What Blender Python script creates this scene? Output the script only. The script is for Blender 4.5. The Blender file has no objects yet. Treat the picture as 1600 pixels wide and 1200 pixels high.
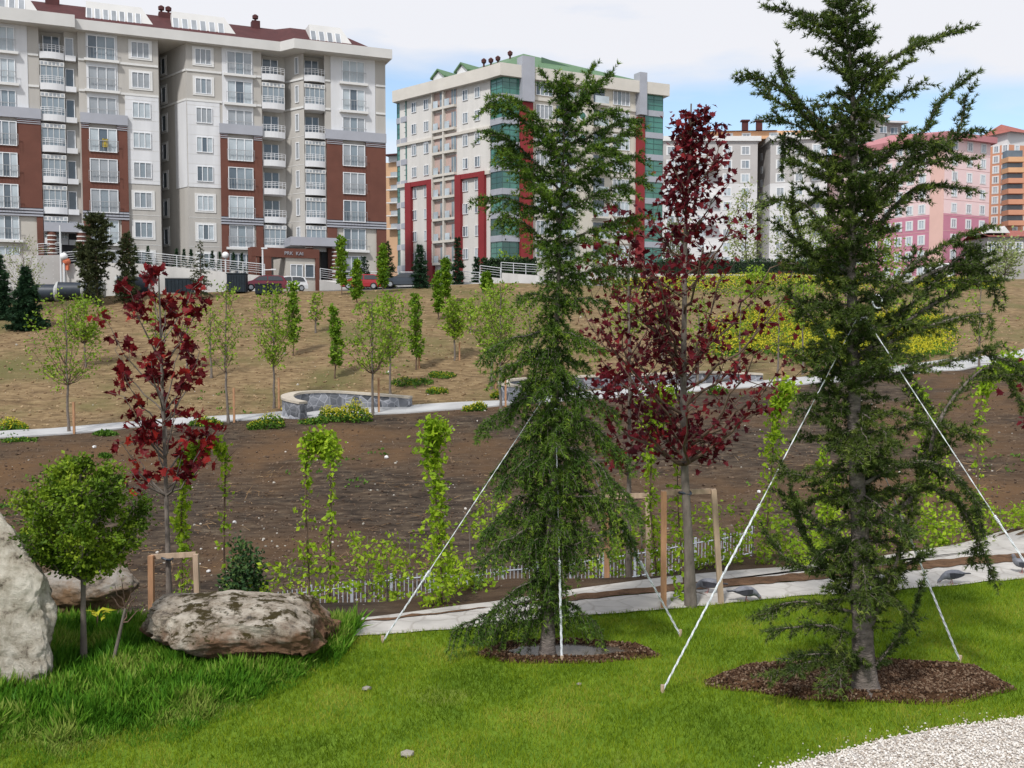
import bpy, math, random
import numpy as np
R = math.radians
sc = bpy.context.scene
# ---------------------------------------------------------------- camera, sky, sun
F = 1570.0; PITCH = R(3.2); CAMZ = 2.8
cd = bpy.data.cameras.new('camera'); cam = bpy.data.objects.new('camera', cd); sc.collection.objects.link(cam)
cam.location = (0, 0, CAMZ); cam.rotation_euler = (R(90) - PITCH, 0, 0)
cd.sensor_width = 36; cd.lens = 36 * F / 1600; cd.clip_start = .05; cd.clip_end = 5000
sc.camera = cam
SUN_EL, SUN_AZ = 50, 204          # azimuth clockwise from +Y: sun behind the camera, to the left
world = bpy.data.worlds.new("World"); sc.world = world; world.use_nodes = True
wt = world.node_tree; wn = wt.nodes; wl = wt.links; wn.clear()
wo = wn.new('ShaderNodeOutputWorld'); bg = wn.new('ShaderNodeBackground'); sky = wn.new('ShaderNodeTexSky')
sky.sky_type = 'NISHITA'; sky.sun_disc = False; sky.sun_elevation = R(SUN_EL); sky.sun_rotation = R(SUN_AZ)
sky.air_density = 1.1; sky.dust_density = .6; sky.ozone_density = 1.5
tc = wn.new('ShaderNodeTexCoord'); mp = wn.new('ShaderNodeMapping'); mp.inputs['Scale'].default_value = (1.6, 1.6, 6.5)
mp.inputs['Location'].default_value = (3.1, 1.7, .35)
nz = wn.new('ShaderNodeTexNoise'); nz.inputs['Scale'].default_value = 1.5; nz.inputs['Detail'].default_value = 7; nz.inputs['Roughness'].default_value = .52
sx = wn.new('ShaderNodeSeparateXYZ'); er = wn.new('ShaderNodeValToRGB')
cr = er.color_ramp; cr.elements[0].position = 0; cr.elements[0].color = (.62,)*3 + (1,)
cr.elements[1].position = 1; cr.elements[1].color = (.62,)*3 + (1,)
for p, v in ((.12, .60), (.175, .40), (.205, .36), (.235, .56), (.27, .72), (.5, .7)):
    e = cr.elements.new(p); e.color = (v, v, v, 1)
ad = wn.new('ShaderNodeMath'); ad.operation = 'ADD'
rp = wn.new('ShaderNodeValToRGB'); rp.color_ramp.elements[0].position = .84; rp.color_ramp.elements[1].position = 1.12
rp.color_ramp.elements[0].position = .80; rp.color_ramp.elements[1].position = .98; rp.color_ramp.elements[0].color = (.16,) * 3 + (1,)
sb = wn.new('ShaderNodeMath'); sb.operation = 'MULTIPLY'; sb.inputs[1].default_value = .86
mx = wn.new('ShaderNodeMixRGB'); mx.inputs[2].default_value = (8.4, 8.5, 9.0, 1)
wl.new(tc.outputs['Generated'], mp.inputs[0]); wl.new(mp.outputs[0], nz.inputs[0])
wl.new(tc.outputs['Generated'], sx.inputs[0]); wl.new(sx.outputs[2], er.inputs[0])
wl.new(nz.outputs[0], ad.inputs[0]); wl.new(er.outputs[0], ad.inputs[1]); wl.new(ad.outputs[0], sb.inputs[0])
wl.new(sb.outputs[0], rp.inputs[0]); wl.new(rp.outputs[0], mx.inputs[0])
sk2 = wn.new('ShaderNodeMixRGB'); sk2.blend_type = 'MULTIPLY'; sk2.inputs[0].default_value = 1; sk2.inputs[2].default_value = (1.55, 1.68, 1.75, 1); wl.new(sky.outputs[0], sk2.inputs[1]); wl.new(sk2.outputs[0], mx.inputs[1]); wl.new(mx.outputs[0], bg.inputs[0]); wl.new(bg.outputs[0], wo.inputs[0])
bg.inputs[1].default_value = .088
sl = bpy.data.lights.new('sun', 'SUN'); so = bpy.data.objects.new('sun', sl); sc.collection.objects.link(so)
sl.energy = 2.8; sl.angle = R(5); sl.color = (1, .975, .94)
so.rotation_euler = (R(90 - SUN_EL), 0, R(180 - SUN_AZ))
sc.view_settings.view_transform = 'Standard'; sc.view_settings.look = 'None'
sc.view_settings.exposure = 0.24; sc.view_settings.gamma = 1; sc.view_settings.use_curve_mapping = False
# ---------------------------------------------------------------- pixel <-> place
CP, SP = math.cos(PITCH), math.sin(PITCH)
def P(px, py, Y):
    a = (px - 800) / F; b = (600 - py) / F
    dy = CP + b * SP; dz = -SP + b * CP; k = Y / dy
    return np.array([a * k, Y, CAMZ + dz * k])
def U(px, py=500): return ((px - 800) / F) / (CP + (600 - py) / F * SP)
def Zof(py, px, Y): return P(px, py, Y)[2]
# ---------------------------------------------------------------- terrain
COLS = [0, 400, 800, 1200, 1600]
MID = [(678, 50), (652, 54), (630, 57), (598, 62), (558, 72)]
CRE = [(468, 92), (455, 92), (442, 100), (436, 115), (436, 130)]
STOP = [985, 955, 913, 874, 832]
PROF = []
for px, m, c, s in zip(COLS, MID, CRE, STOP):
    b = (600 - s) / F; De = CAMZ / -((-SP + b * CP) / (CP + b * SP)) + .35
    zm = P(px, m[0], m[1])[2]; zc = P(px, c[0], c[1])[2]
    PROF.append([(-999, 0), (De, 0), (De + .7, -.4), (De + 5, -3.2), (20, -4.35), (26, -4.4), (29, -4.2),
                 (m[1] - 1.5, zm - .02), (m[1] + 1.5, zm + .02), (c[1], zc), (c[1] + 3, zc + .12), (c[1] + 60, zc + .5), (5000, zc + .5)])
UC = np.array([(p - 800) / F for p in COLS])
DE = np.array([p[1][0] for p in PROF]); DM = np.array([m[1] for m in MID]); DC = np.array([c[1] for c in CRE])
def h(x, y):
    x = np.asarray(x, float); y = np.asarray(y, float)
    u = x / np.maximum(y, 6)
    zs = np.stack([np.interp(y, [q[0] for q in p], [q[1] for q in p]) for p in PROF])
    t = np.clip(np.interp(u, UC, np.arange(5.)), 0, 3.9999); i = t.astype(int); f = t - i
    f = f * f * (3 - 2 * f) * .5 + f * .5
    z = np.take_along_axis(zs, i[None], 0)[0] * (1 - f) + np.take_along_axis(zs, i[None] + 1, 0)[0] * f
    de = np.interp(u, UC, DE); dm = np.interp(u, UC, DM); dc = np.interp(u, UC, DC)
    a = np.clip((y - de - .6) / 3, 0, 1) * np.clip((dc - 1 - y) / 2, 0, 1) * np.clip(np.abs(y - dm) / 2.5 - .6, 0, 1)
    n = .06 * np.sin(x * 1.3 + 1.7 * np.sin(y * .4)) * np.sin(y * 1.1 + np.sin(x * .5)) + .10 * np.sin(x * .31 + 2) * np.sin(y * .37 + x * .1) \
        + .03 * np.sin(y * 5.1 + x * .25 + np.sin(x)) + .02 * np.sin(x * 4.7 + y) * np.sin(y * 3.9)
    return z + a * n
def h1(x, y): return float(h(np.array([x]), np.array([y]))[0])
_YS = np.geomspace(4, 500, 5000)
def G(px, py):
    a = (px - 800) / F; b = (600 - py) / F; dy = CP + b * SP; dz = -SP + b * CP
    xs = a / dy * _YS; zs = CAMZ + dz / dy * _YS; g = h(xs, _YS)
    w = np.nonzero(zs <= g)[0]
    if len(w) == 0: i = len(_YS) - 1
    else: i = w[0]
    if i == 0: return np.array([xs[0], _YS[0], g[0]])
    d0 = zs[i-1] - g[i-1]; d1 = zs[i] - g[i]; t = d0 / (d0 - d1) if d0 != d1 else 0
    y = _YS[i-1] + (_YS[i] - _YS[i-1]) * t; x = a / dy * y
    return np.array([x, y, h1(x, y)])
def GD(px, D, py=450):
    x = U(px, py) * D; return np.array([x, D, h1(x, D)])
# ---------------------------------------------------------------- mesh builder
class MB:
    def __init__(s): s.V = []; s.F = []; s.n = 0
    def add(s, v, f, m=0, rnd=None):
        v = np.asarray(v, float).reshape(-1, 3); f = np.asarray(f, int)
        if f.ndim == 1: f = f[None]
        r = np.full(len(f), .5) if rnd is None else np.broadcast_to(np.asarray(rnd, float), (len(f),))
        s.V.append(v); s.F.append((f + s.n, m, r)); s.n += len(v); return s
    def box(s, a, b, T=None, m=0, rnd=None):
        x0, y0, z0 = a; x1, y1, z1 = b
        v = np.array([[x0,y0,z0],[x1,y0,z0],[x1,y1,z0],[x0,y1,z0],[x0,y0,z1],[x1,y0,z1],[x1,y1,z1],[x0,y1,z1]], float)
        if T is not None: v = T(v)
        return s.add(v, [[0,3,2,1],[4,5,6,7],[0,1,5,4],[1,2,6,5],[2,3,7,6],[3,0,4,7]], m, rnd)
    def prism(s, poly, z0, z1, m=0, mtop=None, mbot=None):
        """plan polygon [(x,y)] extruded; z0/z1 may be lists"""
        n = len(poly); z0 = np.broadcast_to(z0, (n,)); z1 = np.broadcast_to(z1, (n,))
        v = [(x, y, z) for (x, y), z in zip(poly, z0)] + [(x, y, z) for (x, y), z in zip(poly, z1)]
        s.add(v, [[i, (i+1) % n, n + (i+1) % n, n + i] for i in range(n)], m)
        s.add(v, [list(range(n))[::-1]], m if mbot is None else mbot); s.add(v, [list(range(n, 2*n))], m if mtop is None else mtop)
        return s
    def tube(s, pts, rad, k=6, m=0, rnd=None, cap=True):
        pts = np.asarray(pts, float); n = len(pts); rad = np.broadcast_to(rad, (n,))
        d = np.gradient(pts, axis=0); d /= np.linalg.norm(d, axis=1)[:, None] + 1e-9
        ref = np.array([0, 0, 1.]) if abs(d[:, 2]).mean() < .8 else np.array([1., 0, 0])
        a = np.cross(d, ref); a /= np.linalg.norm(a, axis=1)[:, None] + 1e-9; b = np.cross(d, a)
        t = np.arange(k) * 2 * np.pi / k
        v = pts[:, None] + rad[:, None, None] * (np.cos(t)[None, :, None] * a[:, None] + np.sin(t)[None, :, None] * b[:, None])
        i = np.arange(n - 1)[:, None] * k; j = np.arange(k)[None]; j2 = (j + 1) % k
        f = np.stack([i + j, i + j2, i + k + j2, i + k + j], -1).reshape(-1, 4)
        s.add(v.reshape(-1, 3), f, m, rnd)
        if cap and k > 3:
            s.add(v[-1], [list(range(k))], m, rnd); s.add(v[0], [list(range(k))[::-1]], m, rnd)
        return s
    def inst(s, tv, tf, pos, dr, size, rng, m=0, rnd=None, nrm=None):
        """copies of a small template: y axis along dr"""
        pos = np.asarray(pos, float); N = len(pos)
        if N == 0: return s
        dr = np.broadcast_to(dr, (N, 3)); a = dr / (np.linalg.norm(dr, axis=1)[:, None] + 1e-9)
        q = rng.normal(size=(N, 3)) if nrm is None else np.broadcast_to(nrm, (N, 3)) + rng.normal(size=(N, 3)) * .35
        b = np.cross(a, q); b /= np.linalg.norm(b, axis=1)[:, None] + 1e-9; c = np.cross(b, a)
        size = np.broadcast_to(size, (N,))[:, None, None]; tv = np.asarray(tv, float); tf = np.asarray(tf, int)
        v = pos[:, None] + size * (tv[None, :, 0:1] * b[:, None] + tv[None, :, 1:2] * a[:, None] + tv[None, :, 2:3] * c[:, None])
        f = (tf[None] + (np.arange(N) * len(tv))[:, None, None]).reshape(-1, tf.shape[1])
        r = rng.random(N) if rnd is None else np.broadcast_to(rnd, (N,))
        return s.add(v.reshape(-1, 3), f, m, np.repeat(r, len(tf)))
    def mesh(s, name, mats, org=(0, 0, 0), smooth=False):
        me = bpy.data.meshes.new(name); V = np.concatenate(s.V) - np.asarray(org, float)
        lv = np.concatenate([f.ravel() for f, _, _ in s.F]); cnt = np.concatenate([np.full(len(f), f.shape[1]) for f, _, _ in s.F])
        mi = np.concatenate([np.full(len(f), m) for f, m, _ in s.F]); rn = np.concatenate([r for _, _, r in s.F])
        me.vertices.add(len(V)); me.vertices.foreach_set('co', V.astype(np.float32).ravel())
        me.loops.add(len(lv)); me.loops.foreach_set('vertex_index', lv.astype(np.int32))
        me.polygons.add(len(cnt)); me.polygons.foreach_set('loop_start', np.concatenate([[0], np.cumsum(cnt)[:-1]]).astype(np.int32))
        for m_ in mats: me.materials.append(m_)
        me.polygons.foreach_set('material_index', mi.astype(np.int32))
        if smooth: me.polygons.foreach_set('use_smooth', np.ones(len(cnt), bool))
        else: me.polygons.foreach_set('use_smooth', np.zeros(len(cnt), bool))
        me.update(calc_edges=True)
        at = me.attributes.new('rnd', 'FLOAT', 'FACE'); at.data.foreach_set('value', rn.astype(np.float32))
        return me
C = sc.collection
ORG = {}
def thing(name, label, cat, loc, group=None, rz=0):
    o = bpy.data.objects.new(name, None); C.objects.link(o); o.location = tuple(float(q) for q in loc); o.rotation_euler = (0, 0, rz)
    o.empty_display_size = .2
    o['label'] = label; o['category'] = cat
    if group: o['group'] = group
    ORG[o.name] = np.array(loc, float) if rz == 0 else np.zeros(3); return o
def part(mb, name, mats, parent, smooth=False, label=None):
    if not mb.V: return None
    if not isinstance(mats, (list, tuple)): mats = [mats]
    org = ORG[parent.name]
    o = bpy.data.objects.new(name, mb.mesh(name, mats, org, smooth)); C.objects.link(o); o.parent = parent; ORG[o.name] = org
    if label: o['label'] = label
    return o
def parts(mb, name, mats, parent):
    """every piece added to the builder becomes a part of its own"""
    off = 0
    for V_, (f_, m_, r_) in zip(mb.V, mb.F): q = MB(); q.add(V_, f_ - off, m_, r_); off += len(V_); part(q, name, mats, parent)
def solo(mb, name, mats, label, cat, loc, group=None, smooth=False):
    if not isinstance(mats, (list, tuple)): mats = [mats]
    o = bpy.data.objects.new(name, mb.mesh(name, mats, loc, smooth)); C.objects.link(o); o.location = tuple(float(q) for q in loc)
    o['label'] = label; o['category'] = cat
    if group: o['group'] = group
    ORG[o.name] = np.array(loc, float); return o
def struct(mb, name, mats, kind='structure', smooth=True, label=None):
    if not isinstance(mats, (list, tuple)): mats = [mats]
    o = bpy.data.objects.new(name, mb.mesh(name, mats, (0, 0, 0), smooth)); C.objects.link(o); o['kind'] = kind
    if label: o['label'] = label
    return o
def dup(o, loc, rz, label, parent=None):
    c = o.copy(); C.objects.link(c)
    if parent is None: c.location = tuple(float(q) for q in loc); c.rotation_euler = (0, 0, rz); c['label'] = label
    else: c.parent = parent
    for ch in o.children: dup(ch, None, 0, None, c)
    return c
# ---------------------------------------------------------------- materials
def nodes(name):
    m = bpy.data.materials.new(name); m.use_nodes = True; t = m.node_tree
    return m, t.nodes, t.links, t.nodes['Principled BSDF']
def pm(name, col, rough=.85, var=.12, scale=3., bump=0., bscale=None, spec=.3, metal=0, col2=None, det=6, stretch=None):
    m, n, l, b = nodes(name)
    tcn = n.new('ShaderNodeTexCoord'); src = tcn.outputs['Object']
    if stretch:
        mpn = n.new('ShaderNodeMapping'); mpn.inputs['Scale'].default_value = stretch; l.new(src, mpn.inputs[0]); src = mpn.outputs[0]
    no = n.new('ShaderNodeTexNoise'); no.inputs['Scale'].default_value = scale; no.inputs['Detail'].default_value = det
    no.inputs['Roughness'].default_value = .6
    l.new(src, no.inputs[0]); r = n.new('ShaderNodeValToRGB'); l.new(no.outputs[0], r.inputs[0])
    c2 = col2 or [c * (1 - var) for c in col]; c1 = col if col2 else [min(1, c * (1 + var)) for c in col]
    r.color_ramp.elements[0].position = .35; r.color_ramp.elements[0].color = (*c2, 1)
    r.color_ramp.elements[1].position = .65; r.color_ramp.elements[1].color = (*c1, 1)
    l.new(r.outputs[0], b.inputs['Base Color'])
    b.inputs['Roughness'].default_value = rough; b.inputs['Metallic'].default_value = metal
    b.inputs['Specular IOR Level'].default_value = spec
    if bump:
        nb = n.new('ShaderNodeTexNoise'); nb.inputs['Scale'].default_value = bscale or scale * 4; nb.inputs['Detail'].default_value = 8
        l.new(src, nb.inputs[0]); bp = n.new('ShaderNodeBump'); bp.inputs['Strength'].default_value = 1; bp.inputs['Distance'].default_value = bump
        l.new(nb.outputs[0], bp.inputs['Height']); l.new(bp.outputs[0], b.inputs['Normal'])
    return m
def leafm(name, cols, rough=.62, trans=.25, patch=0, spec=.14):
    """cols: ramp over the per-leaf value"""
    m, n, l, b = nodes(name)
    at = n.new('ShaderNodeAttribute'); at.attribute_name = 'rnd'; at.attribute_type = 'GEOMETRY'
    r = n.new('ShaderNodeValToRGB'); cr = r.color_ramp
    cr.elements[0].position = 0; cr.elements[0].color = (*cols[0], 1); cr.elements[1].position = 1; cr.elements[1].color = (*cols[-1], 1)
    for i, c in enumerate(cols[1:-1]):
        e = cr.elements.new((i + 1) / (len(cols) - 1)); e.color = (*c, 1)
    if patch:
        tcn = n.new('ShaderNodeTexCoord'); no = n.new('ShaderNodeTexNoise'); no.inputs['Scale'].default_value = patch; no.inputs['Detail'].default_value = 3
        l.new(tcn.outputs['Object'], no.inputs[0]); ma = n.new('ShaderNodeMath'); ma.operation = 'MULTIPLY_ADD'
        mr = n.new('ShaderNodeMapRange'); mr.inputs[1].default_value = .3; mr.inputs[2].default_value = .7; mr.inputs[3].default_value = -.55; mr.inputs[4].default_value = .5
        l.new(no.outputs[0], mr.inputs[0]); ma.inputs[1].default_value = .7
        l.new(at.outputs['Fac'], ma.inputs[0]); sm = n.new('ShaderNodeMath'); sm.operation = 'ADD'; sm.inputs[1].default_value = .15
        l.new(mr.outputs[0], sm.inputs[0]); l.new(sm.outputs[0], ma.inputs[2]); l.new(ma.outputs[0], r.inputs[0])
    else: l.new(at.outputs['Fac'], r.inputs[0])
    l.new(r.outputs[0], b.inputs['Base Color']); b.inputs['Roughness'].default_value = rough; b.inputs['Specular IOR Level'].default_value = spec
    tr = n.new('ShaderNodeBsdfTranslucent'); ms = n.new('ShaderNodeMixShader'); ms.inputs[0].default_value = trans
    out = n['Material Output']; l.new(r.outputs[0], tr.inputs[0]); l.new(b.outputs[0], ms.inputs[1]); l.new(tr.outputs[0], ms.inputs[2]); l.new(ms.outputs[0], out.inputs[0])
    return m
def flat(name, col, rough=.6, spec=.4, metal=0): return pm(name, col, rough, .04, 1.5, spec=spec, metal=metal)
# ================================================================ GROUND
def groundmat(name, stops, sc1, stretch=(1, 1, 1), bump=.03, speck=None, patchcol=None, patchsc=.3, patchpos=(.55, .65), bsc=9):
    m, n, l, b = nodes(name)
    tcn = n.new('ShaderNodeTexCoord'); mpn = n.new('ShaderNodeMapping'); mpn.inputs['Scale'].default_value = stretch
    l.new(tcn.outputs['Object'], mpn.inputs[0])
    no = n.new('ShaderNodeTexNoise'); no.inputs['Scale'].default_value = sc1; no.inputs['Detail'].default_value = 10; no.inputs['Roughness'].default_value = .68
    l.new(mpn.outputs[0], no.inputs[0]); r = n.new('ShaderNodeValToRGB'); l.new(no.outputs[0], r.inputs[0]); cr = r.color_ramp
    cr.elements[0].position = stops[0][0]; cr.elements[0].color = (*stops[0][1], 1); cr.elements[1].position = stops[-1][0]; cr.elements[1].color = (*stops[-1][1], 1)
    for p, c in stops[1:-1]: e = cr.elements.new(p); e.color = (*c, 1)
    col = r.outputs[0]
    if patchcol:
        pn = n.new('ShaderNodeTexNoise'); pn.inputs['Scale'].default_value = patchsc; pn.inputs['Detail'].default_value = 6; pn.inputs['Roughness'].default_value = .6
        l.new(tcn.outputs['Object'], pn.inputs[0]); pr = n.new('ShaderNodeValToRGB'); pr.color_ramp.elements[0].position = patchpos[0]; pr.color_ramp.elements[1].position = patchpos[1]
        l.new(pn.outputs[0], pr.inputs[0]); mi = n.new('ShaderNodeMixRGB'); l.new(pr.outputs[0], mi.inputs[0]); l.new(col, mi.inputs[1]); mi.inputs[2].default_value = (*patchcol, 1); col = mi.outputs[0]
    if speck:
        vo = n.new('ShaderNodeTexVoronoi'); vo.inputs['Scale'].default_value = speck[0]; l.new(tcn.outputs['Object'], vo.inputs['Vector'])
        sr = n.new('ShaderNodeMath'); sr.operation = 'LESS_THAN'; sr.inputs[1].default_value = speck[1]; l.new(vo.outputs['Distance'], sr.inputs[0])
        mi = n.new('ShaderNodeMixRGB'); l.new(sr.outputs[0], mi.inputs[0]); l.new(col, mi.inputs[1]); mi.inputs[2].default_value = (*speck[2], 1); col = mi.outputs[0]
    l.new(col, b.inputs['Base Color']); b.inputs['Roughness'].default_value = .95; b.inputs['Specular IOR Level'].default_value = .15
    nb = n.new('ShaderNodeTexNoise'); nb.inputs['Scale'].default_value = bsc; nb.inputs['Detail'].default_value = 10; nb.inputs['Roughness'].default_value = .7
    l.new(mpn.outputs[0], nb.inputs[0]); bp = n.new('ShaderNodeBump'); bp.inputs['Distance'].default_value = bump; bp.inputs['Strength'].default_value = 1
    l.new(nb.outputs[0], bp.inputs['Height']); l.new(bp.outputs[0], b.inputs['Normal'])
    return m
M_lawn = groundmat('lawn_soil', [(.35, (.08, .15, .012)), (.65, (.15, .235, .02))], 3, bump=.01, patchcol=(.2, .2, .05), patchsc=.9, patchpos=(.6, .75))
M_field = groundmat('ploughed_soil', [(.34, (.015, .011, .008)), (.47, (.050, .036, .026)), (.58, (.082, .060, .041)), (.70, (.165, .128, .088))], 2.2, stretch=(.6, 1.5, 1), bump=.09,
                    speck=(6, .07, (.42, .38, .32)), patchcol=(.125, .072, .036), patchsc=.085, patchpos=(.46, .62), bsc=5)
M_hill = groundmat('dry_clay', [(.32, (.09, .058, .032)), (.48, (.195, .133, .07)), (.68, (.31, .225, .122))], 1.6, stretch=(.7, 1.5, 1), bump=.12, speck=(2.6, .06, (.55, .5, .43)),
                   patchcol=(.135, .12, .048), patchsc=.13, patchpos=(.48, .66), bsc=3)
M_plat = groundmat('asphalt', [(.3, (.11, .11, .11)), (.7, (.17, .165, .16))], 2, bump=.01)
ys = np.concatenate([np.linspace(-14, 8, 23), np.arange(8.25, 26, .22), np.arange(26, 62, .33), np.arange(62, 134, .6), np.array([137, 142, 150, 165, 190, 230, 300, 420, 600, 900, 1400, 2200])])
us = np.concatenate([np.linspace(-2.4, -.75, 60)[:-1], np.linspace(-.75, .75, 420), np.linspace(.75, 2.4, 60)[1:]])
YY, UU = np.meshgrid(ys, us, indexing='ij'); XX = UU * np.maximum(YY + 12, 14)
ZZ = h(XX, YY); nu = len(us)
uu = XX / np.maximum(YY, 6)
de = np.interp(uu, UC, DE); dm = np.interp(uu, UC, DM); dc = np.interp(uu, UC, DC)
zone = np.where(YY < de - 1.3, 0, np.where(YY < dm, 1, np.where(YY < dc + 1.2, 2, 3)))
fz = zone[:-1, :-1]
ii, jj = np.meshgrid(np.arange(len(ys) - 1), np.arange(nu - 1), indexing='ij')
quad = np.stack([ii * nu + jj, ii * nu + jj + 1, (ii + 1) * nu + jj + 1, (ii + 1) * nu + jj], -1)
allv = np.stack([XX, YY, ZZ], -1).reshape(-1, 3)
for z_, nm, mt in ((0, 'lawn', M_lawn), (1, 'field', M_field), (2, 'hillside', M_hill), (3, 'street', M_plat)):
    f = quad[fz == z_].reshape(-1, 4); ids, inv = np.unique(f, return_inverse=True)
    struct(MB().add(allv[ids], inv.reshape(-1, 4)), nm, mt)
# paths: ribbons draped between two outlines given where they lie on the ground
def ribbon(lo, hi, name, mt, lift=.012, n=90, m=8, thick=0.0, rag=0, label=None):
    def res(pl):
        q = np.array([G(*p)[:2] for p in pl]); d = np.concatenate([[0], np.cumsum(np.linalg.norm(np.diff(q, axis=0), axis=1))]); t = np.linspace(0, d[-1], n)
        return np.stack([np.interp(t, d, q[:, 0]), np.interp(t, d, q[:, 1])], -1)
    a, b = res(lo), res(hi); rg = np.random.default_rng(3)
    if rag:
        for q in (a, b):
            nn = rg.normal(size=n); nn = np.convolve(nn, [.25, .5, .25], 'same'); q[:, 1] += nn * rag
    t = np.linspace(0, 1, m)[None, :, None]; q = a[:, None] * (1 - t) + b[:, None] * t
    z = h(q[..., 0], q[..., 1]) + lift
    v = np.concatenate([q, z[..., None]], -1).reshape(-1, 3)
    i, j = np.meshgrid(np.arange(n - 1), np.arange(m - 1), indexing='ij')
    f = np.stack([i * m + j, (i + 1) * m + j, (i + 1) * m + j + 1, i * m + j + 1], -1).reshape(-1, 4)
    mb = MB().add(v, f)
    if thick:
        for e in (0, m - 1):
            ed = v.reshape(n, m, 3)[:, e]; lo_ = ed.copy(); lo_[:, 2] -= thick
            vv = np.concatenate([ed, lo_]); k = np.arange(n - 1); mb.add(vv, np.stack([k, k + 1, n + k + 1, n + k], -1))
    return struct(mb, name, mt, smooth=False, label=label)
def slabmat(name, col, dark, sc=2.2):
    m, n, l, b = nodes(name)
    tcn = n.new('ShaderNodeTexCoord'); vo = n.new('ShaderNodeTexVoronoi'); vo.feature = 'DISTANCE_TO_EDGE'; vo.inputs['Scale'].default_value = sc
    nz_ = n.new('ShaderNodeTexNoise'); nz_.inputs['Scale'].default_value = 3; nz_.inputs['Detail'].default_value = 8
    l.new(tcn.outputs['Object'], nz_.inputs[0])
    mv = n.new('ShaderNodeMixRGB'); mv.inputs[0].default_value = .12; l.new(tcn.outputs['Object'], mv.inputs[1]); l.new(nz_.outputs['Color'], mv.inputs[2]); l.new(mv.outputs[0], vo.inputs['Vector'])
    r = n.new('ShaderNodeValToRGB'); r.color_ramp.elements[0].position = .0; r.color_ramp.elements[0].color = (*dark, 1); r.color_ramp.elements[1].position = .05; r.color_ramp.elements[1].color = (1, 1, 1, 1)
    l.new(vo.outputs['Distance'], r.inputs[0])
    r2 = n.new('ShaderNodeValToRGB'); r2.color_ramp.elements[0].position = .3; r2.color_ramp.elements[0].color = (*[c * .72 for c in col], 1); r2.color_ramp.elements[1].position = .65; r2.color_ramp.elements[1].color = (*col, 1)
    l.new(nz_.outputs[0], r2.inputs[0]); mu = n.new('ShaderNodeMixRGB'); mu.blend_type = 'MULTIPLY'; mu.inputs[0].default_value = 1
    l.new(r.outputs[0], mu.inputs[1]); l.new(r2.outputs[0], mu.inputs[2]); l.new(mu.outputs[0], b.inputs['Base Color']); b.inputs['Roughness'].default_value = .9
    bp = n.new('ShaderNodeBump'); bp.inputs['Distance'].default_value = .01; l.new(r.outputs[0], bp.inputs['Height']); l.new(bp.outputs[0], b.inputs['Normal'])
    return m
M_slab = slabmat('pale_stone_slabs', (.49, .465, .43), (.78, .76, .74), 3.2)
M_conc = pm('concrete_path', (.42, .42, .42), .9, .12, .8, bump=.005)
ribbon([(180, 1032), (430, 1010), (510, 999.5), (600, 993), (696, 985.5), (800, 975), (930, 962), (1040, 953), (1100, 948), (1236, 934), (1400, 923), (1477, 917.5), (1600, 905), (1760, 888), (1950, 868)],
       [(180, 1003), (430, 985), (505, 979), (600, 969), (662, 961.5), (779, 950), (930, 937), (1040, 926), (1132, 919), (1236, 911), (1400, 895), (1477, 887), (1600, 878), (1760, 862), (1950, 843)], 'path', M_slab, .014, 160, 10, rag=.02)
ribbon([(560, 977), (650, 968), (779, 951), (930, 930), (1040, 918), (1100, 911), (1195, 904), (1400, 884), (1477, 877), (1600, 868), (1760, 850), (1950, 831)],
       [(560, 968), (650, 957), (779, 940), (930, 918), (1040, 903), (1100, 897), (1195, 890), (1400, 873), (1477, 865), (1600, 853), (1760, 838), (1950, 819)], 'upper_path', M_slab, .012, 160, 8, rag=.02)
M_bed = groundmat('bed_soil', [(.3, (.06, .035, .02)), (.6, (.16, .09, .05)), (.8, (.25, .15, .09))], 7, bump=.03)
ribbon([(560, 972), (662, 962), (779, 950), (930, 937.5), (1040, 926.5), (1132, 919.5), (1236, 911.5), (1400, 896), (1477, 888), (1600, 879)],
       [(560, 976), (650, 966), (779, 950), (930, 929), (1040, 917), (1100, 910), (1195, 903), (1400, 883), (1477, 876), (1600, 867)], 'planting_bed', M_bed, .022, 140, 6, rag=.03)
ribbon([(-80, 690), (20, 684), (105, 679), (150, 675), (210, 668), (330, 661), (430, 655), (540, 650), (640, 646), (760, 637), (900, 625), (1100, 611), (1210, 604), (1330, 596), (1440, 583), (1530, 573), (1600, 563), (1700, 550)],
       [(-80, 680), (20, 674), (105, 669), (150, 665), (210, 660), (330, 652), (430, 645), (540, 640), (640, 635), (760, 628), (900, 614), (1100, 601), (1210, 594), (1330, 584), (1440, 568), (1530, 558), (1600, 546), (1700, 533)], 'concrete_path', M_conc, .07, 200, 6, thick=.12)
M_gravel_base = groundmat('gravel_bed', [(.3, (.30, .27, .24)), (.6, (.62, .58, .54))], 40, bump=.01, bsc=60)
ribbon([(1100, 1260), (1300, 1300), (1500, 1300), (1900, 1300)],
       [(1120, 1240), (1210, 1204), (1280, 1186), (1380, 1158), (1470, 1140), (1540, 1130), (1600, 1124), (1720, 1108), (1930, 1084)], 'gravel', M_gravel_base, .01, 60, 12, rag=.01)
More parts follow.
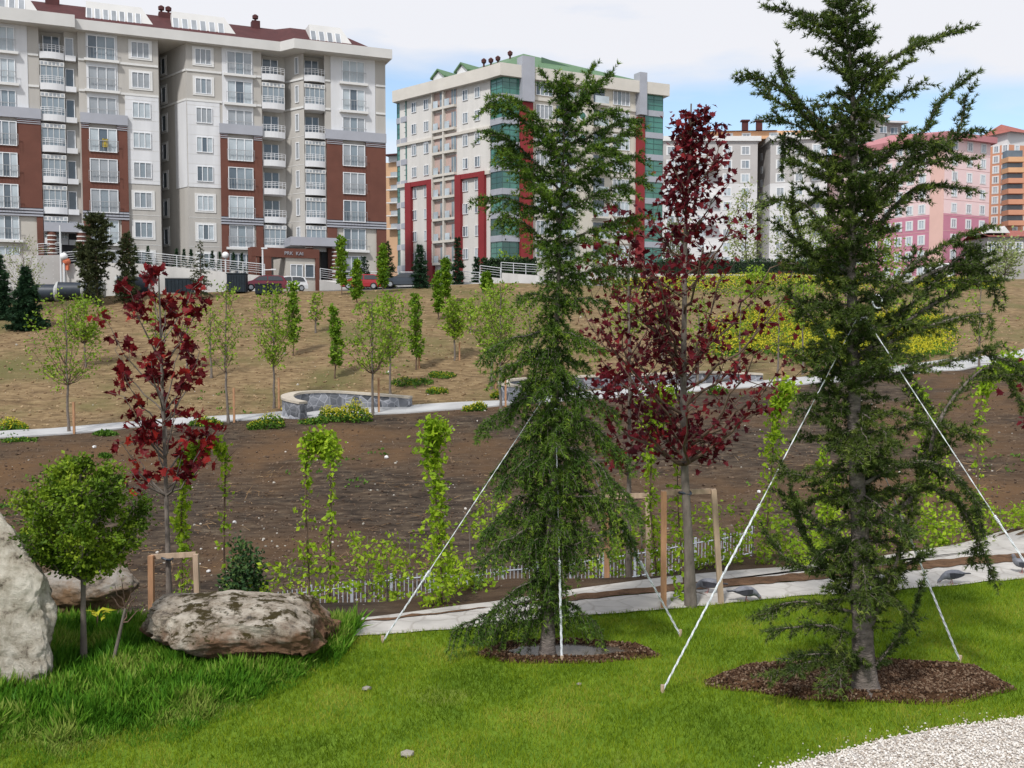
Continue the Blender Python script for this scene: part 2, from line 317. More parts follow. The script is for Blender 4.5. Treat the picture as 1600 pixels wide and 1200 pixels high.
# ================================================================ BUILDINGS
rg = np.random.default_rng(11)
M_white = pm('white_render', (.62, .625, .64), .85, .07, .9, bump=.002, stretch=(1, 1, .14))
M_beige = pm('beige_render', (.425, .405, .375), .88, .08, .9, bump=.002, stretch=(1, 1, .14))
M_beige2 = pm('pale_stone_cladding', (.49, .46, .41), .85, .05, .5, bump=.002)
M_brown = pm('brown_cladding', (.135, .052, .036), .7, .10, .7)
M_cap = pm('grey_metal_cap', (.35, .36, .40), .5, .05, .8)
M_dstripe = flat('dark_stripe', (.07, .06, .065))
M_eave = pm('white_eave', (.56, .55, .53), .85, .05, .4)
M_roof = pm('dark_red_tiles', (.075, .024, .024), .75, .15, 1.5)
M_frame = flat('white_frame', (.75, .76, .78), .5)
M_trim = flat('white_trim', (.64, .635, .62), .7)
M_dark = flat('dark_interior', (.02, .02, .023), .6)
def glassm(name, col, rough=.12, spec=.6):
    return pm(name, col, rough, .25, .35, spec=spec)
GL = [glassm('curtained_glass', (.42, .47, .50), .25), glassm('glass_half_curtain', (.22, .26, .29)), glassm('dim_glass', (.10, .125, .15)), glassm('grey_glass', (.30, .32, .34), .2)]
M_rail = flat('grey_rail', (.35, .36, .37), .5)
M_green = glassm('green_curtain_glass', (.05, .175, .135), .12, .8); M_green2 = glassm('dark_green_glass', (.022, .085, .068), .1, .8)
M_red = pm('red_render', (.23, .026, .03), .7, .08, .5)
M_pinkw = pm('pinkish_wall', (.50, .37, .33), .85, .06, .6)

class Fac:
    """vertical plane through two ground points; s runs along it, o is how far out, z up"""
    def __init__(s, A, B):
        s.A = np.array(A[:2], float); d = np.array(B[:2], float) - s.A; s.L = np.linalg.norm(d); s.e = d / s.L; s.n = np.array([s.e[1], -s.e[0]])
        s.rz = math.atan2(s.e[1], s.e[0])
    def pt(s, t, o=0): return s.A + s.e * t + s.n * o
    def s_at(s, px, o=0, py=250):
        u = U(px, py); a = s.A + s.n * o          # a + e t : x = u y
        return (u * a[1] - a[0]) / (s.e[0] - u * s.e[1])
    def z(s, py, px, o=0): q = s.pt(s.s_at(px, o, py), o); return P(px, py, q[1])[2]
    def T(s):
        def f(v): v = np.asarray(v, float); q = s.A + v[:, 0:1] * s.e + -v[:, 1:2] * s.n; return np.concatenate([q, v[:, 2:3]], 1)
        return f   # local (s, -out, z)
    def box(s, mb, s0, s1, o0, o1, z0, z1, m=0): mb.box((min(s0, s1), -max(o0, o1), min(z0, z1)), (max(s0, s1), -min(o0, o1), max(z0, z1)), s.T(), m); return mb
_WM = {}
def winmesh(w, hh, n, trim, rail, var, arch=False, glass=None):
    key = (round(w, 1), round(hh, 1), n, trim, rail, var, arch, glass)
    if key in _WM: return _WM[key]
    w, hh = key[0], key[1]; r = np.random.default_rng(var * 7 + n)
    g = MB(); pw = w / n
    top = hh
    for i in range(n):
        gi = glass if glass is not None else [[0, 0, 0, 0], [3, 1, 3, 3], [0, 2, 0, 0], [2, 1, 1, 2], [3, 3, 3, 3]][var][i % 4]
        x0 = -w/2 + i * pw; g.add([[x0, -.02, 0], [x0 + pw, -.02, 0], [x0 + pw, -.02, top], [x0, -.02, top]], [0, 1, 2, 3], gi)
    f = MB(); t = .07
    for i in range(n + 1):
        x = -w/2 + i * pw; f.box((x - t/2, -.09, 0), (x + t/2, -.022, hh))
    f.box((-w/2 - t/2, -.091, -t), (w/2 + t/2, -.021, 0)); f.box((-w/2 - t/2, -.091, hh), (w/2 + t/2, -.021, hh + t))
    if arch:
        for k in range(5):
            a0, a1 = math.pi * k / 5, math.pi * (k + 1) / 5; x0, x1 = -w/2 * math.cos(a0), -w/2 * math.cos(a1)
            f.box((min(x0, x1), -.09, hh + t), (max(x0, x1), -.02, hh + t + .35 * w * max(math.sin(a0), math.sin(a1))))
    tr = None; rl = None
    if trim:
        tr = MB(); q = .24; a = w/2 + t/2
        tr.box((-a - q, -.06, -q), (-a, .0, hh + q)); tr.box((a, -.06, -q), (a + q, .0, hh + q)); tr.box((-a, -.06, hh + t), (a, .0, hh + q)); tr.box((-a, -.06, -q), (a, .0, -t))
    if rail:
        rl = MB()
        rl.box((-w/2 - .15, -.34, .95), (w/2 + .15, -.30, 1.0))
        for x in np.linspace(-w/2 - .13, w/2 + .13, 9): rl.box((x - .012, -.33, .0), (x + .012, -.31, .95))
        if rail == 2: rl.box((-w/2 - .35, -.42, -.32), (w/2 + .35, 0, -.08), m=1)
    out = (g.mesh('window', GL + [M_green]), f.mesh('window_frame', [M_frame]), tr.mesh('trim', [M_trim]) if tr else None, rl.mesh('railing', [M_rail, M_trim]) if rl else None)
    _WM[key] = out; return out
def window(root, fac, t, o, z, w, hh, n=2, trim=False, rail=0, var=None, arch=False, glass=None):
    if var is None: var = int(rg.choice([0, 0, 1, 1, 2, 3, 4])) if ORG[root.name][1] < 180 else int(rg.choice([0, 4, 0, 1]))  # far blocks draw mostly pale panes: haze put into the glass colour
    ms = winmesh(w, hh, n, trim, rail, var, arch, glass)
    o_ = bpy.data.objects.new('window', ms[0]); C.objects.link(o_); o_.parent = root
    q = fac.pt(t, o); o_.location = tuple(np.array([q[0], q[1], z]) - ORG[root.name]); o_.rotation_euler = (0, 0, fac.rz)
    for nm, me in (('window_frame', ms[1]), ('trim', ms[2]), ('railing', ms[3])):
        if me: c = bpy.data.objects.new(nm, me); C.objects.link(c); c.parent = o_
    return o_
def polywall(mb, pts, z0, z1, m=0, cap=True):
    p = np.array(pts); n = len(p)
    for i in range(n - 1): mb.add([[*p[i], z0], [*p[i+1], z0], [*p[i+1], z1], [*p[i], z1]], [0, 1, 2, 3], m)
    return mb
_BAL = {}
def balcony(root, fac, s0, s1, o, z, depth=1.0, glazed=False, mslab=None, rail=True, dark=True, recess=1.2, opn=1.95, slab=.62):
    """slab with parapet, railing, recess back with door, maybe glazing"""
    w = round(s1 - s0, 1); key = (w, depth, glazed, recess, slab, id(mslab)); mslab = mslab or M_white
    if key not in _BAL:
        b = MB(); k = 7; xs = np.linspace(-w/2, w/2, k); ys_ = -.06 - .28 * (1 - (2 * xs / w) ** 2)
        poly = [(-w/2, recess - .05)] + list(zip(xs, ys_)) + [(w/2, recess - .05)]
        b.prism(poly, -.3, slab - .3)
        rl = MB(); 
        for zz in (.62, .80, .98): rl.tube([(x, y + .05, zz) for x, y in zip(xs, ys_)], .022, 4)
        for i in range(0, k): rl.tube([(xs[i], ys_[i] + .05, slab - .3), (xs[i], ys_[i] + .05, .98)], .02, 4)
        d = MB(); d.box((-w*.36, recess - .12, slab - .3), (-.02, recess - .02, 2.1)); d.box((.05, recess - .12, slab - .3), (w*.30, recess - .02, 2.1))
        df = MB()
        for x in (-w*.36, -.0, w*.31): df.box((x - .04, recess - .16, slab - .3), (x + .04, recess - .125, 2.15))
        gz = None
        if glazed:
            gz = MB(); gz.box((-w/2 + .05, -.02, slab - .3), (w/2 - .05, .02, 1.95), m=0)
            for x in np.linspace(-w/2 + .05, w/2 - .05, 5): gz.box((x - .025, -.06, slab - .3), (x + .025, -.021, 1.95), m=1)
            gz.box((-w/2, -.10, 1.95), (w/2, .06, 2.35), m=1)
            for x in np.linspace(-w/2 + .2, w/2 - .2, 6): gz.box((x - .12, -.115, 2.03), (x + .1, -.101, 2.28), m=2)
        _BAL[key] = (b.mesh('balcony', [mslab]), rl.mesh('railing', [M_frame]), d.mesh('door', [GL[2]]), df.mesh('door_frame', [M_frame]), gz.mesh('glazing', [GL[1], M_trim, GL[3]]) if gz else None)
    ms = _BAL[key]; q = fac.pt((s0 + s1) / 2, o)
    o_ = bpy.data.objects.new('balcony', ms[0]); C.objects.link(o_); o_.parent = root
    o_.location = tuple(np.array([q[0], q[1], z]) - ORG[root.name]); o_.rotation_euler = (0, 0, fac.rz)
    for nm, me in (('railing', ms[1]), ('door', ms[2]), ('door_frame', ms[3]), ('glazing', ms[4])):
        if me: c = bpy.data.objects.new(nm, me); C.objects.link(c); c.parent = o_
    return o_
# ---------------------------------------------------------------- long white, beige and brown apartment block
FA = Fac(P(0, 250, 94.0), P(560, 250, 107.6)); FH = 2.88
base = FA.pt(20); BL = thing('apartment_building', 'long white and beige apartment block with brown panels, largest building at the left', 'building', (base[0], base[1], 6.5))
S = lambda px, o=0: FA.s_at(px, o)
fp = lambda px, o=0: FA.pt(S(px, o), o)
ZH = FA.z(66, 225); ZE = ZH + .32; Z0 = 5.0       # window head of the top floor, eave underside, base
KO = 1.2                                           # the right hand bay stands forward
wall = MB()
PL = [(-170, 0), (65, 0), (66, -1.4), (103, -1.4), (104, -.55), (125, -.55), (125.6, 0), (250, 0), (252, -5.5), (293, 0), (410, 0), (412, -1.5), (446, -1.5), (476, KO), (477.5, KO - 1.4), (506.5, KO - 1.4), (508, KO), (603, KO)]
pts = [fp(*q) for q in PL]; pts.append(FA.pt(S(603, KO), -14)); pts.append(FA.pt(S(-170), -14)); pts.append(pts[0])
polywall(wall, pts, Z0, ZE + .4); part(wall, 'wall', M_beige, BL)
def pan(mb, x0, x1, z0, z1, o0, o1, m=0): FA.box(mb, S(x0, o1), S(x1, o1), o0, o1, z0, z1, m)
zf = lambda k: ZH - FH * k                         # head level of floor k
cl = MB(); cj = MB()
pan(cl, -160, 47, zf(3) + .5, ZE, 0, .05); pan(cl, 138, 187, zf(3) + .5, ZE, 0, .05); pan(cl, 197, 249.5, zf(5) + .75, zf(2) + .55, 0, .05)
pan(cl, 294, 344.5, zf(5) + .75, zf(2) + .55, 0, .05); pan(cl, 349, 397, zf(3) + .5, ZE, 0, .05); pan(cl, 518, 587, zf(3) + .5, ZE, KO, KO + .05)
sp = Fac(fp(252, -5.5), fp(293, 0)); sp.box(cl, sp.L * .58, sp.L - .02, 0, .05, zf(5) + .75, zf(2) + .55)
for z_ in np.arange(zf(5) + 1.1, zf(2) + .5, .96):                              # joints of the cladding
    for a, b in ((197, 249), (294, 344)): pan(cj, a, b, z_, z_ + .035, .05, .058)
parts(cl, 'white_cladding', M_white, BL); parts(cj, 'cladding_joint', M_eave, BL)
br = MB(); cp = MB(); stp = MB(); be = MB()
for (x0, x1, wl_, wr, o) in ((-160, 65, -6, 27, 0), (128, 200, 141, 183, 0), (345, 410, 358, 396, 0), (511, 603, 537, 571, KO)):
    zt = zf(3) + .45; zb = zf(6) + .85
    pan(br, x0, x1, zb, zt - .6, o, o + .3); pan(br, x0, wl_ - 1, zt - .6, zt, o, o + .28); pan(br, wr + 1, x1, zt - .6, zt, o, o + .28)
    pan(cp, x0 - 1, x1 + 1, zt, zt + .95, o, o + .42)
    for k in range(3):
        for a, b in ((x0, wl_ - 1), (wr + 1, x1)): pan(stp, a, b, zt - .12 - k * .18, zt - .05 - k * .18, o + .28, o + .34, 1)
        pan(stp, x0 - .5, x1 + .5, zb - .78 + k * .27, zb - .62 + k * .27, o, o + .36, 1)
    pan(stp, x0, x1, zb - .80, zb, o, o + .24, 0)
    if x0 > 0:
        lw = (x1 - x0) * .14 + 2
        pan(br, x0, x0 + lw, Z0, zb - .8, o, o + .28); pan(br, x1 - lw, x1, Z0, zb - .8, o, o + .28); pan(be, x0 + lw, x1 - lw, Z0, zb - .8, o, o + .08)
    else: pan(br, 55, 65, Z0, zb - .8, o, o + .28); pan(be, -160, 55, Z0, zb - .8, o, o + .08)
parts(br, 'brown_cladding', M_brown, BL); parts(cp, 'cornice', M_cap, BL); parts(stp, 'stripe_band', [M_dstripe, M_cap], BL); parts(be, 'stone_cladding', M_beige2, BL)
tc_ = MB()
for k in range(2):
    z_ = zf(k) - FH + .55
    for a, b, o in ((125.8, 137.5, 0), (187.5, 249.8, 0), (293.5, 348.5, 0), (397.5, 410, 0), (509, 517.5, KO), (588, 603, KO), (47.5, 64, 0)): pan(tc_, a, b, z_, z_ + .2, o, o + .09)
    for f_ in (sp, Fac(fp(446, -1.5), fp(476, KO))): f_.box(tc_, .05, f_.L - .02, 0, .09, z_, z_ + .2)
f_ = Fac(fp(446, -1.5), fp(476, KO))
for k in range(2, 8): f_.box(tc_, .05, f_.L - .02, 0, .02, zf(k) - FH + .6, zf(k) - FH + .64)
for k in range(5, 8):
    for a, b in ((188, 249.8), (293.5, 344.5)): pan(tc_, a, b, zf(k) - FH + .6, zf(k) - FH + .64, 0, .02, 0)
parts(tc_, 'string_course', M_trim, BL)
ev = MB(); EO = 1.5
E1 = [fp(-170, EO), fp(122, EO), fp(122, .5), fp(-170, .5)]
outer = [fp(-170, .9), fp(119, .9), fp(440, .9), fp(462, KO + 1.5), fp(614, KO + 1.5)]
inner = [FA.pt(S(614, KO), -15), FA.pt(S(-170), -15)]
ev.prism([tuple(q) for q in outer + inner], ZE, ZE + .95)
ev.prism([tuple(q) for q in E1], ZE - .02, ZE + 1.12)
part(ev, 'eave', M_eave, BL)
rf = MB(); zt = ZE + .95
def ring(o, z): return [np.array([*fp(-170, o), z]), np.array([*FA.pt(S(444), o), z]), np.array([*FA.pt(S(464), o + KO), z]), np.array([*FA.pt(S(606, KO) - (0.9 - o) * .9, o + KO), z]), np.array([*FA.pt(S(606, KO) - (0.9 - o) * .9, -13 - o), z]), np.array([*FA.pt(S(-170), -13 - o), z])]
r0, r1 = ring(.1, zt - .02), ring(-3.9, zt + 2.55)
rf.add(np.array(r0 + r1), [[i, (i + 1) % 6, 6 + (i + 1) % 6, 6 + i] for i in range(6)]); rf.add(np.array(r1), [[0, 1, 2, 3, 4, 5]])
roof = part(rf, 'roof', M_roof, BL)
for (x0, x1, xs0, o, n) in ((-60, 74, 62, -.9, 7), (138, 252, 9, -.9, 7), (272, 380, 9, -.9, 6), (487, 560, 9, KO - .9, 4)):
    dm_ = MB(); s0, s1 = S(x0, o), S(x1, o); z1 = zt + 2.62; k = 1.5
    v = FA.T()(np.array([[s0, -o, zt], [s1, -o, zt], [s1, -o + 4, zt], [s0, -o + 4, zt], [s0 + k * .1, -o + 1.2, z1], [s1 - k, -o + 1.2, z1], [s1 - k, -o + 4, z1], [s0 + k * .1, -o + 4, z1]]))
    dm_.add(v, [[0, 1, 5, 4], [1, 2, 6, 5], [4, 5, 6, 7], [3, 0, 4, 7]])
    dd = part(dm_, 'dormer', M_eave, roof)
    wn_ = MB()
    for i in range(n):
        a = s0 + (s1 - s0 - k) * (i + .25) / n; b = s0 + (s1 - s0 - k) * (i + .8) / n
        for q0, q1, m in ((a, b, 0), (a - .06, a, 1), (b, b + .06, 1)):
            vv = FA.T()(np.array([[q0, -o + .19, zt + .5], [q1, -o + .19, zt + .5], [q1, -o + .90, zt + 1.9], [q0, -o + .90, zt + 1.9]])); vv[:, :2] += FA.n * (.03 if m == 0 else .05); wn_.add(vv, [0, 1, 2, 3], m)
    part(wn_, 'dormer_window', [GL[3], M_frame], roof)
for (x, y0, y1, w, n) in ((88, -14, 10, 20, 2), (262, 19, 34, 19, 2), (402, 32, 48, 12, 1)):
    c_ = MB(); o = -4.0; s_ = S(x, o); q = FA.pt(s_, o); zz0 = zt + 1.5; zz1 = P(x, y0 + 2, q[1])[2]; hw = w / 2 / F * q[1]
    FA.box(c_, s_ - hw, s_ + hw, o - .5, o + .5, zz0, zz1)
    for i in range(n):
        qq = FA.pt(s_ + (i - (n - 1) / 2) * hw * 1.1, o); c_.tube([(qq[0], qq[1], zz1), (qq[0], qq[1], zz1 + .25), (qq[0], qq[1], zz1 + .3), (qq[0], qq[1], zz1 + .6), (qq[0], qq[1], zz1 + .75)], [.12, .12, .3, .32, .1], 8)
    part(c_, 'chimney', M_roof, BL)
for (x, w, k0, k1, hh, n, o, rail, dz) in ((10, 31, 0, 8, 2.1, 3, .06, 1, 0), (-70, 31, 0, 8, 2.1, 3, .06, 1, 0), (162, 40, 0, 8, 2.15, 3, .06, 1, .12), (376, 37, 0, 8, 2.15, 3, .06, 1, 0), (553, 34, 0, 8, 2.15, 3, KO + .06, 1, 0)):
    for k in range(k0, k1):
        oo = o + (.27 if 3 <= k < 6 else (.05 if k >= 6 else 0)); t = S(x, oo); ww = w / F * FA.pt(t)[1] * .98
        window(BL, FA, t, oo, zf(k) - hh + dz * (k < 3), ww, hh, n, rail=2 if (k in (0, 1) or k == 6) else 1)
for (x, w) in ((222.5, 25), (320, 23)):
    for k in range(8):
        tr = k in (0, 1, 5, 6, 7); t = S(x, .06); window(BL, FA, t, .0 if tr else .055, zf(k) - 1.5, w / F * 100, 1.45, 3, trim=tr)
for k in range(8):
    t = sp.s_at(261, 0); window(BL, sp, .16 * sp.L, .0, zf(k) - 1.75, .9, 1.5, 1, trim=True, var=3)
    window(BL, FA, S(112, -.5), -.54, zf(k) - 2.0, .7, 1.7, 1, var=3 if k % 3 else 4); 
    window(BL, f_, f_.L * .66, 0.0, zf(k) - 1.6, .45, 1.55, 1, var=4)
for k in range(8):
    z_ = zf(k) - 2.2
    if k < 7: balcony(BL, FA, S(65.5, .2), S(104, .2), .1, z_, glazed=k not in (0,), recess=1.45)
    if k < 7: balcony(BL, FA, S(411, .2), S(446.5, .2), .05, z_, glazed=k in (1, 6), recess=1.5)
    if k < 7: balcony(BL, FA, S(477, KO), S(508, KO), KO + .05, z_, glazed=k in (1, 3, 4, 5, 6), recess=1.4)
ext = MB()
for k in range(7):
    z_ = zf(k) - 2.2; FA.box(ext, S(105), S(122), -.4, .15, z_ - .3, z_ + .2)
parts(ext, 'window_ledge', M_white, BL)
# lower right corner of recess 7th floor balcony + entrances
en = MB()
for (x0, x1, o, py) in ((66, 129, 2.2, 362), (453, 528, KO + 2.4, 384)):
    za = FA.z(py, (x0 + x1) / 2, o); FA.box(en, S(x0, o), S(x1, o), -1.2, o, za, za + .85)
parts(en, 'canopy', M_cap, BL)
dk = MB(); FA.box(dk, S(84), S(126), .05, .1, Z0, FA.z(364, 100)); FA.box(dk, S(500, KO), S(517, KO), KO + .05, KO + .1, Z0, FA.z(386, 508))
parts(dk, 'entrance_dark_panel', M_dark, BL)  # near-black panels: the shade inside the entrances is put into the colour
for x, o in ((78, 1.8), (124, 1.8), (482, KO + 1.2), (524, KO + 1.8)):
    co = MB(); q = fp(x, o)
    zc1 = FA.z(362 if x < 200 else 384, x, o); zz = Z0; i = 0
    while zz < zc1 - .02:
        z2 = min(zz + (.30 if i % 2 == 0 else .10), zc1); co.tube([(q[0], q[1], zz), (q[0], q[1], z2)], .45 if i % 2 else .40, 12, 1 - i % 2); zz = z2; i += 1
    part(co, 'column', [M_trim, M_brown], BL)
# brown entrance portal and the white kiosk inside it
po = MB(); FP = Fac(P(393, 400, 97.5), P(498, 400, 101)); sP = lambda px: FP.s_at(px, 0, 400)
zt_ = FP.z(384, 395); zb_ = FP.z(395, 395)
for a, b in ((393, 400), (411, 424), (493, 499)): FP.box(po, sP(a), sP(b), -1.2, 0, 4.5, zt_ - 1.0)
FP.box(po, sP(393), sP(499), -1.2, .02, zt_ - 1.0, zt_ - .1)
portal = part(po, 'entrance_portal', M_brown, BL)
ki = MB(); FP.box(ki, sP(447), sP(493), -4, -.15, 4.5, zt_ - 1.01); part(ki, 'kiosk', M_beige2, BL)
window(BL, FP, sP(463.5), -.12, FP.z(433, 463), 1.25, 1.2, 2, var=1); window(BL, FP, sP(484), -.12, FP.z(433, 484), .95, 1.25, 1, var=3)
def text(txt, size, loc, rz, mt, parent, name='lettering', ext=.02):
    cu = bpy.data.curves.new('lettering', 'FONT'); cu.body = txt; cu.size = size; cu.extrude = ext; cu.align_x = 'CENTER'
    tmp = bpy.data.objects.new('t', cu); C.objects.link(tmp); dg = bpy.context.evaluated_depsgraph_get(); me = bpy.data.meshes.new_from_object(tmp.evaluated_get(dg)); bpy.data.objects.remove(tmp)
    me.materials.clear(); me.materials.append(mt); o = bpy.data.objects.new(name, me); C.objects.link(o); o.parent = parent
    o.location = tuple(np.array(loc) - ORG[parent.name]); o.rotation_euler = (R(90), 0, rz); ORG[o.name] = ORG[parent.name]; return o
q = FP.pt(sP(459), .06); text('PRK  KAI', .5, (q[0], q[1], zt_ - .75), FP.rz, M_cap, BL)
for x, y, s_ in ((463, 412, 'GUVENLIK'), (484, 408, 'YONETIM')): q = FP.pt(sP(x), -.13)
# ---------------------------------------------------------------- building with green glass corners
GB = thing('green_glass_building', 'cream apartment building with green glass corners, red piers and a green roof', 'building', (3, 132, 8.5))
LA = P(625, 250, 137.5)[:2]; LB = P(766, 250, 125.2)[:2]; g0 = P(767.5, 250, 125.0)[:2]; g1 = P(785, 250, 123.3)[:2]; g2 = P(819, 250, 124.6)[:2]
RA = P(832, 250, 125.3)[:2]; RB = P(992, 250, 132.2)[:2]; RC = P(1033, 250, 134)[:2]
FL = Fac(LA, LB); FR = Fac(RA, RB); FG1 = Fac(g0, g1); FG2 = Fac(g1, g2); FG3 = Fac(P(1005, 250, 132.8), RC); H2 = 2.84
zgE = FL.z(140, 727) + .38            # underside of parapet band
zg = lambda k: FL.z(140.7, 727) - H2 * k
wl_ = MB(); back = [RC + np.array([-6, 16]), LA + np.array([8, 14])]
polywall(wl_, [LA, LB, g0 + np.array([-.1, .3]), RA, RB, RC, back[0], back[1], LA], 5, zgE + .3); part(wl_, 'wall', pm('cream_white_render', (.60, .58, .55), .85, .06, .8, stretch=(1, 1, .15)), GB)
pf = MB(); FR.box(pf, .05, FR.L - .05, 0, .05, 5, zgE); part(pf, 'front_wall', pm('cream_render', (.56, .52, .45), .85, .05, .4), GB)
glz = MB(); spn = MB(); mul = MB()
FG0 = Fac(P(623.5, 250, 138.4), P(638, 250, 136.6))
for f_, n, off in ((FG1, 2, 0), (FG2, 3, 0), (FG3, 2, .3), (FG0, 1, .25)):
    for k in range(9):
        zz = zg(k) + .55
        f_.box(glz, 0, f_.L, -.6, off, zz - 2.1, zz, 0 if k in (0, 1, 3) or f_ is FG3 else (0 if (k + n) % 2 else 1))
        f_.box(spn, -.05, f_.L + .05, -.6, off + .12, zz - H2, zz - 2.1)
        for i in range(n + 1): f_.box(mul, f_.L * i / n - .025, f_.L * i / n + .025, off, off + .04, zz - 2.1, zz)
        for j in (.7, 1.4): f_.box(mul, 0, f_.L, off, off + .035, zz - j - .025, zz - j + .025)
parts(glz, 'corner_glazing', [M_green, M_green2], GB); parts(spn, 'spandrel', M_cap, GB); part(mul, 'mullion', flat('green_mullion', (.05, .11, .10)), GB)
pe = MB(); 
def outp(p, d): c = np.array([4., 142.]); v = p - c; return tuple(p + v / np.linalg.norm(v) * d)
pe.prism([outp(LA, 1.0), outp(LB, .9), outp(g1, .9), outp(RA, .8), outp(RB, .9), outp(RC, 1.1), outp(back[0], 1), outp(back[1], 1)], zgE, zgE + 1.5); part(pe, 'parapet', pm('cream_parapet', (.58, .545, .49), .85, .05, .5), GB)
rr = MB(); ap = P(818, 84, 132); zb = zgE + 1.35
lo = [(*outp(LA, .4), zb), (*outp(LB, .2), zb), (*outp(g1, .2), zb), (*outp(RA, .2), zb), (*outp(RB, .2), zb), (*outp(RC, .3), zb), (*outp(back[0], .2), zb), (*outp(back[1], .2), zb)]
rr.add(np.array(lo + [ap]), [[i, (i + 1) % 8, 8] for i in range(8)]); groof = part(rr, 'roof', pm('green_roof_sheet', (.105, .19, .10), .6, .08, .6), GB)
for (xa, xb, D, yt) in ((677, 694, 133.2, 112), (714, 730, 129.8, 102)):
    d_ = MB(); a = P(xa, 150, D)[:2]; b = P(xb, 150, D - 1.2)[:2]; ff = Fac(a, b); zpk = P((xa + xb) / 2, yt, D)[2]; z0_ = zgE + 1.0
    zq = z0_ + (zpk - z0_) * .62; L_ = ff.L
    v = ff.T()(np.array([[0, 0, z0_], [L_, 0, z0_], [L_, 0, zq], [L_/2, 0, zpk - .15], [0, 0, zq], [0, 4, z0_], [L_, 4, z0_], [L_, 4, zq], [L_/2, 4, zpk - .15], [0, 4, zq]]))
    d_.add(v, [[0, 1, 2, 3, 4]]).add(v, [[1, 6, 7, 2], [0, 4, 9, 5]])
    v2 = ff.T()(np.array([[-.3, -.3, zq - .25], [L_/2, -.3, zpk], [L_ + .3, -.3, zq - .25], [-.3, 4.2, zq - .25], [L_/2, 4.2, zpk], [L_ + .3, 4.2, zq - .25]])); v3 = v2 + [0, 0, .2]
    d_.add(np.concatenate([v2, v3]), [[0, 1, 4, 3], [1, 2, 5, 4], [6, 9, 10, 7], [7, 10, 11, 8], [0, 6, 7, 1], [1, 7, 8, 2], [2, 8, 11, 5], [3, 9, 6, 0]], 1)
    part(d_, 'dormer', [M_white, bpy.data.materials['green_roof_sheet']], groof)
for x, y in ((756, 98), (767, 97), (778, 94), (797, 86)):
    c_ = MB(); q = P(x, y, 131); c_.tube([q + [0, 0, -2], q + [0, 0, -.15], q, q + [0, 0, .35], q + [0, 0, .55]], [.12, .12, .3, .34, .1], 8); part(c_, 'roof_vent', M_roof, GB)
sk = MB(); a = P(846, 89, 130); b = P(893, 105, 131.5); a2 = P(846, 97, 129.7); b2 = P(893, 112, 131.2)
sk.add([a, b, b2, a2, a + [0, .4, 0], b + [0, .4, 0], b2 + [0, .4, 0], a2 + [0, .4, 0]], [[0, 3, 2, 1], [4, 5, 6, 7], [0, 1, 5, 4], [2, 3, 7, 6]]); part(sk, 'roof_panel', flat('dark_green_panel', (.05, .10, .06)), GB)
rd = MB()                                                            # red piers and beams
sL = lambda px: FL.s_at(px, .0)
z4 = zg(4) + .85
for a, b in ((636, 645), (670, 679), (714, 723), (751, 760)): FL.box(rd, sL(a), sL(b), 0, .45, 5, z4)
for a, b in ((645, 670), (723, 751)): FL.box(rd, sL(a), sL(b), 0, .40, z4 - .6, z4)
for f_, a, b, zz in ((FR, -1.9, -.2, zg(1) + .55 - .1), (FR, FR.L + .1, FR.L + 1.2, zg(1) + .55 - .3)):
    f_.box(rd, a, b, -.5, .55, 5, zz)
parts(rd, 'red_pier', M_red, GB)
pi = MB()
for a, b in ((-1.9, -.2), (FR.L + .1, FR.L + 1.2)): FR.box(pi, a, b, -.5, .95, zg(1) + .5, zgE + 2.6)
parts(pi, 'pilaster', M_cap, GB)
scs = MB()
for k, th in ((1.78, .35), (3.72, .45)): FL.box(scs, -.3, FL.L + .1, 0, .3, zg(k) - .4, zg(k) - .4 + th)
for k in range(8): FR.box(scs, .1, FR.L * .32, .05, .25, zg(k) - 1.95, zg(k) - 1.55); FR.box(scs, FR.L * .56, FR.L - .1, .05, .25, zg(k) - 1.95, zg(k) - 1.55)
parts(scs, 'string_course', bpy.data.materials['cream_parapet'], GB)
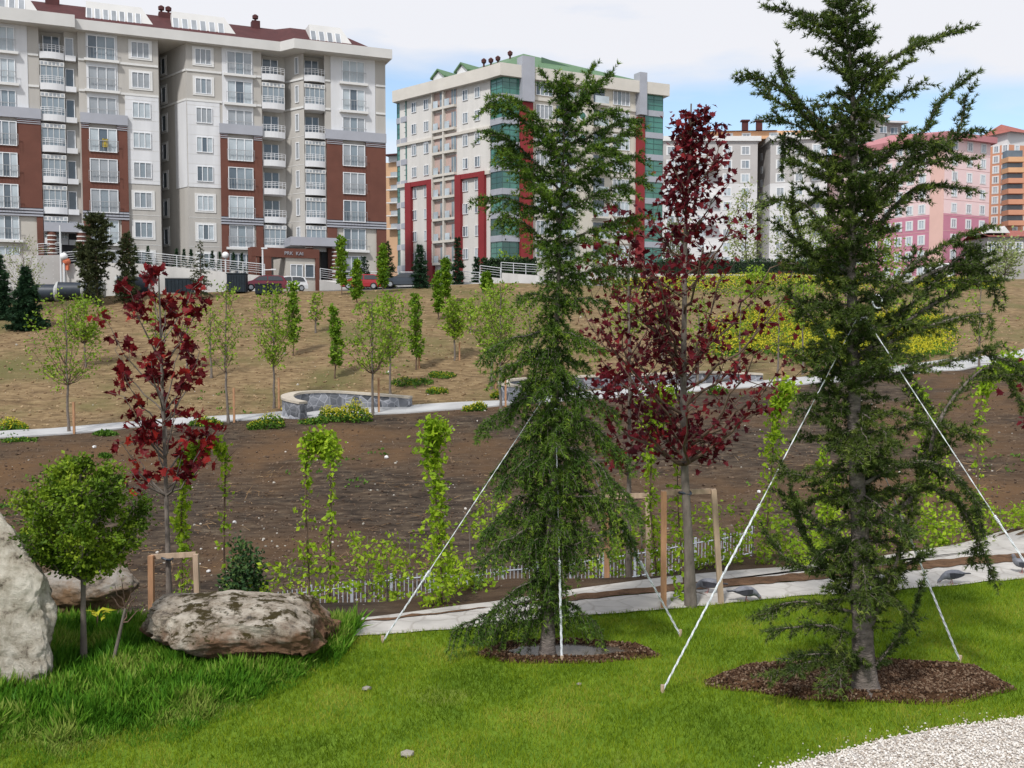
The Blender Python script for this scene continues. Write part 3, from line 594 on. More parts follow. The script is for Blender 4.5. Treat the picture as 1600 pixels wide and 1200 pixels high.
for k in range(8):
    for x in (647.5, 666.5, 727.5, 746.5):
        window(GB, FL, sL(x), .02, zg(k) - 1.25, .95, 1.25, 2, arch=(k == 2), var=int(rg.integers(1, 4)))
    xm = sL(679); xe = sL(714)
    rc = MB(); zz = zg(k) - 1.75
    FL.box(rc, xm, xe, .0, .04, zz + .3, zz + 2.5, 0)
    FL.box(rc, xm, xe, .0, .5, zz - .1, zz + .22, 1)
    FL.box(rc, (xm + xe) / 2 - .12, (xm + xe) / 2 + .12, .04, .48, zz + .22, zz + 2.7, 1)
    FL.box(rc, xm - .1, xm + .08, .04, .48, zz + .22, zz + 2.7, 1)
    for c0 in (xm + .15, (xm + xe) / 2 + .2):
        FL.box(rc, c0 + 1.0, c0 + 1.9, .04, .07, zz + .3, zz + 2.2, 2); FL.box(rc, c0 + 1.42, c0 + 1.48, .07, .10, zz + .3, zz + 2.2, 1); FL.box(rc, c0 + .1, c0 + 1.0, .42, .46, zz + .22, zz + 1.1, 3)
    part(rc, 'balcony', [M_pinkw, bpy.data.materials['cream_parapet'], GL[1], GL[0]], GB)
    sR = lambda px: FR.s_at(px, .05)
    window(GB, FR, sR(850), .08, zg(k) - 1.2, 2.3, 1.55, 4); window(GB, FR, sR(970), .08, zg(k) - 1.25, 2.5, 1.75, 4)
    bb = MB(); z_ = zg(k)
    for x0, x1 in ((869, 893), (927, 944)):
        FR.box(bb, sR(x0), sR(x1), .05, .10, z_ - 1.5, z_ + .6, 0); FR.box(bb, sR(x0) - .3, sR(x1) + .3, .05, .9, z_ - 1.75, z_ - 1.5, 1); FR.box(bb, sR(x0) - .2, sR(x1) + .2, .80, .85, z_ - 1.5, z_ - .6, 2)
    part(bb, 'balcony', [GL[2], bpy.data.materials['cream_parapet'], GL[0]], GB)
    if k < 3:
        rw = MB(); q = FR.pt(sR(909.5), .06); ang = np.linspace(0, 2 * np.pi, 17)[:-1]
        cir = lambda r, o: np.array([[*(FR.pt(sR(909.5) + r * math.cos(a), o)), z_ - .35 + r * math.sin(a)] for a in ang])
        rw.add(np.concatenate([cir(.62, .16), cir(.45, .16)]), [[i, (i + 1) % 16, 16 + (i + 1) % 16, 16 + i] for i in range(16)], 1); rw.add(np.concatenate([cir(.62, .16), cir(.62, .05)]), [[i, (i + 1) % 16, 16 + (i + 1) % 16, 16 + i] for i in range(16)], 1); rw.add(cir(.46, .12), [list(range(16))], 0)
        part(rw, 'round_window', [M_green, M_trim], GB)
# ---------------------------------------------------------------- farther blocks
def block(root, corners, ztop, bands, cols, nfl, fh, zhead, ww=1.3, wh=1.4, trim=True, eave=None, eo=.8, eh=.6, meave=None, lastrow=99):
    """corners: plan points left to right; bands: (z0,z1,mat); cols: per facade list of px"""
    cor = [np.array(c[:2]) for c in corners]; b = np.array([0, 16.])
    for i, (z0, z1, m, nm) in enumerate(bands):
        w_ = MB(); polywall(w_, cor + [cor[-1] + b, cor[0] + b, cor[0]], z0, z1); part(w_, nm, m, root)
    for i, cl_ in enumerate(cols):
        f = Fac(cor[i], cor[i + 1])
        for x in cl_:
            for k in range(nfl): 
                if k < lastrow: window(root, f, f.s_at(x, 0, 300), .0, zhead - fh * k - wh, ww, wh, 2, trim=trim)
    if eave:
        e = MB(); c = sum(cor) / len(cor) + b / 2; pl = [tuple(p + (p - c) / np.linalg.norm(p - c) * eo) for p in cor + [cor[-1] + b, cor[0] + b]]
        e.prism(pl, eave, eave + eh); part(e, 'eave', meave or M_trim, root)
M_taupe = pm('taupe_render', (.42, .40, .385), .9, .05, .3); M_lgrey = pm('light_grey_render', (.60, .59, .585), .9, .05, .3); M_orange = pm('pale_orange_render', (.62, .36, .20), .9, .05, .3)
TB = thing('grey_block', 'grey and white apartment block with an orange top storey beyond the dark red maple', 'building', (*P(1160, 400, 215)[:2], 9))
zt_ = P(1150, 222, 215)[2]; D1 = 215; zhd = P(1150, 231, D1)[2]; fh = 21 / F * D1; zs = P(1150, 288, D1)[2]
block(TB, [P(1036, 300, 214), P(1183, 300, 214)], zt_, [(5, zs, M_lgrey, 'lower_wall'), (zs, zt_, M_taupe, 'upper_wall')], [[1048, 1062, 1096, 1136, 1164]], 9, fh, zhd, 1.5, 1.5, eave=zt_, eh=1.0)
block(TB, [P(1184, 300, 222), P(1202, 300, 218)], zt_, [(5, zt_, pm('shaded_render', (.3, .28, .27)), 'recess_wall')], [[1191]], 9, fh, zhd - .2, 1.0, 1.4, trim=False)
block(TB, [P(1203, 300, 214), P(1292, 300, 211)], zt_, [(5, zs, M_lgrey, 'lower_wall'), (zs, zt_, M_taupe, 'upper_wall')], [[1219, 1248, 1275]], 9, fh, zhd, 1.4, 1.5, eave=zt_, eh=1.0)
at_ = MB(); a = P(1100, 222, 217); b = P(1290, 222, 215); zz = P(1150, 206, 217)[2]
fT = Fac(a, b); fT.box(at_, 0, fT.L, -12, 0, zt_ + .9, zz, 0); part(at_, 'top_storey', M_orange, TB)
for x in (1138, 1166, 1209, 1235, 1262): window(TB, fT, fT.s_at(x, 0, 215), .0, zz - 2.0, 1.4, 1.4, 2, trim=True)
r_ = MB(); A_, B_ = fT.pt(-.5, .8), fT.pt(fT.L * .6, .8); A2, B2 = fT.pt(2, -12), fT.pt(fT.L * .6, -12); m1 = fT.pt(6, -6); m2 = fT.pt(fT.L * .45, -6)
r_.add([[*A_, zz + .004], [*B_, zz + .004], [*B2, zz + .004], [*A2, zz + .004], [*m1, zz + 1.3], [*m2, zz + 1.3]], [[0, 1, 5, 4], [2, 3, 4, 5]]).add([[*A_, zz + .004], [*B_, zz + .004], [*B2, zz + .004], [*A2, zz + .004], [*m1, zz + 1.3], [*m2, zz + 1.3]], [[1, 2, 5], [3, 0, 4]])
part(r_, 'roof', pm('faded_red_tiles', (.32, .12, .09), .8, .1, 1), TB)
for x in (1164, 1186): c_ = MB(); q = fT.pt(fT.s_at(x, -4, 200), -4); c_.box((q[0] - .6, q[1] - .5, zz + .2), (q[0] + .6, q[1] + .5, zz + 2.8)); c_.box((q[0] - .9, q[1] - .8, zz + 2.8), (q[0] + .9, q[1] + .8, zz + 3.1)); part(c_, 'chimney', M_roof, TB)
q = P(1080, 355, 213.2); text('OT', 3.2, (q[0], q[1], q[2] - 1.4), 0, flat('red_letters', (.55, .05, .06)), TB)
bc = MB(); 
for k in range(4):
    pass
    for x_, D_ in ((1109, 213.2), (1276, 211)):
        q = P(x_, 262 + k * 42, D_); bc.box((q[0] - 1.6, q[1] - 1.1, q[2] - .9), (q[0] + 1.6, q[1] + .6, q[2] - .1))
parts(bc, 'balcony', M_trim, TB)
# concrete-grey top of a block farther up the hill
CB = thing('hilltop_block', 'bare grey block with flat overhanging roofs, topmost behind the right hand conifer', 'building', (*P(1370, 240, 250)[:2], 10))
w_ = MB(); f = Fac(P(1335, 200, 250), P(1412, 200, 252)); zc = lambda y, x=1370: P(x, y, 250)[2]
f.box(w_, 1, f.L * .62, -14, 0, 5, zc(183)); f.box(w_, f.L * .62, f.L, -14, -1, 5, zc(190)); part(w_, 'wall', pm('grey_concrete', (.33, .31, .30), .9, .08, .3), CB)
w_ = MB(); f.box(w_, 0, f.L * .66, -15, 1.2, zc(183), zc(179)); f.box(w_, f.L * .66, f.L + 1, -15, .5, zc(190), zc(187)); part(w_, 'roof', M_lgrey, CB)
for x in (1345, 1362, 1380, 1400):
    for y in (206, 226): window(CB, f, f.s_at(x, 0, 200), .02 if x < 1382 else -.95, zc(y), 1.8, 1.5, 2, var=3)
# pink block
PB = thing('pink_block', 'light pink apartment block with magenta lower storeys behind the right hand conifer', 'building', (*P(1475, 400, 188)[:2], 9))
M_pink = pm('pink_render', (.74, .56, .55), .9, .04, .3); M_mag = pm('magenta_render', (.50, .21, .28), .9, .05, .3); M_peave = pm('dusty_red_eave', (.42, .18, .19), .8, .06, .3); M_salmon = pm('salmon_render', (.68, .44, .38), .9, .04, .3)  # pink and magenta walls lightened: distance haze put into the colour
cK = P(1475, 300, 186); cL = P(1318, 300, 206); cR = P(1546, 300, 192); zt_ = P(1475, 216, 186)[2]; zmg = P(1475, 333, 186)[2]; zhd = P(1492, 222, 188)[2]; fh = 24.0 / F * 187.5
block(PB, [cL, cK, cR], zt_, [(5, zmg, M_mag, 'lower_wall'), (zmg, zt_, M_pink, 'upper_wall')], [[1345, 1367, 1388, 1405, 1422, 1441], [1491, 1514, 1535]], 9, fh, zhd, 1.1, 1.35, trim=True, eave=zt_, eo=1.2, eh=1.1, meave=M_peave)
fK = Fac(cL, cK); cst = MB(); fK.box(cst, fK.L - 2.9, fK.L, .0, .06, 5, zt_); fR_ = Fac(cK, cR)
for f in (fK, fR_):
    for k in range(9): f.box(cst, 0 if f is fR_ else 0, f.L - (3 if f is fK else 0), 0, .03, zhd - fh * k + .75, zhd - fh * k + .83, 1)
part(cst, 'corner_strip', [M_salmon, flat('pale_pink_line', (.6, .38, .36))], PB)
r_ = MB(); zr = zt_ + 1.1; c4 = [cL[:2] + [-1, 0], cK[:2] + [0, -1], cR[:2] + [1, 0], cR[:2] + [-8, 20], cL[:2] + [10, 20]]; apx = (cK[:2] + cL[:2]) / 2 + [3, 9]
v = [(*c, zr) for c in c4] + [(*apx, zr + 3.0)]; r_.add(v, [[i, (i + 1) % 5, 5] for i in range(5)]); part(r_, 'roof', M_peave, PB)
# orange block
OB = thing('orange_block', 'orange and grey apartment block with balconies at the right edge', 'building', (*P(1580, 400, 215)[:2], 9))
M_or = pm('orange_render', (.55, .27, .17), .9, .05, .3)  # orange lightened as well, the wall colour itself carries the haze
oA = P(1543, 300, 216); oB = P(1572, 300, 213); oC = P(1625, 300, 216); zt_ = P(1575, 205, 213)[2]; zm = P(1560, 227, 214)[2]
block(OB, [oA, oB, oC], zt_, [(5, zm, M_or, 'lower_wall'), (zm, zt_, M_lgrey, 'upper_wall')], [[1555, 1569], [1587, 1604]], 9, 15.6 / F * 214, P(1560, 228, 214)[2], .9, 1.2, trim=True)
r_ = MB(); zr = zt_; v = [(*(oA[:2] + [-2, 0]), zr - .8), (*(oB[:2] + [0, -1.5]), zr - .3), (*(oC[:2] + [1, 0]), zr - .3), (*(oC[:2] + [0, 16]), zr), (*(oA[:2] + [0, 16]), zr - .8), (*(oB[:2] + [1, 5]), zr + 2.4)]
r_.add(v, [[i, (i + 1) % 5, 5] for i in range(5)]); part(r_, 'roof', pm('brown_red_tiles', (.30, .10, .08), .8, .1, 1), OB)
for k in range(7):
    bb = MB(); y = 250 + k * 16.5; q = P(1584, y, 210.5); bb.box((q[0] - 1.6, q[1] - 1, q[2] - .5), (q[0] + 2.0, q[1] + 2, q[2] + .5), m=0); bb.box((q[0] - 1.4, q[1] + .2, q[2] + .5), (q[0] + 1.9, q[1] + 2, q[2] + 2.0), m=1)
    part(bb, 'balcony', [M_or if k > 1 else M_orange, GL[2]], OB)
# sliver of an orange-beige building between the two big blocks, and the low house at the right
SB = thing('beige_balcony_building', 'pale orange building in the gap between the two nearest apartment blocks', 'building', (*P(620, 400, 165)[:2], 8))
w_ = MB(); a = P(598, 300, 165); b = P(640, 300, 163); f = Fac(a, b); zz = lambda y: P(615, y, 165)[2]; f.box(w_, 0, f.L, -12, 0, 5, zz(255)); part(w_, 'wall', pm('sandy_orange_render', (.52, .33, .20), .9, .06, .3), SB)
for k in range(5):
    bb = MB(); y = 278 + 20 * k; f.box(bb, f.L * .3, f.L * .85, .0, .02, zz(y) , zz(y - 8), 1); f.box(bb, f.L * .25, f.L, .0, 1.0, zz(y + 1.5), zz(y), 0); part(bb, 'balcony', [M_trim, GL[3]], SB)
w_ = MB(); f.box(w_, f.L * .3, f.L, -13, .6, zz(255), zz(246)); part(w_, 'top_storey', M_lgrey, SB); w_ = MB(); f.box(w_, f.L * .22, f.L, -14, 1.4, zz(246), zz(244)); part(w_, 'roof', M_roof, SB)
HB = thing('small_house', 'low grey house with red tiled roof and two white dormers at right', 'building', (*P(1580, 400, 175)[:2], 9))
w_ = MB(); f = Fac(P(1546, 380, 176), P(1640, 380, 176)); zz = lambda y: P(1575, y, 176)[2]; f.box(w_, 0, f.L, -9, 0, 5, zz(370)); part(w_, 'wall', pm('grey_stucco', (.36, .34, .32), .9, .08, .4), HB)
w_ = MB(); v = f.T()(np.array([[-.5, -.8, zz(370)], [f.L, -.8, zz(370)], [f.L, 5, zz(356)], [-.5, 5, zz(356)], [-.5, 10, zz(370)], [f.L, 10, zz(370)]])); w_.add(v, [[0, 1, 2, 3], [3, 2, 5, 4], [0, 4, 5, 1]]); hr = part(w_, 'roof', bpy.data.materials['brown_red_tiles'], HB)
for x in (1556, 1573):
    w_ = MB(); s_ = f.s_at(x, 1, 360); v = f.T()(np.array([[s_ - 1, -.2, zz(364)], [s_ + 1, -.2, zz(364)], [s_, -.2, zz(353)], [s_ - 1, 5, zz(364)], [s_ + 1, 5, zz(364)], [s_, 5, zz(353)]])); w_.add(v, [[0, 1, 2]]).add(v, [[0, 2, 5, 3], [1, 4, 5, 2]]); part(w_, 'dormer', M_trim, hr)
for x in (1549, 1561, 1578, 1592): window(HB, f, f.s_at(x, 0, 380), .02, zz(392), .9, 1.4, 2, trim=True, var=3)
# ================================================================ STREET LEVEL BY THE BUILDINGS
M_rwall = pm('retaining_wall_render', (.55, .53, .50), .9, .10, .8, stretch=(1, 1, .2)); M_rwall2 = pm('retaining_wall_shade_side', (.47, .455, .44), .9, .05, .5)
M_steel = flat('painted_steel', (.62, .63, .64), .4)
def rwall(name, label, pl, thick=.35, mt=None, group='retaining walls along the street'):
    """pl: (px, ytop, D)"""
    q = [P(px, y, D) for px, y, D in pl]; mb = MB()
    a = [tuple(p[:2]) for p in q]; b = [(p[0], p[1] + thick) for p in q][::-1]; zt = [p[2] for p in q]
    mb.prism(a + b, 4.5, zt + zt[::-1]); return solo(mb, name, mt or M_rwall, label, 'retaining wall', (q[0][0], q[0][1], 5), group), q
def railing(label, pl, hgt=1.0, nr=5, step=1.9, group='railings on the retaining walls', rr=.03):
    q = np.array([P(px, y, D) + [0, .15, 0] for px, y, D in pl]); d = np.concatenate([[0], np.cumsum(np.linalg.norm(np.diff(q, axis=0), axis=1))])
    t = thing('railing', label, 'railing', q[0], group)
    L = d[-1]; n = max(2, int(L / step) + 1); at = lambda s: np.array([np.interp(s, d, q[:, i]) for i in range(3)])
    for s in np.linspace(0, L, n): mb = MB(); p = at(s); mb.tube([p + [0, 0, -.1], p + [0, 0, hgt]], rr * 1.3, 4); part(mb, 'post', M_steel, t)
    for k in range(nr): mb = MB(); mb.tube([p + [0, 0, hgt * (k + 1) / nr] for p in q], rr * (1.3 if k == nr - 1 else .7), 4); part(mb, 'rail', M_steel, t)
    return t
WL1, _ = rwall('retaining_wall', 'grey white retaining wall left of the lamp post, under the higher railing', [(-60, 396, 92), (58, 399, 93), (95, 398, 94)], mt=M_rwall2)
WL2, _ = rwall('retaining_wall', 'long cream retaining wall sloping down to the brown portal', [(97, 413, 93.6), (140, 410, 94), (220, 412, 94.6), (320, 422, 96), (413, 431, 97)])
railing('white railing on the higher left retaining wall, beside the first entrance', [(58, 399, 93), (95, 397, 94)], 1.05)
railing('long white railing sloping down to the brown portal', [(98, 412, 93.6), (140, 409, 94), (220, 411, 94.6), (320, 421, 96), (413, 430, 97)], 1.05)
rwall('retaining_wall', 'low cream wall right of the brown portal, behind the red car', [(499, 437, 100), (528, 442, 101), (600, 440, 103), (650, 440, 105)])
railing('white railing right of the brown portal, behind the red car', [(500, 436, 100), (528, 440, 101), (600, 441, 103), (650, 441, 105)], 1.05)
rwall('retaining_wall', 'lowest of the three stepped white walls before the glass cornered building', [(690, 441, 108), (716, 440, 108.2), (749, 442, 108.8)])
rwall('retaining_wall', 'middle one of the three stepped white walls before the glass cornered building', [(750, 431, 109), (784, 435, 109.6)])
rwall('retaining_wall', 'highest of the three stepped white walls before the glass cornered building', [(783, 426, 110), (862, 432, 111)])
railing('lowest white railing before the glass cornered building', [(716, 439, 108.2), (749, 441, 108.8)], 1.05, 4, 1.3)
railing('middle stepped white railing before the glass cornered building', [(750, 430, 109), (782, 434, 109.6)], 1.05, 4, 1.3)
railing('highest white railing before the glass cornered building, left of the conifer', [(783, 425, 110), (860, 430, 111)], 1.05, 4, 1.3)
rwall('kerb_wall', 'long low pale wall along the road above the slope, behind the dark red maples', [(905, 427, 121), (1100, 428, 124), (1320, 430, 128), (1430, 431, 130)], .3, group=None)
# cars --------------------------------------------------------------------------
M_tyre = flat('tyre', (.02, .02, .02), .9); M_rim = flat('rim', (.45, .46, .48), .35, metal=.6); M_cglass = flat('car_glass', (.03, .035, .04), .08, .8)
M_tail = flat('tail_light', (.45, .02, .02), .3); M_head = flat('head_light', (.75, .78, .8), .2); M_plate = flat('number_plate', (.7, .7, .7), .6)
def car(label, col, loc, rz, kind='hatch', L=4.0):
    """local x forward; built around the ground point"""
    t = thing('parked_car' if kind != 'van' else 'white_van', label, 'car' if kind != 'van' else 'van', loc, 'vehicles parked by the apartment blocks', rz)
    W = .86; M_p = pm('paint_' + label.split()[0], col, .25, .03, 1, spec=.6)
    if kind == 'hatch': prof = [(-.5, .28), (-.5, .62), (-.485, .92), (-.43, 1.36), (-.30, 1.46), (.02, 1.45), (.12, 1.38), (.27, .98), (.44, .80), (.495, .62), (.5, .28)]; gi = (3, 7)
    elif kind == 'sedan': prof = [(-.5, .3), (-.5, .70), (-.48, .93), (-.33, .96), (-.22, 1.36), (-.10, 1.42), (.06, 1.40), (.24, .96), (.44, .80), (.495, .6), (.5, .28)]; gi = (4, 7)
    else: prof = [(-.5, .35), (-.5, 1.0), (-.49, 1.95), (-.45, 2.12), (.20, 2.10), (.30, 1.9), (.38, 1.2), (.49, .98), (.5, .6), (.5, .33)]; gi = (3, 6)
    n = len(prof); mb = MB(); vs = []
    for y in (-1, -.93, .93, 1):
        for x, z in prof:
            tap = 1 - .16 * max(0, (z - .85)) / .6 if kind != 'van' else 1 - .05 * max(0, z - 1)
            sh = .97 if abs(y) == 1 else 1.0
            zz = z if abs(y) < 1 else min(z, z * .985)
            vs.append((x * L * (1 if abs(y) < 1 else .985), y * W * tap, zz))
    v = np.array(vs)
    for r in range(3): mb.add(v, [[r*n+i, r*n+i+1, (r+1)*n+i+1, (r+1)*n+i] for i in range(n - 1)])
    mb.add(v, [[0, n, 2*n, 3*n]]) ; mb.add(v, [list(range(n))[::-1]]); mb.add(v, [list(range(3*n, 4*n))])
    mb.add(v, [[n-1, 2*n-1, 3*n-1, 4*n-1][::-1]]); part(mb, 'body', M_p, t)
    top = max(z for x, z in prof)
    def side(y, xs, nm):
        for s in (-1, 1):
            m_ = MB(); q = []
            for x, z in xs:
                tap = 1 - .16 * max(0, (z - .85)) / .6 if kind != 'van' else 1 - .05 * max(0, z - 1)
                q.append((x * L, s * (W * tap + .012), z))
            m_.add(q, [list(range(len(q)))] if s < 0 else [list(range(len(q)))[::-1]]); part(m_, nm, M_cglass, t)
    if kind == 'hatch': side(0, [(-.42, .98), (-.08, .96), (-.08, 1.36), (-.30, 1.38), (-.38, 1.30)], 'side_window'); side(0, [(-.055, .96), (.235, .98), (.12, 1.31), (.0, 1.36), (-.055, 1.36)], 'side_window')
    elif kind == 'sedan': side(0, [(-.29, .98), (-.05, .96), (-.05, 1.34), (-.12, 1.34), (-.20, 1.27)], 'side_window'); side(0, [(-.03, .96), (.21, .97), (.07, 1.32), (-.03, 1.34)], 'side_window')
    else: side(0, [(.14, 1.2), (.35, 1.22), (.29, 1.75), (.14, 1.8)], 'side_window')
    def scr(i, j, nm):
        (x0, z0), (x1, z1) = prof[i], prof[j]; m_ = MB(); dx, dz = x1 - x0, z1 - z0; nx, nz_ = -(z1 - z0), (x1 - x0) * L; l_ = math.hypot(nx, nz_); nx, nz_ = nx / l_, nz_ / l_
        if nx * x0 < 0 or nz_ < 0 and abs(nz_) > abs(nx): nx, nz_ = -nx, -nz_
        a = (x0 + dx * .12, z0 + dz * .12); b = (x1 - dx * .1, z1 - dz * .1); e = .018; w0 = W * .86; w1 = W * .76
        m_.add([(a[0]*L + nx*e, -w0, a[1] + nz_*e), (b[0]*L + nx*e, -w1, b[1] + nz_*e), (b[0]*L + nx*e, w1, b[1] + nz_*e), (a[0]*L + nx*e, w0, a[1] + nz_*e)], [0, 1, 2, 3]); part(m_, nm, M_cglass, t)
    if kind == 'hatch': scr(7, 6, 'windscreen'); scr(2, 3, 'rear_window')
    elif kind == 'sedan': scr(7, 6, 'windscreen'); scr(3, 4, 'rear_window')
    else: scr(6, 5, 'windscreen'); scr(1, 2, 'rear_window')
    zl = .72 if kind != 'van' else .95
    for s in (-1, 1):
        m_ = MB(); m_.box((L * .47, s * W * .72 - .13, zl - .12), (L * .5 + .012, s * W * .72 + .13, zl + .04)); part(m_, 'headlight', M_head, t)
        m_ = MB(); m_.box((-L * .5 - .012, s * W * .78 - .10, zl - .02), (-L * .47, s * W * .78 + .10, zl + .22)); part(m_, 'tail_light', M_tail, t)
    m_ = MB(); m_.box((-L * .5 - .02, -.26, .48), (-L * .49, .26, .60)); part(m_, 'number_plate', M_plate, t)
    for x in (-.31, .31):
        for s in (-1, 1):
            m_ = MB(); r = .32 if kind != 'van' else .36; m_.tube([(x * L, s * (W - .19), r), (x * L, s * (W - .17), r), (x * L, s * (W + .02), r), (x * L, s * (W + .035), r)], [r * .9, r, r, r * .92], 18); w = part(m_, 'wheel', M_tyre, t)
            m_ = MB(); m_.tube([(x * L, s * (W + .0), r), (x * L, s * (W + .045), r)], r * .62, 12); part(m_, 'rim', M_rim, w)
    return t
gp = lambda px, D: GD(px, D, 447)
car('dark red hatchback parked beside the white hatchback, left of the kiosk', (.13, .008, .02), gp(413, 94.2), R(197))
car('white hatchback half behind the dark red one', (.72, .72, .72), gp(446, 96.6), R(222))
car('bright red hatchback parked alone behind the slim columnar trees', (.32, .012, .018), gp(565, 98.5), R(184), L=3.9)
car('dark blue grey saloon car parked right of the red one', (.035, .045, .06), gp(632, 99), R(185), 'sedan', 4.4)
car('white van with a dark rear window in front of the pink block', (.78, .78, .78), GD(1463, 131.5, 430) , R(100), 'van', 4.8)
# pipes and containers ----------------------------------------------------------
M_pipe = pm('dark_plastic_pipe', (.035, .045, .06), .45, .15, .6); M_pend = flat('pipe_end_grey', (.42, .43, .42), .6); M_in = flat('pipe_inside', (.01, .01, .012), .9)
def pipe(label, a, b, D0, D1, r=.75):
    A = gp(a, D0); B = gp(b, D1); z = max(A[2], B[2]) + r; A = np.array([A[0], A[1], z]); B = np.array([B[0], B[1], z]); t = thing('drain_pipe', label, 'pipe', A, 'large dark drain pipes lying along the wall')
    m = MB(); n = 9; pts = np.linspace(0, 1, 40)[:, None] * (B - A) + A; rr = r * (1 + .025 * (np.arange(40) % 2)); m.tube(pts, rr, 20, cap=False); part(m, 'pipe_body', M_pipe, t, True)
    for e, s in ((A, -1), (B, 1)):
        d = (B - A) / np.linalg.norm(B - A) * s; m = MB(); m.tube([e, e + d * .18, e + d * .181, e + d * .05], [r * 1.06, r * 1.06, r * .93, r * .93], 24, cap=False); part(m, 'pipe_collar', M_pend, t)
        m = MB(); m.tube([e + d * .04, e + d * .05], r * .92, 20); part(m, 'pipe_opening', M_in, t)
pipe('large dark drain pipe at the far left, partly behind the dark spruce', -30, 14, 89.5, 90)
pipe('large dark drain pipe lying left of the tall pine', 60, 88, 90.5, 90.6); pipe('long dark drain pipe lying behind the tall pine', 92, 128, 90.6, 91)
pipe('short dark drain pipe stacked between the pine and the slim conifer', 133, 160, 91, 91.3); pipe('dark drain pipe lying right of the slim conifer, above the red maple crown', 183, 232, 91.4, 92.3, .8)
M_bin = pm('dark_container', (.012, .02, .028), .6, .2, 2)
def container(label, px, D, w, dd, hh, rz=.1, lid=True):
    t = thing('waste_container', label, 'container', gp(px, D), 'dark containers at the top of the slope', rz); m = MB()
    m.box((-w/2, -dd/2, .05), (w/2, dd/2, hh)); part(m, 'body', M_bin, t)
    for k in range(-3, 4): 
        m = MB(); x = k * w / 7; m.box((x - .03, -dd/2 - .05, .1), (x + .03, -dd/2 - .002, hh - .12)); part(m, 'rib', M_bin, t)
    m = MB(); m.box((-w/2 - .05, -dd/2 - .06, hh + .003), (w/2 + .05, dd/2 + .05, hh + .09)); part(m, 'lid', M_bin if lid else M_conc, t)
container('long low dark container with a pale top, behind the red maple crown', 281, 94, 2.4, 1.2, 1.35, .1, False)
container('tall square dark container standing alone at the top of the slope', 371, 91.5, 1.65, 1.4, 1.65)
container('left one of the two dark containers before the dark red car', 409, 90.6, 1.05, 1.0, .85); container('right one of the two dark containers before the dark red car', 428, 91, 1.2, 1.0, .8)
# lamps -------------------------------------------------------------------------
M_globe = flat('lamp_globe', (.8, .8, .8), .3)
def globe(m, c, r, k=10): 
    th = np.linspace(0, np.pi, k); m.tube([(c[0], c[1], c[2] - r * math.cos(a)) for a in th], np.maximum(r * np.sin(th), .004), 14, cap=False); return m
def lamp(label, px, D, ytop, z0=None, globes=1, arm=0):
    b = gp(px, D); zt = P(px, ytop, D)[2]; t = thing('street_lamp', label, 'lamp', b, 'lamp posts near the retaining wall')
    m = MB(); m.tube([b, [b[0], b[1], zt]], [.11, .075], 8); part(m, 'pole', M_steel, t)
    if globes: part(globe(MB(), (b[0], b[1], zt + .2), .34), 'globe', M_globe, t, True)
    if arm:
        m = MB(); m.tube([[b[0], b[1], zt - 2.0], [b[0] + arm, b[1], zt - 1.95]], .05, 6); m.box((b[0] + arm - .2, b[1] - .12, zt - 2.0), (b[0] + arm + .25, b[1] + .12, zt - 1.88)); part(m, 'arm', M_steel, t)
        m = MB(); m.box((b[0] - .1, b[1] - .12, zt), (b[0] + .45, b[1] + .12, zt + .13)); part(m, 'lamp_head', M_steel, t)
lamp('tall pale lamp post at the corner of the two left retaining walls', 96, 93.2, 352, globes=0)
lamp('pale lamp post with a side arm left of the kiosk', 411, 96, 389, globes=0, arm=1.0)
lamp('lamp post with a white globe at the left wall corner, by the first entrance', 101, 93.1, 404); lamp('lamp post with a white globe behind the long railing', 353, 98.5, 402)
m = MB(); q = P(104, 407, 93.3); globe(m, (q[0], q[1], q[2] - .1), .36, 7); m.box((q[0] - .25, q[1] - .15, q[2] - .9), (q[0] + .18, q[1] + .15, q[2])); solo(m, 'flower_bag', pm('orange_cloth', (.6, .17, .09), .9, .2, 6), 'orange bundle hanging over the wall beside the first globe lamp', 'bundle', q)
# dwarf stone walls by the concrete path ------------------------------------------
def stonemat():
    m, n, l, b = nodes('grey_rubble_stone'); tcn = n.new('ShaderNodeTexCoord'); vo = n.new('ShaderNodeTexVoronoi'); vo.inputs['Scale'].default_value = 2.6
    ve = n.new('ShaderNodeTexVoronoi'); ve.feature = 'DISTANCE_TO_EDGE'; ve.inputs['Scale'].default_value = 2.6
    for q in (vo, ve): l.new(tcn.outputs['Object'], q.inputs['Vector'])
    r = n.new('ShaderNodeValToRGB'); r.color_ramp.elements[0].color = (.06, .065, .075, 1); r.color_ramp.elements[1].color = (.27, .28, .31, 1)
    sp_ = n.new('ShaderNodeSeparateXYZ'); l.new(vo.outputs['Color'], sp_.inputs[0]); l.new(sp_.outputs[0], r.inputs[0])
    r2 = n.new('ShaderNodeValToRGB'); r2.color_ramp.elements[0].color = (1.9, 1.85, 1.8, 1); r2.color_ramp.elements[1].position = .07; r2.color_ramp.elements[1].color = (1, 1, 1, 1); l.new(ve.outputs['Distance'], r2.inputs[0])
    mu = n.new('ShaderNodeMixRGB'); mu.blend_type = 'MULTIPLY'; mu.inputs[0].default_value = 1; l.new(r.outputs[0], mu.inputs[1]); l.new(r2.outputs[0], mu.inputs[2]); l.new(mu.outputs[0], b.inputs['Base Color'])
    bp = n.new('ShaderNodeBump'); bp.inputs['Distance'].default_value = .08; l.new(ve.outputs['Distance'], bp.inputs['Height']); l.new(bp.outputs[0], b.inputs['Normal']); b.inputs['Roughness'].default_value = .9; return m
M_rub = stonemat(); M_copin = pm('coping_stone', (.45, .40, .33), .9, .15, 1.5, bump=.02)
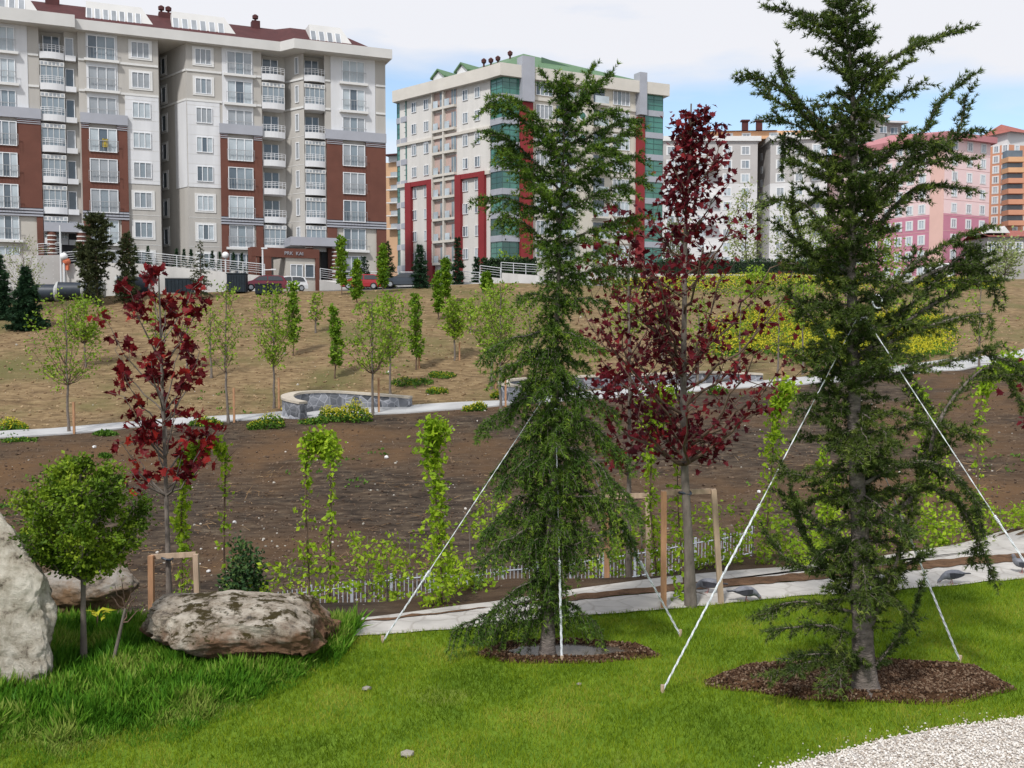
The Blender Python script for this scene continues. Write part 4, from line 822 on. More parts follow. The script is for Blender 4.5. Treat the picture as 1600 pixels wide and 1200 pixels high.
def smooth(pl, n=40):
    q = np.array(pl, float); t = np.arange(len(q)); tt = np.linspace(0, len(q) - 1, n); out = []
    for x in tt:
        i = min(int(x), len(q) - 2); f = x - i; p0 = q[max(i-1, 0)]; p1 = q[i]; p2 = q[i+1]; p3 = q[min(i+2, len(q)-1)]
        out.append(.5 * (2*p1 + (p2-p0)*f + (2*p0-5*p1+4*p2-p3)*f*f + (3*p1-p0-3*p2+p3)*f**3))
    return np.array(out)
def stone_wall(label, pl, hh, w=.55):
    q = smooth([P(px, y, D) for px, y, D in pl], 50); t = thing('curved_stone_wall', label, 'stone wall', (q[25][0], q[25][1], h1(q[25][0], q[25][1])), 'curved dry stone walls by the concrete path')
    d = np.gradient(q[:, :2], axis=0); d /= np.linalg.norm(d, axis=1)[:, None]; nn = np.stack([d[:, 1], -d[:, 0]], 1)
    for nm, mt, e, z0, z1 in (('wall_body', M_rub, 0, -1.8, 0), ('coping', M_copin, .06, 0.003, .12)):
        a = q[:, :2] + nn * (w/2 + e); b = q[:, :2] - nn * (w/2 + e); n = len(q)
        v = np.concatenate([np.c_[a, q[:, 2] + z0 - hh * 0], np.c_[a, q[:, 2] + z1], np.c_[b, q[:, 2] + z1], np.c_[b, q[:, 2] + z0]]); k = np.arange(n - 1); m = MB()
        for r in range(4): r2 = (r + 1) % 4; m.add(v, np.stack([r*n + k, r*n + k + 1, r2*n + k + 1, r2*n + k], -1))
        for e_ in (0, n - 1): m.add(v, [[e_, n + e_, 2*n + e_, 3*n + e_]])
        part(m, nm, mt, t)
stone_wall('curved grey stone wall with pale coping beside the yellow flowers, in the open', [(474, 631, 52.9), (453, 626, 53.4), (450, 620, 54.4), (470, 615, 55.4), (515, 613.5, 56.2), (575, 617, 56.4), (642, 622.5, 56.0)], .6)
stone_wall('curved stone wall with pale coping half hidden by the tall conifer', [(835, 606, 57.0), (800, 604, 57.4), (787, 600, 58.2), (800, 595, 59.2), (870, 591, 60.2), (1000, 587, 61.6), (1100, 583, 62.4), (1190, 586, 62.6)], .7)
# metal fence beyond the paths --------------------------------------------------------
M_fence = flat('galvanised_paint', (.36, .39, .43), .5, .4)
fa, fb = GD(420, 23.6, 950)[:2], GD(1175, 29.5, 900)[:2]; Lf = np.linalg.norm(fb - fa); ef = (fb - fa) / Lf; FH_ = .86
FN = thing('metal_fence', 'low grey metal paling fence beyond the stone paths', 'fence', (*fa, h1(*fa)))
nb = int(Lf / .95)
for i in range(nb + 1):
    p = fa + ef * Lf * i / nb; z = h1(*p); m = MB(); m.box((p[0] - .035, p[1] - .035, z - .2), (p[0] + .035, p[1] + .035, z + FH_ + .08)); part(m, 'post', M_fence, FN)
    if i < nb:
        m = MB(); p2 = fa + ef * Lf * (i + 1) / nb; z2 = h1(*p2)
        for zz in (.15, FH_ - .08): m.tube([[*p, z + zz], [*p2, z2 + zz]], .02, 4)
        for k in range(1, 9):
            q = p + (p2 - p) * k / 9; zq = z + (z2 - z) * k / 9; m.box((q[0] - .010, q[1] - .010, zq + .02), (q[0] + .010, q[1] + .010, zq + FH_ + .03))
        part(m, 'fence_panel', M_fence, FN)
# ================================================================ PLANTS: generators
M_bark = pm('grey_bark', (.16, .135, .115), .9, .3, 14, bump=.01, bscale=40, stretch=(1, 1, .4))
M_bark2 = pm('brown_twig', (.13, .085, .06), .9, .25, 14)
M_cbark = pm('cedar_bark', (.15, .125, .11), .95, .35, 12, bump=.015, bscale=35, stretch=(1, 1, 2.5))
M_maple = leafm('maroon_maple_leaf', [(.05, .004, .008), (.10, .006, .010), (.19, .011, .013), (.38, .035, .02)], .5, .30)
M_maple2 = leafm('dark_maroon_leaf', [(.038, .004, .009), (.075, .006, .012), (.135, .010, .016), (.25, .02, .022)], .55, .25)
M_lime = leafm('young_green_leaf', [(.12, .22, .012), (.21, .34, .018), (.32, .46, .025), (.42, .52, .04)], .5, .35)
M_mid = leafm('mid_green_leaf', [(.08, .15, .012), (.15, .26, .02), (.24, .36, .03), (.34, .43, .05)], .5, .3)
M_col = leafm('columnar_green_leaf', [(.05, .11, .012), (.10, .20, .015), (.17, .29, .02), (.25, .36, .03)], .5, .3)
M_globeL = leafm('globe_green_leaf', [(.04, .08, .008), (.085, .15, .012), (.17, .26, .018), (.29, .37, .03)], .5, .25, patch=3)
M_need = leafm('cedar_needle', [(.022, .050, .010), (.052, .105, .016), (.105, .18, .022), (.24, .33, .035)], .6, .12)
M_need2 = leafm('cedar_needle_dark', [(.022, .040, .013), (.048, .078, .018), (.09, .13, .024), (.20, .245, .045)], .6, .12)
M_spruce = leafm('spruce_needle', [(.012, .035, .018), (.022, .055, .025), (.035, .08, .03)], .6, .1)
M_pine = leafm('pine_needle', [(.03, .045, .02), (.06, .075, .03), (.10, .11, .045)], .7, .1)
M_olive = leafm('pale_olive_leaf', [(.18, .22, .08), (.28, .33, .12), (.36, .40, .18)], .6, .3)
M_hedge = leafm('hedge_leaf', [(.012, .03, .012), (.025, .055, .02), (.05, .09, .03)], .6, .1)
M_yel = leafm('yellow_flower', [(.40, .38, .02), (.52, .48, .03), (.64, .58, .05)], .6, .3)
M_weed = leafm('weed_leaf', [(.04, .10, .015), (.08, .17, .02), (.13, .24, .03)], .55, .25)
QUAD = (np.array([(0, 0, 0), (.34, .45, .08), (0, 1, 0), (-.34, .45, .08)]), [[0, 1, 2, 3]])
_a = [(0, 0), (.28, .02), (.52, -.08), (.42, .18), (.62, .34), (.36, .42), (.30, .62), (.14, .56), (0, 1.0), (-.14, .56), (-.30, .62), (-.36, .42), (-.62, .34), (-.42, .18), (-.52, -.08), (-.28, .02)]
MAPLE = (np.array([(x, y, .25 * abs(x) - .12 * y * y) for x, y in _a]), [list(range(16))])
NEED = (np.array([(-.12, 0, 0), (.12, 0, 0), (0, 1, 0)]), [[0, 1, 2]])
def _tuft(n=6, spread=.9, w=.10, seed=1):
    r = np.random.default_rng(seed); V = []; Fc = []
    for i in range(n):
        a = i * 2.4 + r.random(); s = spread * (.5 + .6 * r.random()); d = np.array([math.cos(a) * s, 1, math.sin(a) * s]); d /= np.linalg.norm(d); o = np.cross(d, r.normal(size=3)); o /= np.linalg.norm(o)
        V += [-o * w, o * w, d * (.75 + .35 * r.random())]; Fc.append([3*i, 3*i+1, 3*i+2])
    return np.array(V), Fc
TUFT = _tuft(9, 1.2, .105)
TUFT2 = _tuft(6, .9, .16, 3)
def nrm(v): v = np.asarray(v, float); return v / (np.linalg.norm(v, axis=-1, keepdims=True) + 1e-9)
def curve(p0, p1, bend, n=8, rng=None, wob=0):
    t = np.linspace(0, 1, n)[:, None]; p0 = np.asarray(p0, float); p1 = np.asarray(p1, float)
    q = p0 * (1 - t) + p1 * t + np.asarray(bend) * (4 * t * (1 - t))
    if wob: w = rng.normal(size=(n, 3)) * wob; w[0] = 0; w[-1] = 0; q = q + w
    return q
def decid(name, label, cat, base, hgt, cb, prof, rng, nb=16, ntw=5, asc=.8, leaf=.06, per=9, lt=QUAD, mt=None, bark=None, r0=.03, lean=(0, 0), group=None, spread=.10, trunk_pts=None, droop=0, tw_len=.35, fill=0, stems=1, toprad=.25, br_vis=1, lnr=None, lrnd=None, hang=0, tw0=.35, rj=(.55, 1.05)):
    """young broadleaf tree. prof(t)->crown half width in metres, t=0 at crown foot, 1 at top"""
    base = np.asarray(base, float); t = thing(name, label, cat, base, group)
    top = base + [lean[0], lean[1], hgt]; trunk = MB(); br = MB(); lf = MB()
    if trunk_pts is None: tp = curve(base - [0, 0, .1], top, [rng.normal() * hgt * .01, rng.normal() * hgt * .01, 0], 12, rng, hgt * .004)
    else: tp = np.array(trunk_pts)
    hz = (tp[:, 2] - base[2]) / hgt
    trunk.tube(tp, r0 * (1 - hz.clip(0, 1) * (1 - toprad)) * np.where(hz < .03, 1.35, 1), 8); part(trunk, 'trunk', bark or M_bark, t, True)
    at = lambda f: np.array([np.interp(f, hz, tp[:, i]) for i in range(3)])
    LP = []; LD = []; LR = []
    ga = rng.random() * 6.28
    for i in range(nb):
        tt = (i + rng.random()) / nb; ga += 2.4 + rng.normal() * .25; rr = prof(tt) * rng.uniform(*rj)
        hz1 = cb + tt * (1 - cb); c = at(min(hz1, 1)); f0 = max(cb * .86, hz1 - rr * asc / hgt * rng.uniform(.8, 1.25)); s = at(f0)
        tip = np.array([c[0] + math.cos(ga) * rr, c[1] + math.sin(ga) * rr, base[2] + hz1 * hgt - droop * rr])
        q = curve(s, tip, [math.cos(ga) * rr * .06, math.sin(ga) * rr * .06, -rr * .08], 7, rng, rr * .025)
        L = np.linalg.norm(tip - s); br.tube(q, np.linspace(r0 * (.42 - .22 * tt), r0 * .10, 7), 5, cap=False)
        for k in range(ntw):
            f = rng.uniform(tw0, 1.0) if k else 1.0; j = f * 6; a0 = q[min(int(j), 5)] + (q[min(int(j), 5) + 1] - q[min(int(j), 5)]) * (j - min(int(j), 5))
            d = nrm(nrm(tip - s) * .7 + rng.normal(size=3) * [.6, .6, .45] + [0, 0, -hang]); l = tw_len * (.5 + rng.random()) * min(1, .35 + rr); e = a0 + d * l
            br.tube([a0, (a0 + e) / 2 + rng.normal(size=3) * l * .05, e], [r0 * .10, r0 * .075, r0 * .05], 4, cap=False)
            n = max(2, int(per * rng.uniform(.4, 1.6))); u = rng.uniform(.1, 1.1, size=(n, 1)); LP.append(a0 + (e - a0) * u + rng.normal(size=(n, 3)) * spread * [1, 1, .75]); LD.append(d + rng.normal(size=(n, 3)) * .7 + [0, 0, -.25 - hang]); LR.append(np.full(n, rng.random()) * .55 + rng.random(n) * .45)
    if fill:
        n = fill; tt = rng.random(n); a = rng.random(n) * 6.28; r_ = np.array([prof(x) for x in tt]) * np.sqrt(rng.random(n)) * 1.0; cc = np.array([at(min(cb + x * (1 - cb), 1)) for x in tt])
        LP.append(np.stack([cc[:, 0] + np.cos(a) * r_, cc[:, 1] + np.sin(a) * r_, cc[:, 2]], 1)); LD.append(rng.normal(size=(n, 3)) + [0, 0, .2]); LR.append(rng.random(n))
    part(br, 'branches', bark or M_bark2, t, True)
    LP = np.concatenate(LP); LD = np.concatenate(LD); LR = np.concatenate(LR)
    if lrnd: LR = LR * (lrnd[1] - lrnd[0]) + lrnd[0]
    lf.inst(*lt, LP, LD, leaf * rng.uniform(.65, 1.25, len(LP)), rng, 0, LR, nrm=lnr); part(lf, 'crown', mt or M_mid, t)
    return t
def interp_prof(pts): xs = [p[0] for p in pts]; y_ = [p[1] for p in pts]; return lambda t: float(np.interp(t, xs, y_))
def cedar(name, label, trunk_pts, r0, branches, nrand, prof, rng, mt, hang=.3, twl=.34, step=.055, tstep=.028, tuft=.032, bark=None, group=None, lower=0, radpow=1, basez=None, asc=.2, tt_=TUFT, sidef=.75, twmin=.15, cat='conifer', subL=.45, subn=1.6, jit=.12):
    tp = np.array(trunk_pts, float); base = tp[0].copy()
    t = thing(name, label, cat, base, group); hz = tp[:, 2]; H_ = hz[-1] - hz[0]
    tt = (hz - hz[0]) / H_; m = MB(); fine = np.linspace(0, 1, 40); q = np.stack([np.interp(fine, tt, tp[:, i]) for i in range(3)], 1); q[1:-1] += rng.normal(size=(38, 3)) * r0 * .06
    q = (q + np.roll(q, 1, 0) * 0)
    rad = r0 * ((1 - fine) ** 1.25 * .92 + .06) * (1 + .5 * np.exp(-fine * H_ / .12)); m.tube(q, rad, 10); part(m, 'trunk', bark or M_cbark, t, True)
    at = lambda z: np.array([np.interp(z, hz, tp[:, 0]), np.interp(z, hz, tp[:, 1]), z])
    B = [b for b in branches]
    ga = rng.random() * 6
    for i in range(nrand):
        f = lower + (1 - lower) * (i + rng.random()) / nrand; z = hz[0] + H_ * f; ga += 2.4 + rng.normal() * .3; rr = prof(f) * rng.uniform(.35, 1.0); s = at(z)
        tip = s + [math.cos(ga) * rr, math.sin(ga) * rr, rr * (asc * (f * 2.2 - .8) + rng.normal() * jit)]; B.append((s, tip, .08, None))
    B2 = []
    for (s, tip, arch, via) in B:
        s = np.asarray(s, float); tip = np.asarray(tip, float); pl_ = [s] + ([np.asarray(v, float) for v in via] if via else []) + [tip]; L = sum(np.linalg.norm(pl_[i+1] - pl_[i]) for i in range(len(pl_) - 1))
        if L < subL: continue
        for k in range(int(L / subL * subn)):
            f = rng.uniform(.2, .9) * (len(pl_) - 1); i = min(int(f), len(pl_) - 2); a0 = pl_[i] + (pl_[i+1] - pl_[i]) * (f - i); d = nrm(pl_[i+1] - pl_[i]); sd = nrm(np.cross(d, [0, 0, 1]))
            if via is None: a0 = a0 + [0, 0, arch * L * 4 * f * (1 - f)]
            l = L * rng.uniform(.14, .30); dd = nrm(d * rng.uniform(.4, 1) + sd * rng.choice([-1, 1]) * rng.uniform(.4, 1) + np.array([0, 0, 1]) * (rng.normal() * .3 - hang * .35)); B2.append((a0, a0 + dd * l, .05, None))
    B += B2
    br = MB(); TP = []; TD = []; TR = []
    for (s, tip, arch, via) in B:
        s = np.asarray(s, float); tip = np.asarray(tip, float); L = np.linalg.norm(tip - s)
        if via is None: q = curve(s, tip, [0, 0, arch * L], 10, rng, L * .012)
        else: q = smooth([s] + [np.asarray(v, float) for v in via] + [tip], 14)
        seg = np.linalg.norm(np.diff(q, axis=0), axis=1); cum = np.concatenate([[0], np.cumsum(seg)]); L = cum[-1]
        f0 = (s[2] - hz[0]) / H_; rb = max(.004, min(r0 * .36 * (1 - f0 * .6), .011 * L + .004)); br.tube(q, np.linspace(rb, .0025, len(q)), 5, cap=False)
        D = nrm(q[-1] - q[0]); side = nrm(np.cross(D, [0, 0, 1])); n = max(3, int(L / step)); hg = hang * (1 - f0 * .9)
        bt = rng.random() * .35
        for k in range(n):
            f = .08 + .92 * (k + rng.random() * .6) / n; a0 = np.array([np.interp(f * L, cum, q[:, i]) for i in range(3)]); j = min(int(f * (len(q) - 1)), len(q) - 2); dl = nrm(q[j + 1] - q[j])
            sg = 1 if k % 2 else -1; l = twl * (1 - .5 * f) * rng.uniform(.45, 1.15) * min(1, .35 + L * .8) + twmin * .25
            d = nrm(dl * .75 + side * sg * sidef * rng.uniform(.2, 1.2) + np.array([0, 0, 1]) * (rng.normal() * .22 - hg)); e = a0 + d * l + [0, 0, -hg * l * .5]; mid = (a0 + e) / 2 + [0, 0, hg * l * .2]
            if l > .07: br.tube([a0, mid, e], [.0028, .002, .0012], 3, cap=False)
            nt = max(2, int(l / tstep)); u = (np.arange(nt) + rng.random(nt) * .7) / nt; u = u[:, None]; pp = a0 * (1 - u) ** 2 + 2 * mid * u * (1 - u) + e * u ** 2
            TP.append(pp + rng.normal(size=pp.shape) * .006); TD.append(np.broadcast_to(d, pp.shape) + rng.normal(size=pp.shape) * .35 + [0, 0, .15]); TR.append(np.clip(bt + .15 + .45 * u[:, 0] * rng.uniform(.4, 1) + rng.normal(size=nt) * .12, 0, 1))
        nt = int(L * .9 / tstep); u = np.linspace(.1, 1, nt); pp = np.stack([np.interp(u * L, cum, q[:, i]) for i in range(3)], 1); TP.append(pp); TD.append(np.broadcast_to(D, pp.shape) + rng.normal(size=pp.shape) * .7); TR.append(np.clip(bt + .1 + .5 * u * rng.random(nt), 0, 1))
    part(br, 'branches', bark or M_cbark, t, True)
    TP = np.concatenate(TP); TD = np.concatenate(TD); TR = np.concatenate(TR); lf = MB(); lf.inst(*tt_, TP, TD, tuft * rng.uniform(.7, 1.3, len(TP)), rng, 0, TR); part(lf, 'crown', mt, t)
    print(name, 'tufts', len(TP)); return t
# ================================================================ PLANTS: the two conifers
def tall(px, y, D, hgt, **k): pass
rng = np.random.default_rng(21)
b = G(855, 1026); Dc = b[1]
pp = lambda px, y, dz=0, D=Dc: P(px, y, D + dz)
tp = [pp(855, 1030), pp(856, 960), pp(858, 900), pp(862, 800), pp(866, 700), pp(868, 600), pp(870, 500), pp(873, 420), pp(876, 330), pp(880, 260), pp(881, 210), pp(885, 150), pp(890, 118)]
tp[0][2] = -.02
def ontrunk(tp, y, D):
    ys_ = []
    z = P(870, y, D)[2]; a = np.array(tp); return np.array([np.interp(z, a[:, 2], a[:, 0]), np.interp(z, a[:, 2], a[:, 1]), z])
br = []
for (ys0, tx, ty, dz, arch) in [(205, 925, 106, .1, -.05), (180, 952, 115, .0, .02), (160, 846, 112, .05, 0), (165, 868, 118, -.05, 0), (215, 964, 172, -.1, .05), (235, 985, 188, .15, .05), (250, 780, 148, -.1, .16), (262, 765, 160, -.2, .12), (300, 764, 205, .1, .10), (262, 996, 200, -.1, .04),
        (300, 999, 243, .1, .06), (330, 1008, 280, -.15, .04), (290, 962, 235, -.2, .05), (345, 749, 308, -.1, .08), (330, 784, 213, .2, .02), (350, 793, 240, -.25, .05), (390, 997, 338, .1, .06), (420, 962, 384, -.2, .05), (400, 780, 330, .2, .08), (440, 985, 420, .25, .05),
        (470, 812, 462, -.2, .08), (520, 752, 556, -.1, .09), (560, 770, 582, -.25, .08), (600, 746, 672, .05, .06), (600, 965, 648, .1, .10), (640, 985, 720, .15, .10), (690, 1000, 800, -.1, .12), (740, 993, 850, .15, .12), (760, 752, 838, .1, .12), (820, 748, 880, -.2, .10),
        (880, 960, 830, -.15, .08), (935, 705, 988, -.1, .06), (950, 728, 1010, .25, .08), (930, 940, 985, .1, .10), (900, 765, 960, -.3, .1), (480, 948, 470, -.1, .1), (520, 940, 545, -.25, .08), (560, 800, 640, .3, .1), (700, 780, 760, -.2, .12), (660, 770, 740, .2, .1), (780, 990, 800, -.25, .1)]:
    s = ontrunk(tp, ys0, Dc); br.append((s, pp(tx, ty, dz * 1.2), arch, None))
hw = interp_prof([(0, .30), (.03, .5), (.12, .42), (.20, .56), (.30, .60), (.42, .52), (.52, .42), (.62, .36), (.72, .34), (.82, .26), (.92, .16), (1, .04)])
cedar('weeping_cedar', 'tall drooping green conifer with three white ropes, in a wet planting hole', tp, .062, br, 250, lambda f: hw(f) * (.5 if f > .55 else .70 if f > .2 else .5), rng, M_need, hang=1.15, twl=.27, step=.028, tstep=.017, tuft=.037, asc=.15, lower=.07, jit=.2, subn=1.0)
rng = np.random.default_rng(5)
b = G(1352, 1086); Dr = b[1]
pr = lambda px, y, dz=0: P(px, y, Dr + dz)
tpr = [pr(1354, 1092), pr(1350, 1040), pr(1347, 980), pr(1344, 850), pr(1338, 700), pr(1335, 600), pr(1332, 490), pr(1330, 430), pr(1332, 300), pr(1334, 200), pr(1332, 120), pr(1326, 60), pr(1318, 0), pr(1315, -60), pr(1318, -120)]
tpr[0][2] = -.03
br = []
for (ys0, pts_, dz, arch) in [(-40, [(1212, -8)], .1, .05), (60, [(1200, 14)], .1, .05), (75, [(1240, 38)], -.1, .05), (90, [(1290, 30)], .1, 0), (60, [(1364, 48)], .1, 0), (135, [(1400, 88), (1455, 62), (1513, 44)], .1, 0), (165, [(1425, 94)], -.1, .03),
        (200, [(1438, 130)], .15, 0), (215, [(1385, 120)], -.2, 0), (230, [(1225, 143), (1170, 112)], -.1, 0), (245, [(1240, 160), (1217, 92)], .1, 0), (250, [(1187, 144)], .2, .06), (250, [(1200, 184)], -.1, .06), (300, [(1235, 215), (1223, 262)], .1, 0), (320, [(1232, 250)], -.2, .1), (300, [(1380, 245), (1440, 210), (1468, 160), (1520, 116)], .05, 0),
        (330, [(1400, 270), (1490, 215), (1508, 150)], .2, 0), (360, [(1440, 230), (1492, 240)], -.15, .0), (380, [(1430, 262), (1522, 250)], -.2, 0), (400, [(1420, 300), (1470, 290), (1517, 297)], .1, 0), (430, [(1270, 330), (1240, 315), (1206, 312)], .0, 0), (430, [(1268, 390), (1242, 350), (1238, 300)], .1, 0),
        (520, [(1420, 420), (1480, 380), (1548, 352)], .0, 0), (540, [(1430, 470), (1500, 400), (1530, 385)], .15, 0), (560, [(1450, 480), (1520, 440), (1524, 390)], .25, 0), (500, [(1470, 420), (1540, 425), (1556, 474)], .3, 0), (560, [(1450, 510), (1540, 490), (1549, 516)], -.1, .0), (600, [(1500, 560), (1560, 540)], .2, .02),
        (830, [(1435, 770), (1462, 670), (1508, 600), (1560, 572), (1600, 640)], .1, 0), (700, [(1440, 660), (1523, 684)], -.15, .0), (800, [(1430, 760), (1500, 790), (1553, 906)], .1, 0), (760, [(1440, 720), (1510, 760), (1535, 830)], -.2, 0), (960, [(1250, 940), (1185, 957)], .0, 0), (1000, [(1204, 988)], -.2, .1), (1035, [(1227, 1030)], -.25, .08), (1055, [(1198, 1058)], -.3, .12),
        (1010, [(1400, 880), (1430, 780), (1442, 730)], -.05, 0), (1060, [(1392, 1010), (1425, 960), (1440, 910)], -.2, 0), (1000, [(1380, 940), (1410, 890), (1450, 860)], .1, 0), (900, [(1240, 880), (1195, 830)], .1, 0), (860, [(1250, 800), (1220, 770)], -.1, 0), (780, [(1260, 745), (1218, 740)], -.2, 0), (960, [(1300, 900), (1255, 830), (1235, 760)], .1, 0),
        (640, [(1260, 560), (1230, 540)], .1, .03), (600, [(1270, 500), (1225, 452)], -.15, 0), (530, [(1290, 440), (1222, 405)], .1, 0), (690, [(1262, 640), (1242, 650)], .0, 0), (470, [(1270, 400), (1215, 350)], .25, 0), (1050, [(1330, 1020), (1290, 1075)], -.35, .1)]:
    s = ontrunk(tpr, ys0, Dr)
    w = [pr(x, y, dz * (i + 1) / len(pts_)) for i, (x, y) in enumerate(pts_)]
    br.append((s, w[-1], arch, w[:-1] if len(w) > 1 else None))
hw = interp_prof([(0, .2), (.05, .42), (.12, .50), (.3, .60), (.5, .60), (.6, .48), (.72, .36), (.85, .28), (1, .1)])
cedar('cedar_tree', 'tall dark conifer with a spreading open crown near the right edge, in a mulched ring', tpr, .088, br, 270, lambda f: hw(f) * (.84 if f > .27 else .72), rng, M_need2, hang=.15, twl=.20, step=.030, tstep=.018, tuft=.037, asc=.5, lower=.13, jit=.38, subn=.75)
# ================================================================ maples
rng = np.random.default_rng(8)
b = GD(265, 11.1, 930); D = b[1]; hh = P(250, 428, D)[2] - b[2]
sy = lambda y: (P(250, y, D)[2] - b[2]) / hh
tp = [np.array([b[0], b[1], b[2] - .1])] + [P(x, y, D) for x, y in ((263, 880), (260, 780), (258, 720), (255, 640), (252, 560), (250, 490), (248, 430))]
decid('red_maple', 'young maple with bright maroon leaves left of centre-left, tied to a low wooden frame', 'tree', b, hh, sy(738), interp_prof([(0, .40), (.12, .66), (.3, .46), (.5, .44), (.75, .56), (.9, .45), (1, .2)]), rng, nb=34, ntw=3, asc=1.5, leaf=.088, per=10, tw0=.5, lt=MAPLE, mt=M_maple, bark=M_bark, r0=.036, trunk_pts=tp, spread=.045, tw_len=.18, toprad=.2)
rng = np.random.default_rng(9)
b = G(1080, 948); D = b[1]; hh = P(1075, 178, D)[2] - b[2]; sy = lambda y: (P(1075, y, D)[2] - b[2]) / hh
tp = [np.array([b[0], b[1], b[2] - .1])] + [P(x, y, D) for x, y in ((1076, 850), (1070, 740), (1068, 670), (1068, 560), (1070, 440), (1072, 330), (1078, 240), (1080, 162))]
decid('red_maple', 'largest maple with dark maroon leaves, behind the tall wooden stake frame', 'tree', b, hh, sy(690), interp_prof([(0, .35), (.12, .85), (.3, .98), (.45, .92), (.58, .80), (.68, .42), (.8, .26), (.92, .16), (1, .05)]), rng, nb=56, ntw=7, asc=.95, leaf=.062, per=8, tw0=.12, rj=(.3, 1.12), lt=MAPLE, mt=M_maple2, r0=.052, trunk_pts=tp, spread=.07, tw_len=.30, toprad=.15)
b = GD(983, 12.2, 915); D = b[1]; hh = P(980, 335, D)[2] - b[2]; sy = lambda y: (P(980, y, D)[2] - b[2]) / hh
tp = [np.array([b[0], b[1], b[2] - .1])] + [P(x, y, D) for x, y in ((982, 850), (983, 740), (984, 600), (982, 450), (985, 340))]
decid('red_maple', 'smaller maroon maple between the drooping conifer and the largest maple', 'tree', b, hh, sy(720), interp_prof([(0, .3), (.3, .42), (.6, .62), (.85, .48), (1, .2)]), rng, nb=30, ntw=4, asc=1.3, leaf=.085, per=8, lt=MAPLE, mt=M_maple2, r0=.036, trunk_pts=tp, spread=.07, tw_len=.28, toprad=.2)
b = GD(1665, 12.0, 880); decid('red_maple', 'maroon maple mostly outside the right edge, only its leaf tips in view', 'tree', b, P(1640, 430, 12)[2] - b[2], .3, interp_prof([(0, .5), (.5, .62), (1, .3)]), rng, nb=16, ntw=3, asc=1.2, leaf=.085, per=6, lt=MAPLE, mt=M_maple2, r0=.035, spread=.07)
# ================================================================ globe tree on a stem, in the tall grass
rng = np.random.default_rng(10)
b = G(131, 1046); D = b[1]; hh = P(125, 722, D)[2]; r_ = 92 / F * D
tp = [np.array([b[0], b[1], -.05]), P(130, 960, D), P(130, 915, D), P(128, 860, D), P(125, 800, D), P(124, 740, D)]
sy = (P(128, 884, D)[2]) / hh
decid('globe_tree', 'small round crowned green tree on a straight stem between the boulders', 'tree', b, hh, sy, interp_prof([(0, .08), (.10, r_ * .5), (.3, r_ * .92), (.55, r_ * 1.0), (.8, r_ * .75), (.93, r_ * .42), (1, .06)]), rng, nb=64, ntw=8, asc=.9, leaf=.036, per=38, rj=(.72, 1.08), tw0=.4, mt=M_globeL, bark=M_bark, r0=.026, trunk_pts=tp, spread=.03, tw_len=.13, toprad=.5)
b = G(170, 1052); D = b[1]; q = P(186, 995, D); q2 = P(196, 950, D)
t = thing('bare_sapling', 'thin leaning bare sapling with knobbly twigs in the grass beside the globe tree', 'sapling', b); m = MB(); m.tube([b - [0, 0, .05], q, q2], [.016, .014, .011], 7); part(m, 'trunk', M_bark, t, True)
rr = np.random.default_rng(4); m = MB(); lf = MB()
for (x, y) in ((172, 930), (180, 915), (205, 915), (212, 935), (222, 950), (190, 905), (215, 925), (200, 940)):
    e = P(x, y, D + rr.normal() * .06); m.tube(curve(q2 if y < 935 else (q + q2) / 2, e, [0, 0, -.02], 5, rr, .008), [.007, .006, .005, .004, .002], 4)
    lf.inst(*QUAD, e + rr.normal(size=(5, 3)) * .02, rr.normal(size=(5, 3)), .016, rr)
part(m, 'branches', M_bark2, t, True); part(lf, 'buds', M_mid, t)
# ================================================================ columnar saplings near the paths
rng = np.random.default_rng(12)
def vine(label, basepx, D, pts_, dens, rad, leaf=.062, mt=None, name='columnar_sapling', r0=.014, n=900, cat='sapling', dy=0, group='slim young trees along the stone paths'):
    """stem through (px,y); dens list of weights along it"""
    b = GD(basepx, D, 950); t = thing(name, label, cat, b, group); q = smooth([b - [0, 0, .1]] + [P(x, y, D + dy * i / len(pts_)) for i, (x, y) in enumerate(pts_)], 40); m = MB(); m.tube(q, np.linspace(r0, r0 * .35, 40), 6); part(m, 'trunk', M_bark2, t, True)
    w = np.interp(np.linspace(0, 1, 40), np.linspace(0, 1, len(dens)), dens); w = w / w.sum(); idx = rng.choice(40, n, p=w); rd = np.interp(idx / 39, np.linspace(0, 1, len(rad)), rad)
    cl_ = rng.normal(size=(40, 3)) * .5; pos = q[idx] + (rng.normal(size=(n, 3)) * .34 + cl_[idx] * .5) * rd[:, None]; lf = MB(); lf.inst(*QUAD, pos, rng.normal(size=(n, 3)) + [0, 0, -.3], leaf * rng.uniform(.6, 1.3, n), rng, 0, np.clip(rng.random(n) * .6 + rng.random(40)[idx] * .4, 0, 1)); part(lf, 'crown', mt or M_lime, t)
    m = MB()
    for i in range(14):
        k = rng.integers(6, 38); e = q[k] + rng.normal(size=3) * np.interp(k / 39, np.linspace(0, 1, len(rad)), rad) * .9; m.tube([q[k], (q[k] + e) / 2, e], [.005, .004, .002], 4)
    part(m, 'branches', M_bark2, t, True)
    return t
vine('slim tree bent over into the right half of the leafy arch beside the left maple', 353, 11.6, [(350, 860), (351, 780), (352, 722), (346, 698), (326, 690), (304, 706), (294, 726)], [.2, .5, .3, .5, 1, 2.6, 3, 3], [.10, .09, .08, .08, .10, .11], n=1100)
vine('slim tree forming the left leg of the leafy arch beside the left maple', 283, 11.6, [(284, 860), (284, 800), (290, 745), (300, 712)], [1.5, 2, 1.5, 1, 1.5, 2], [.16, .13, .09, .09, .10], n=900)
vine('left one of the two slim trees meeting in a leafy hook, above the main boulder', 484, 11.0, [(482, 880), (478, 800), (478, 740), (480, 704), (494, 684), (512, 694), (518, 712)], [.8, .9, .25, .5, 2.2, 3, 2.4], [.25, .20, .08, .12, .15, .12], n=1250)
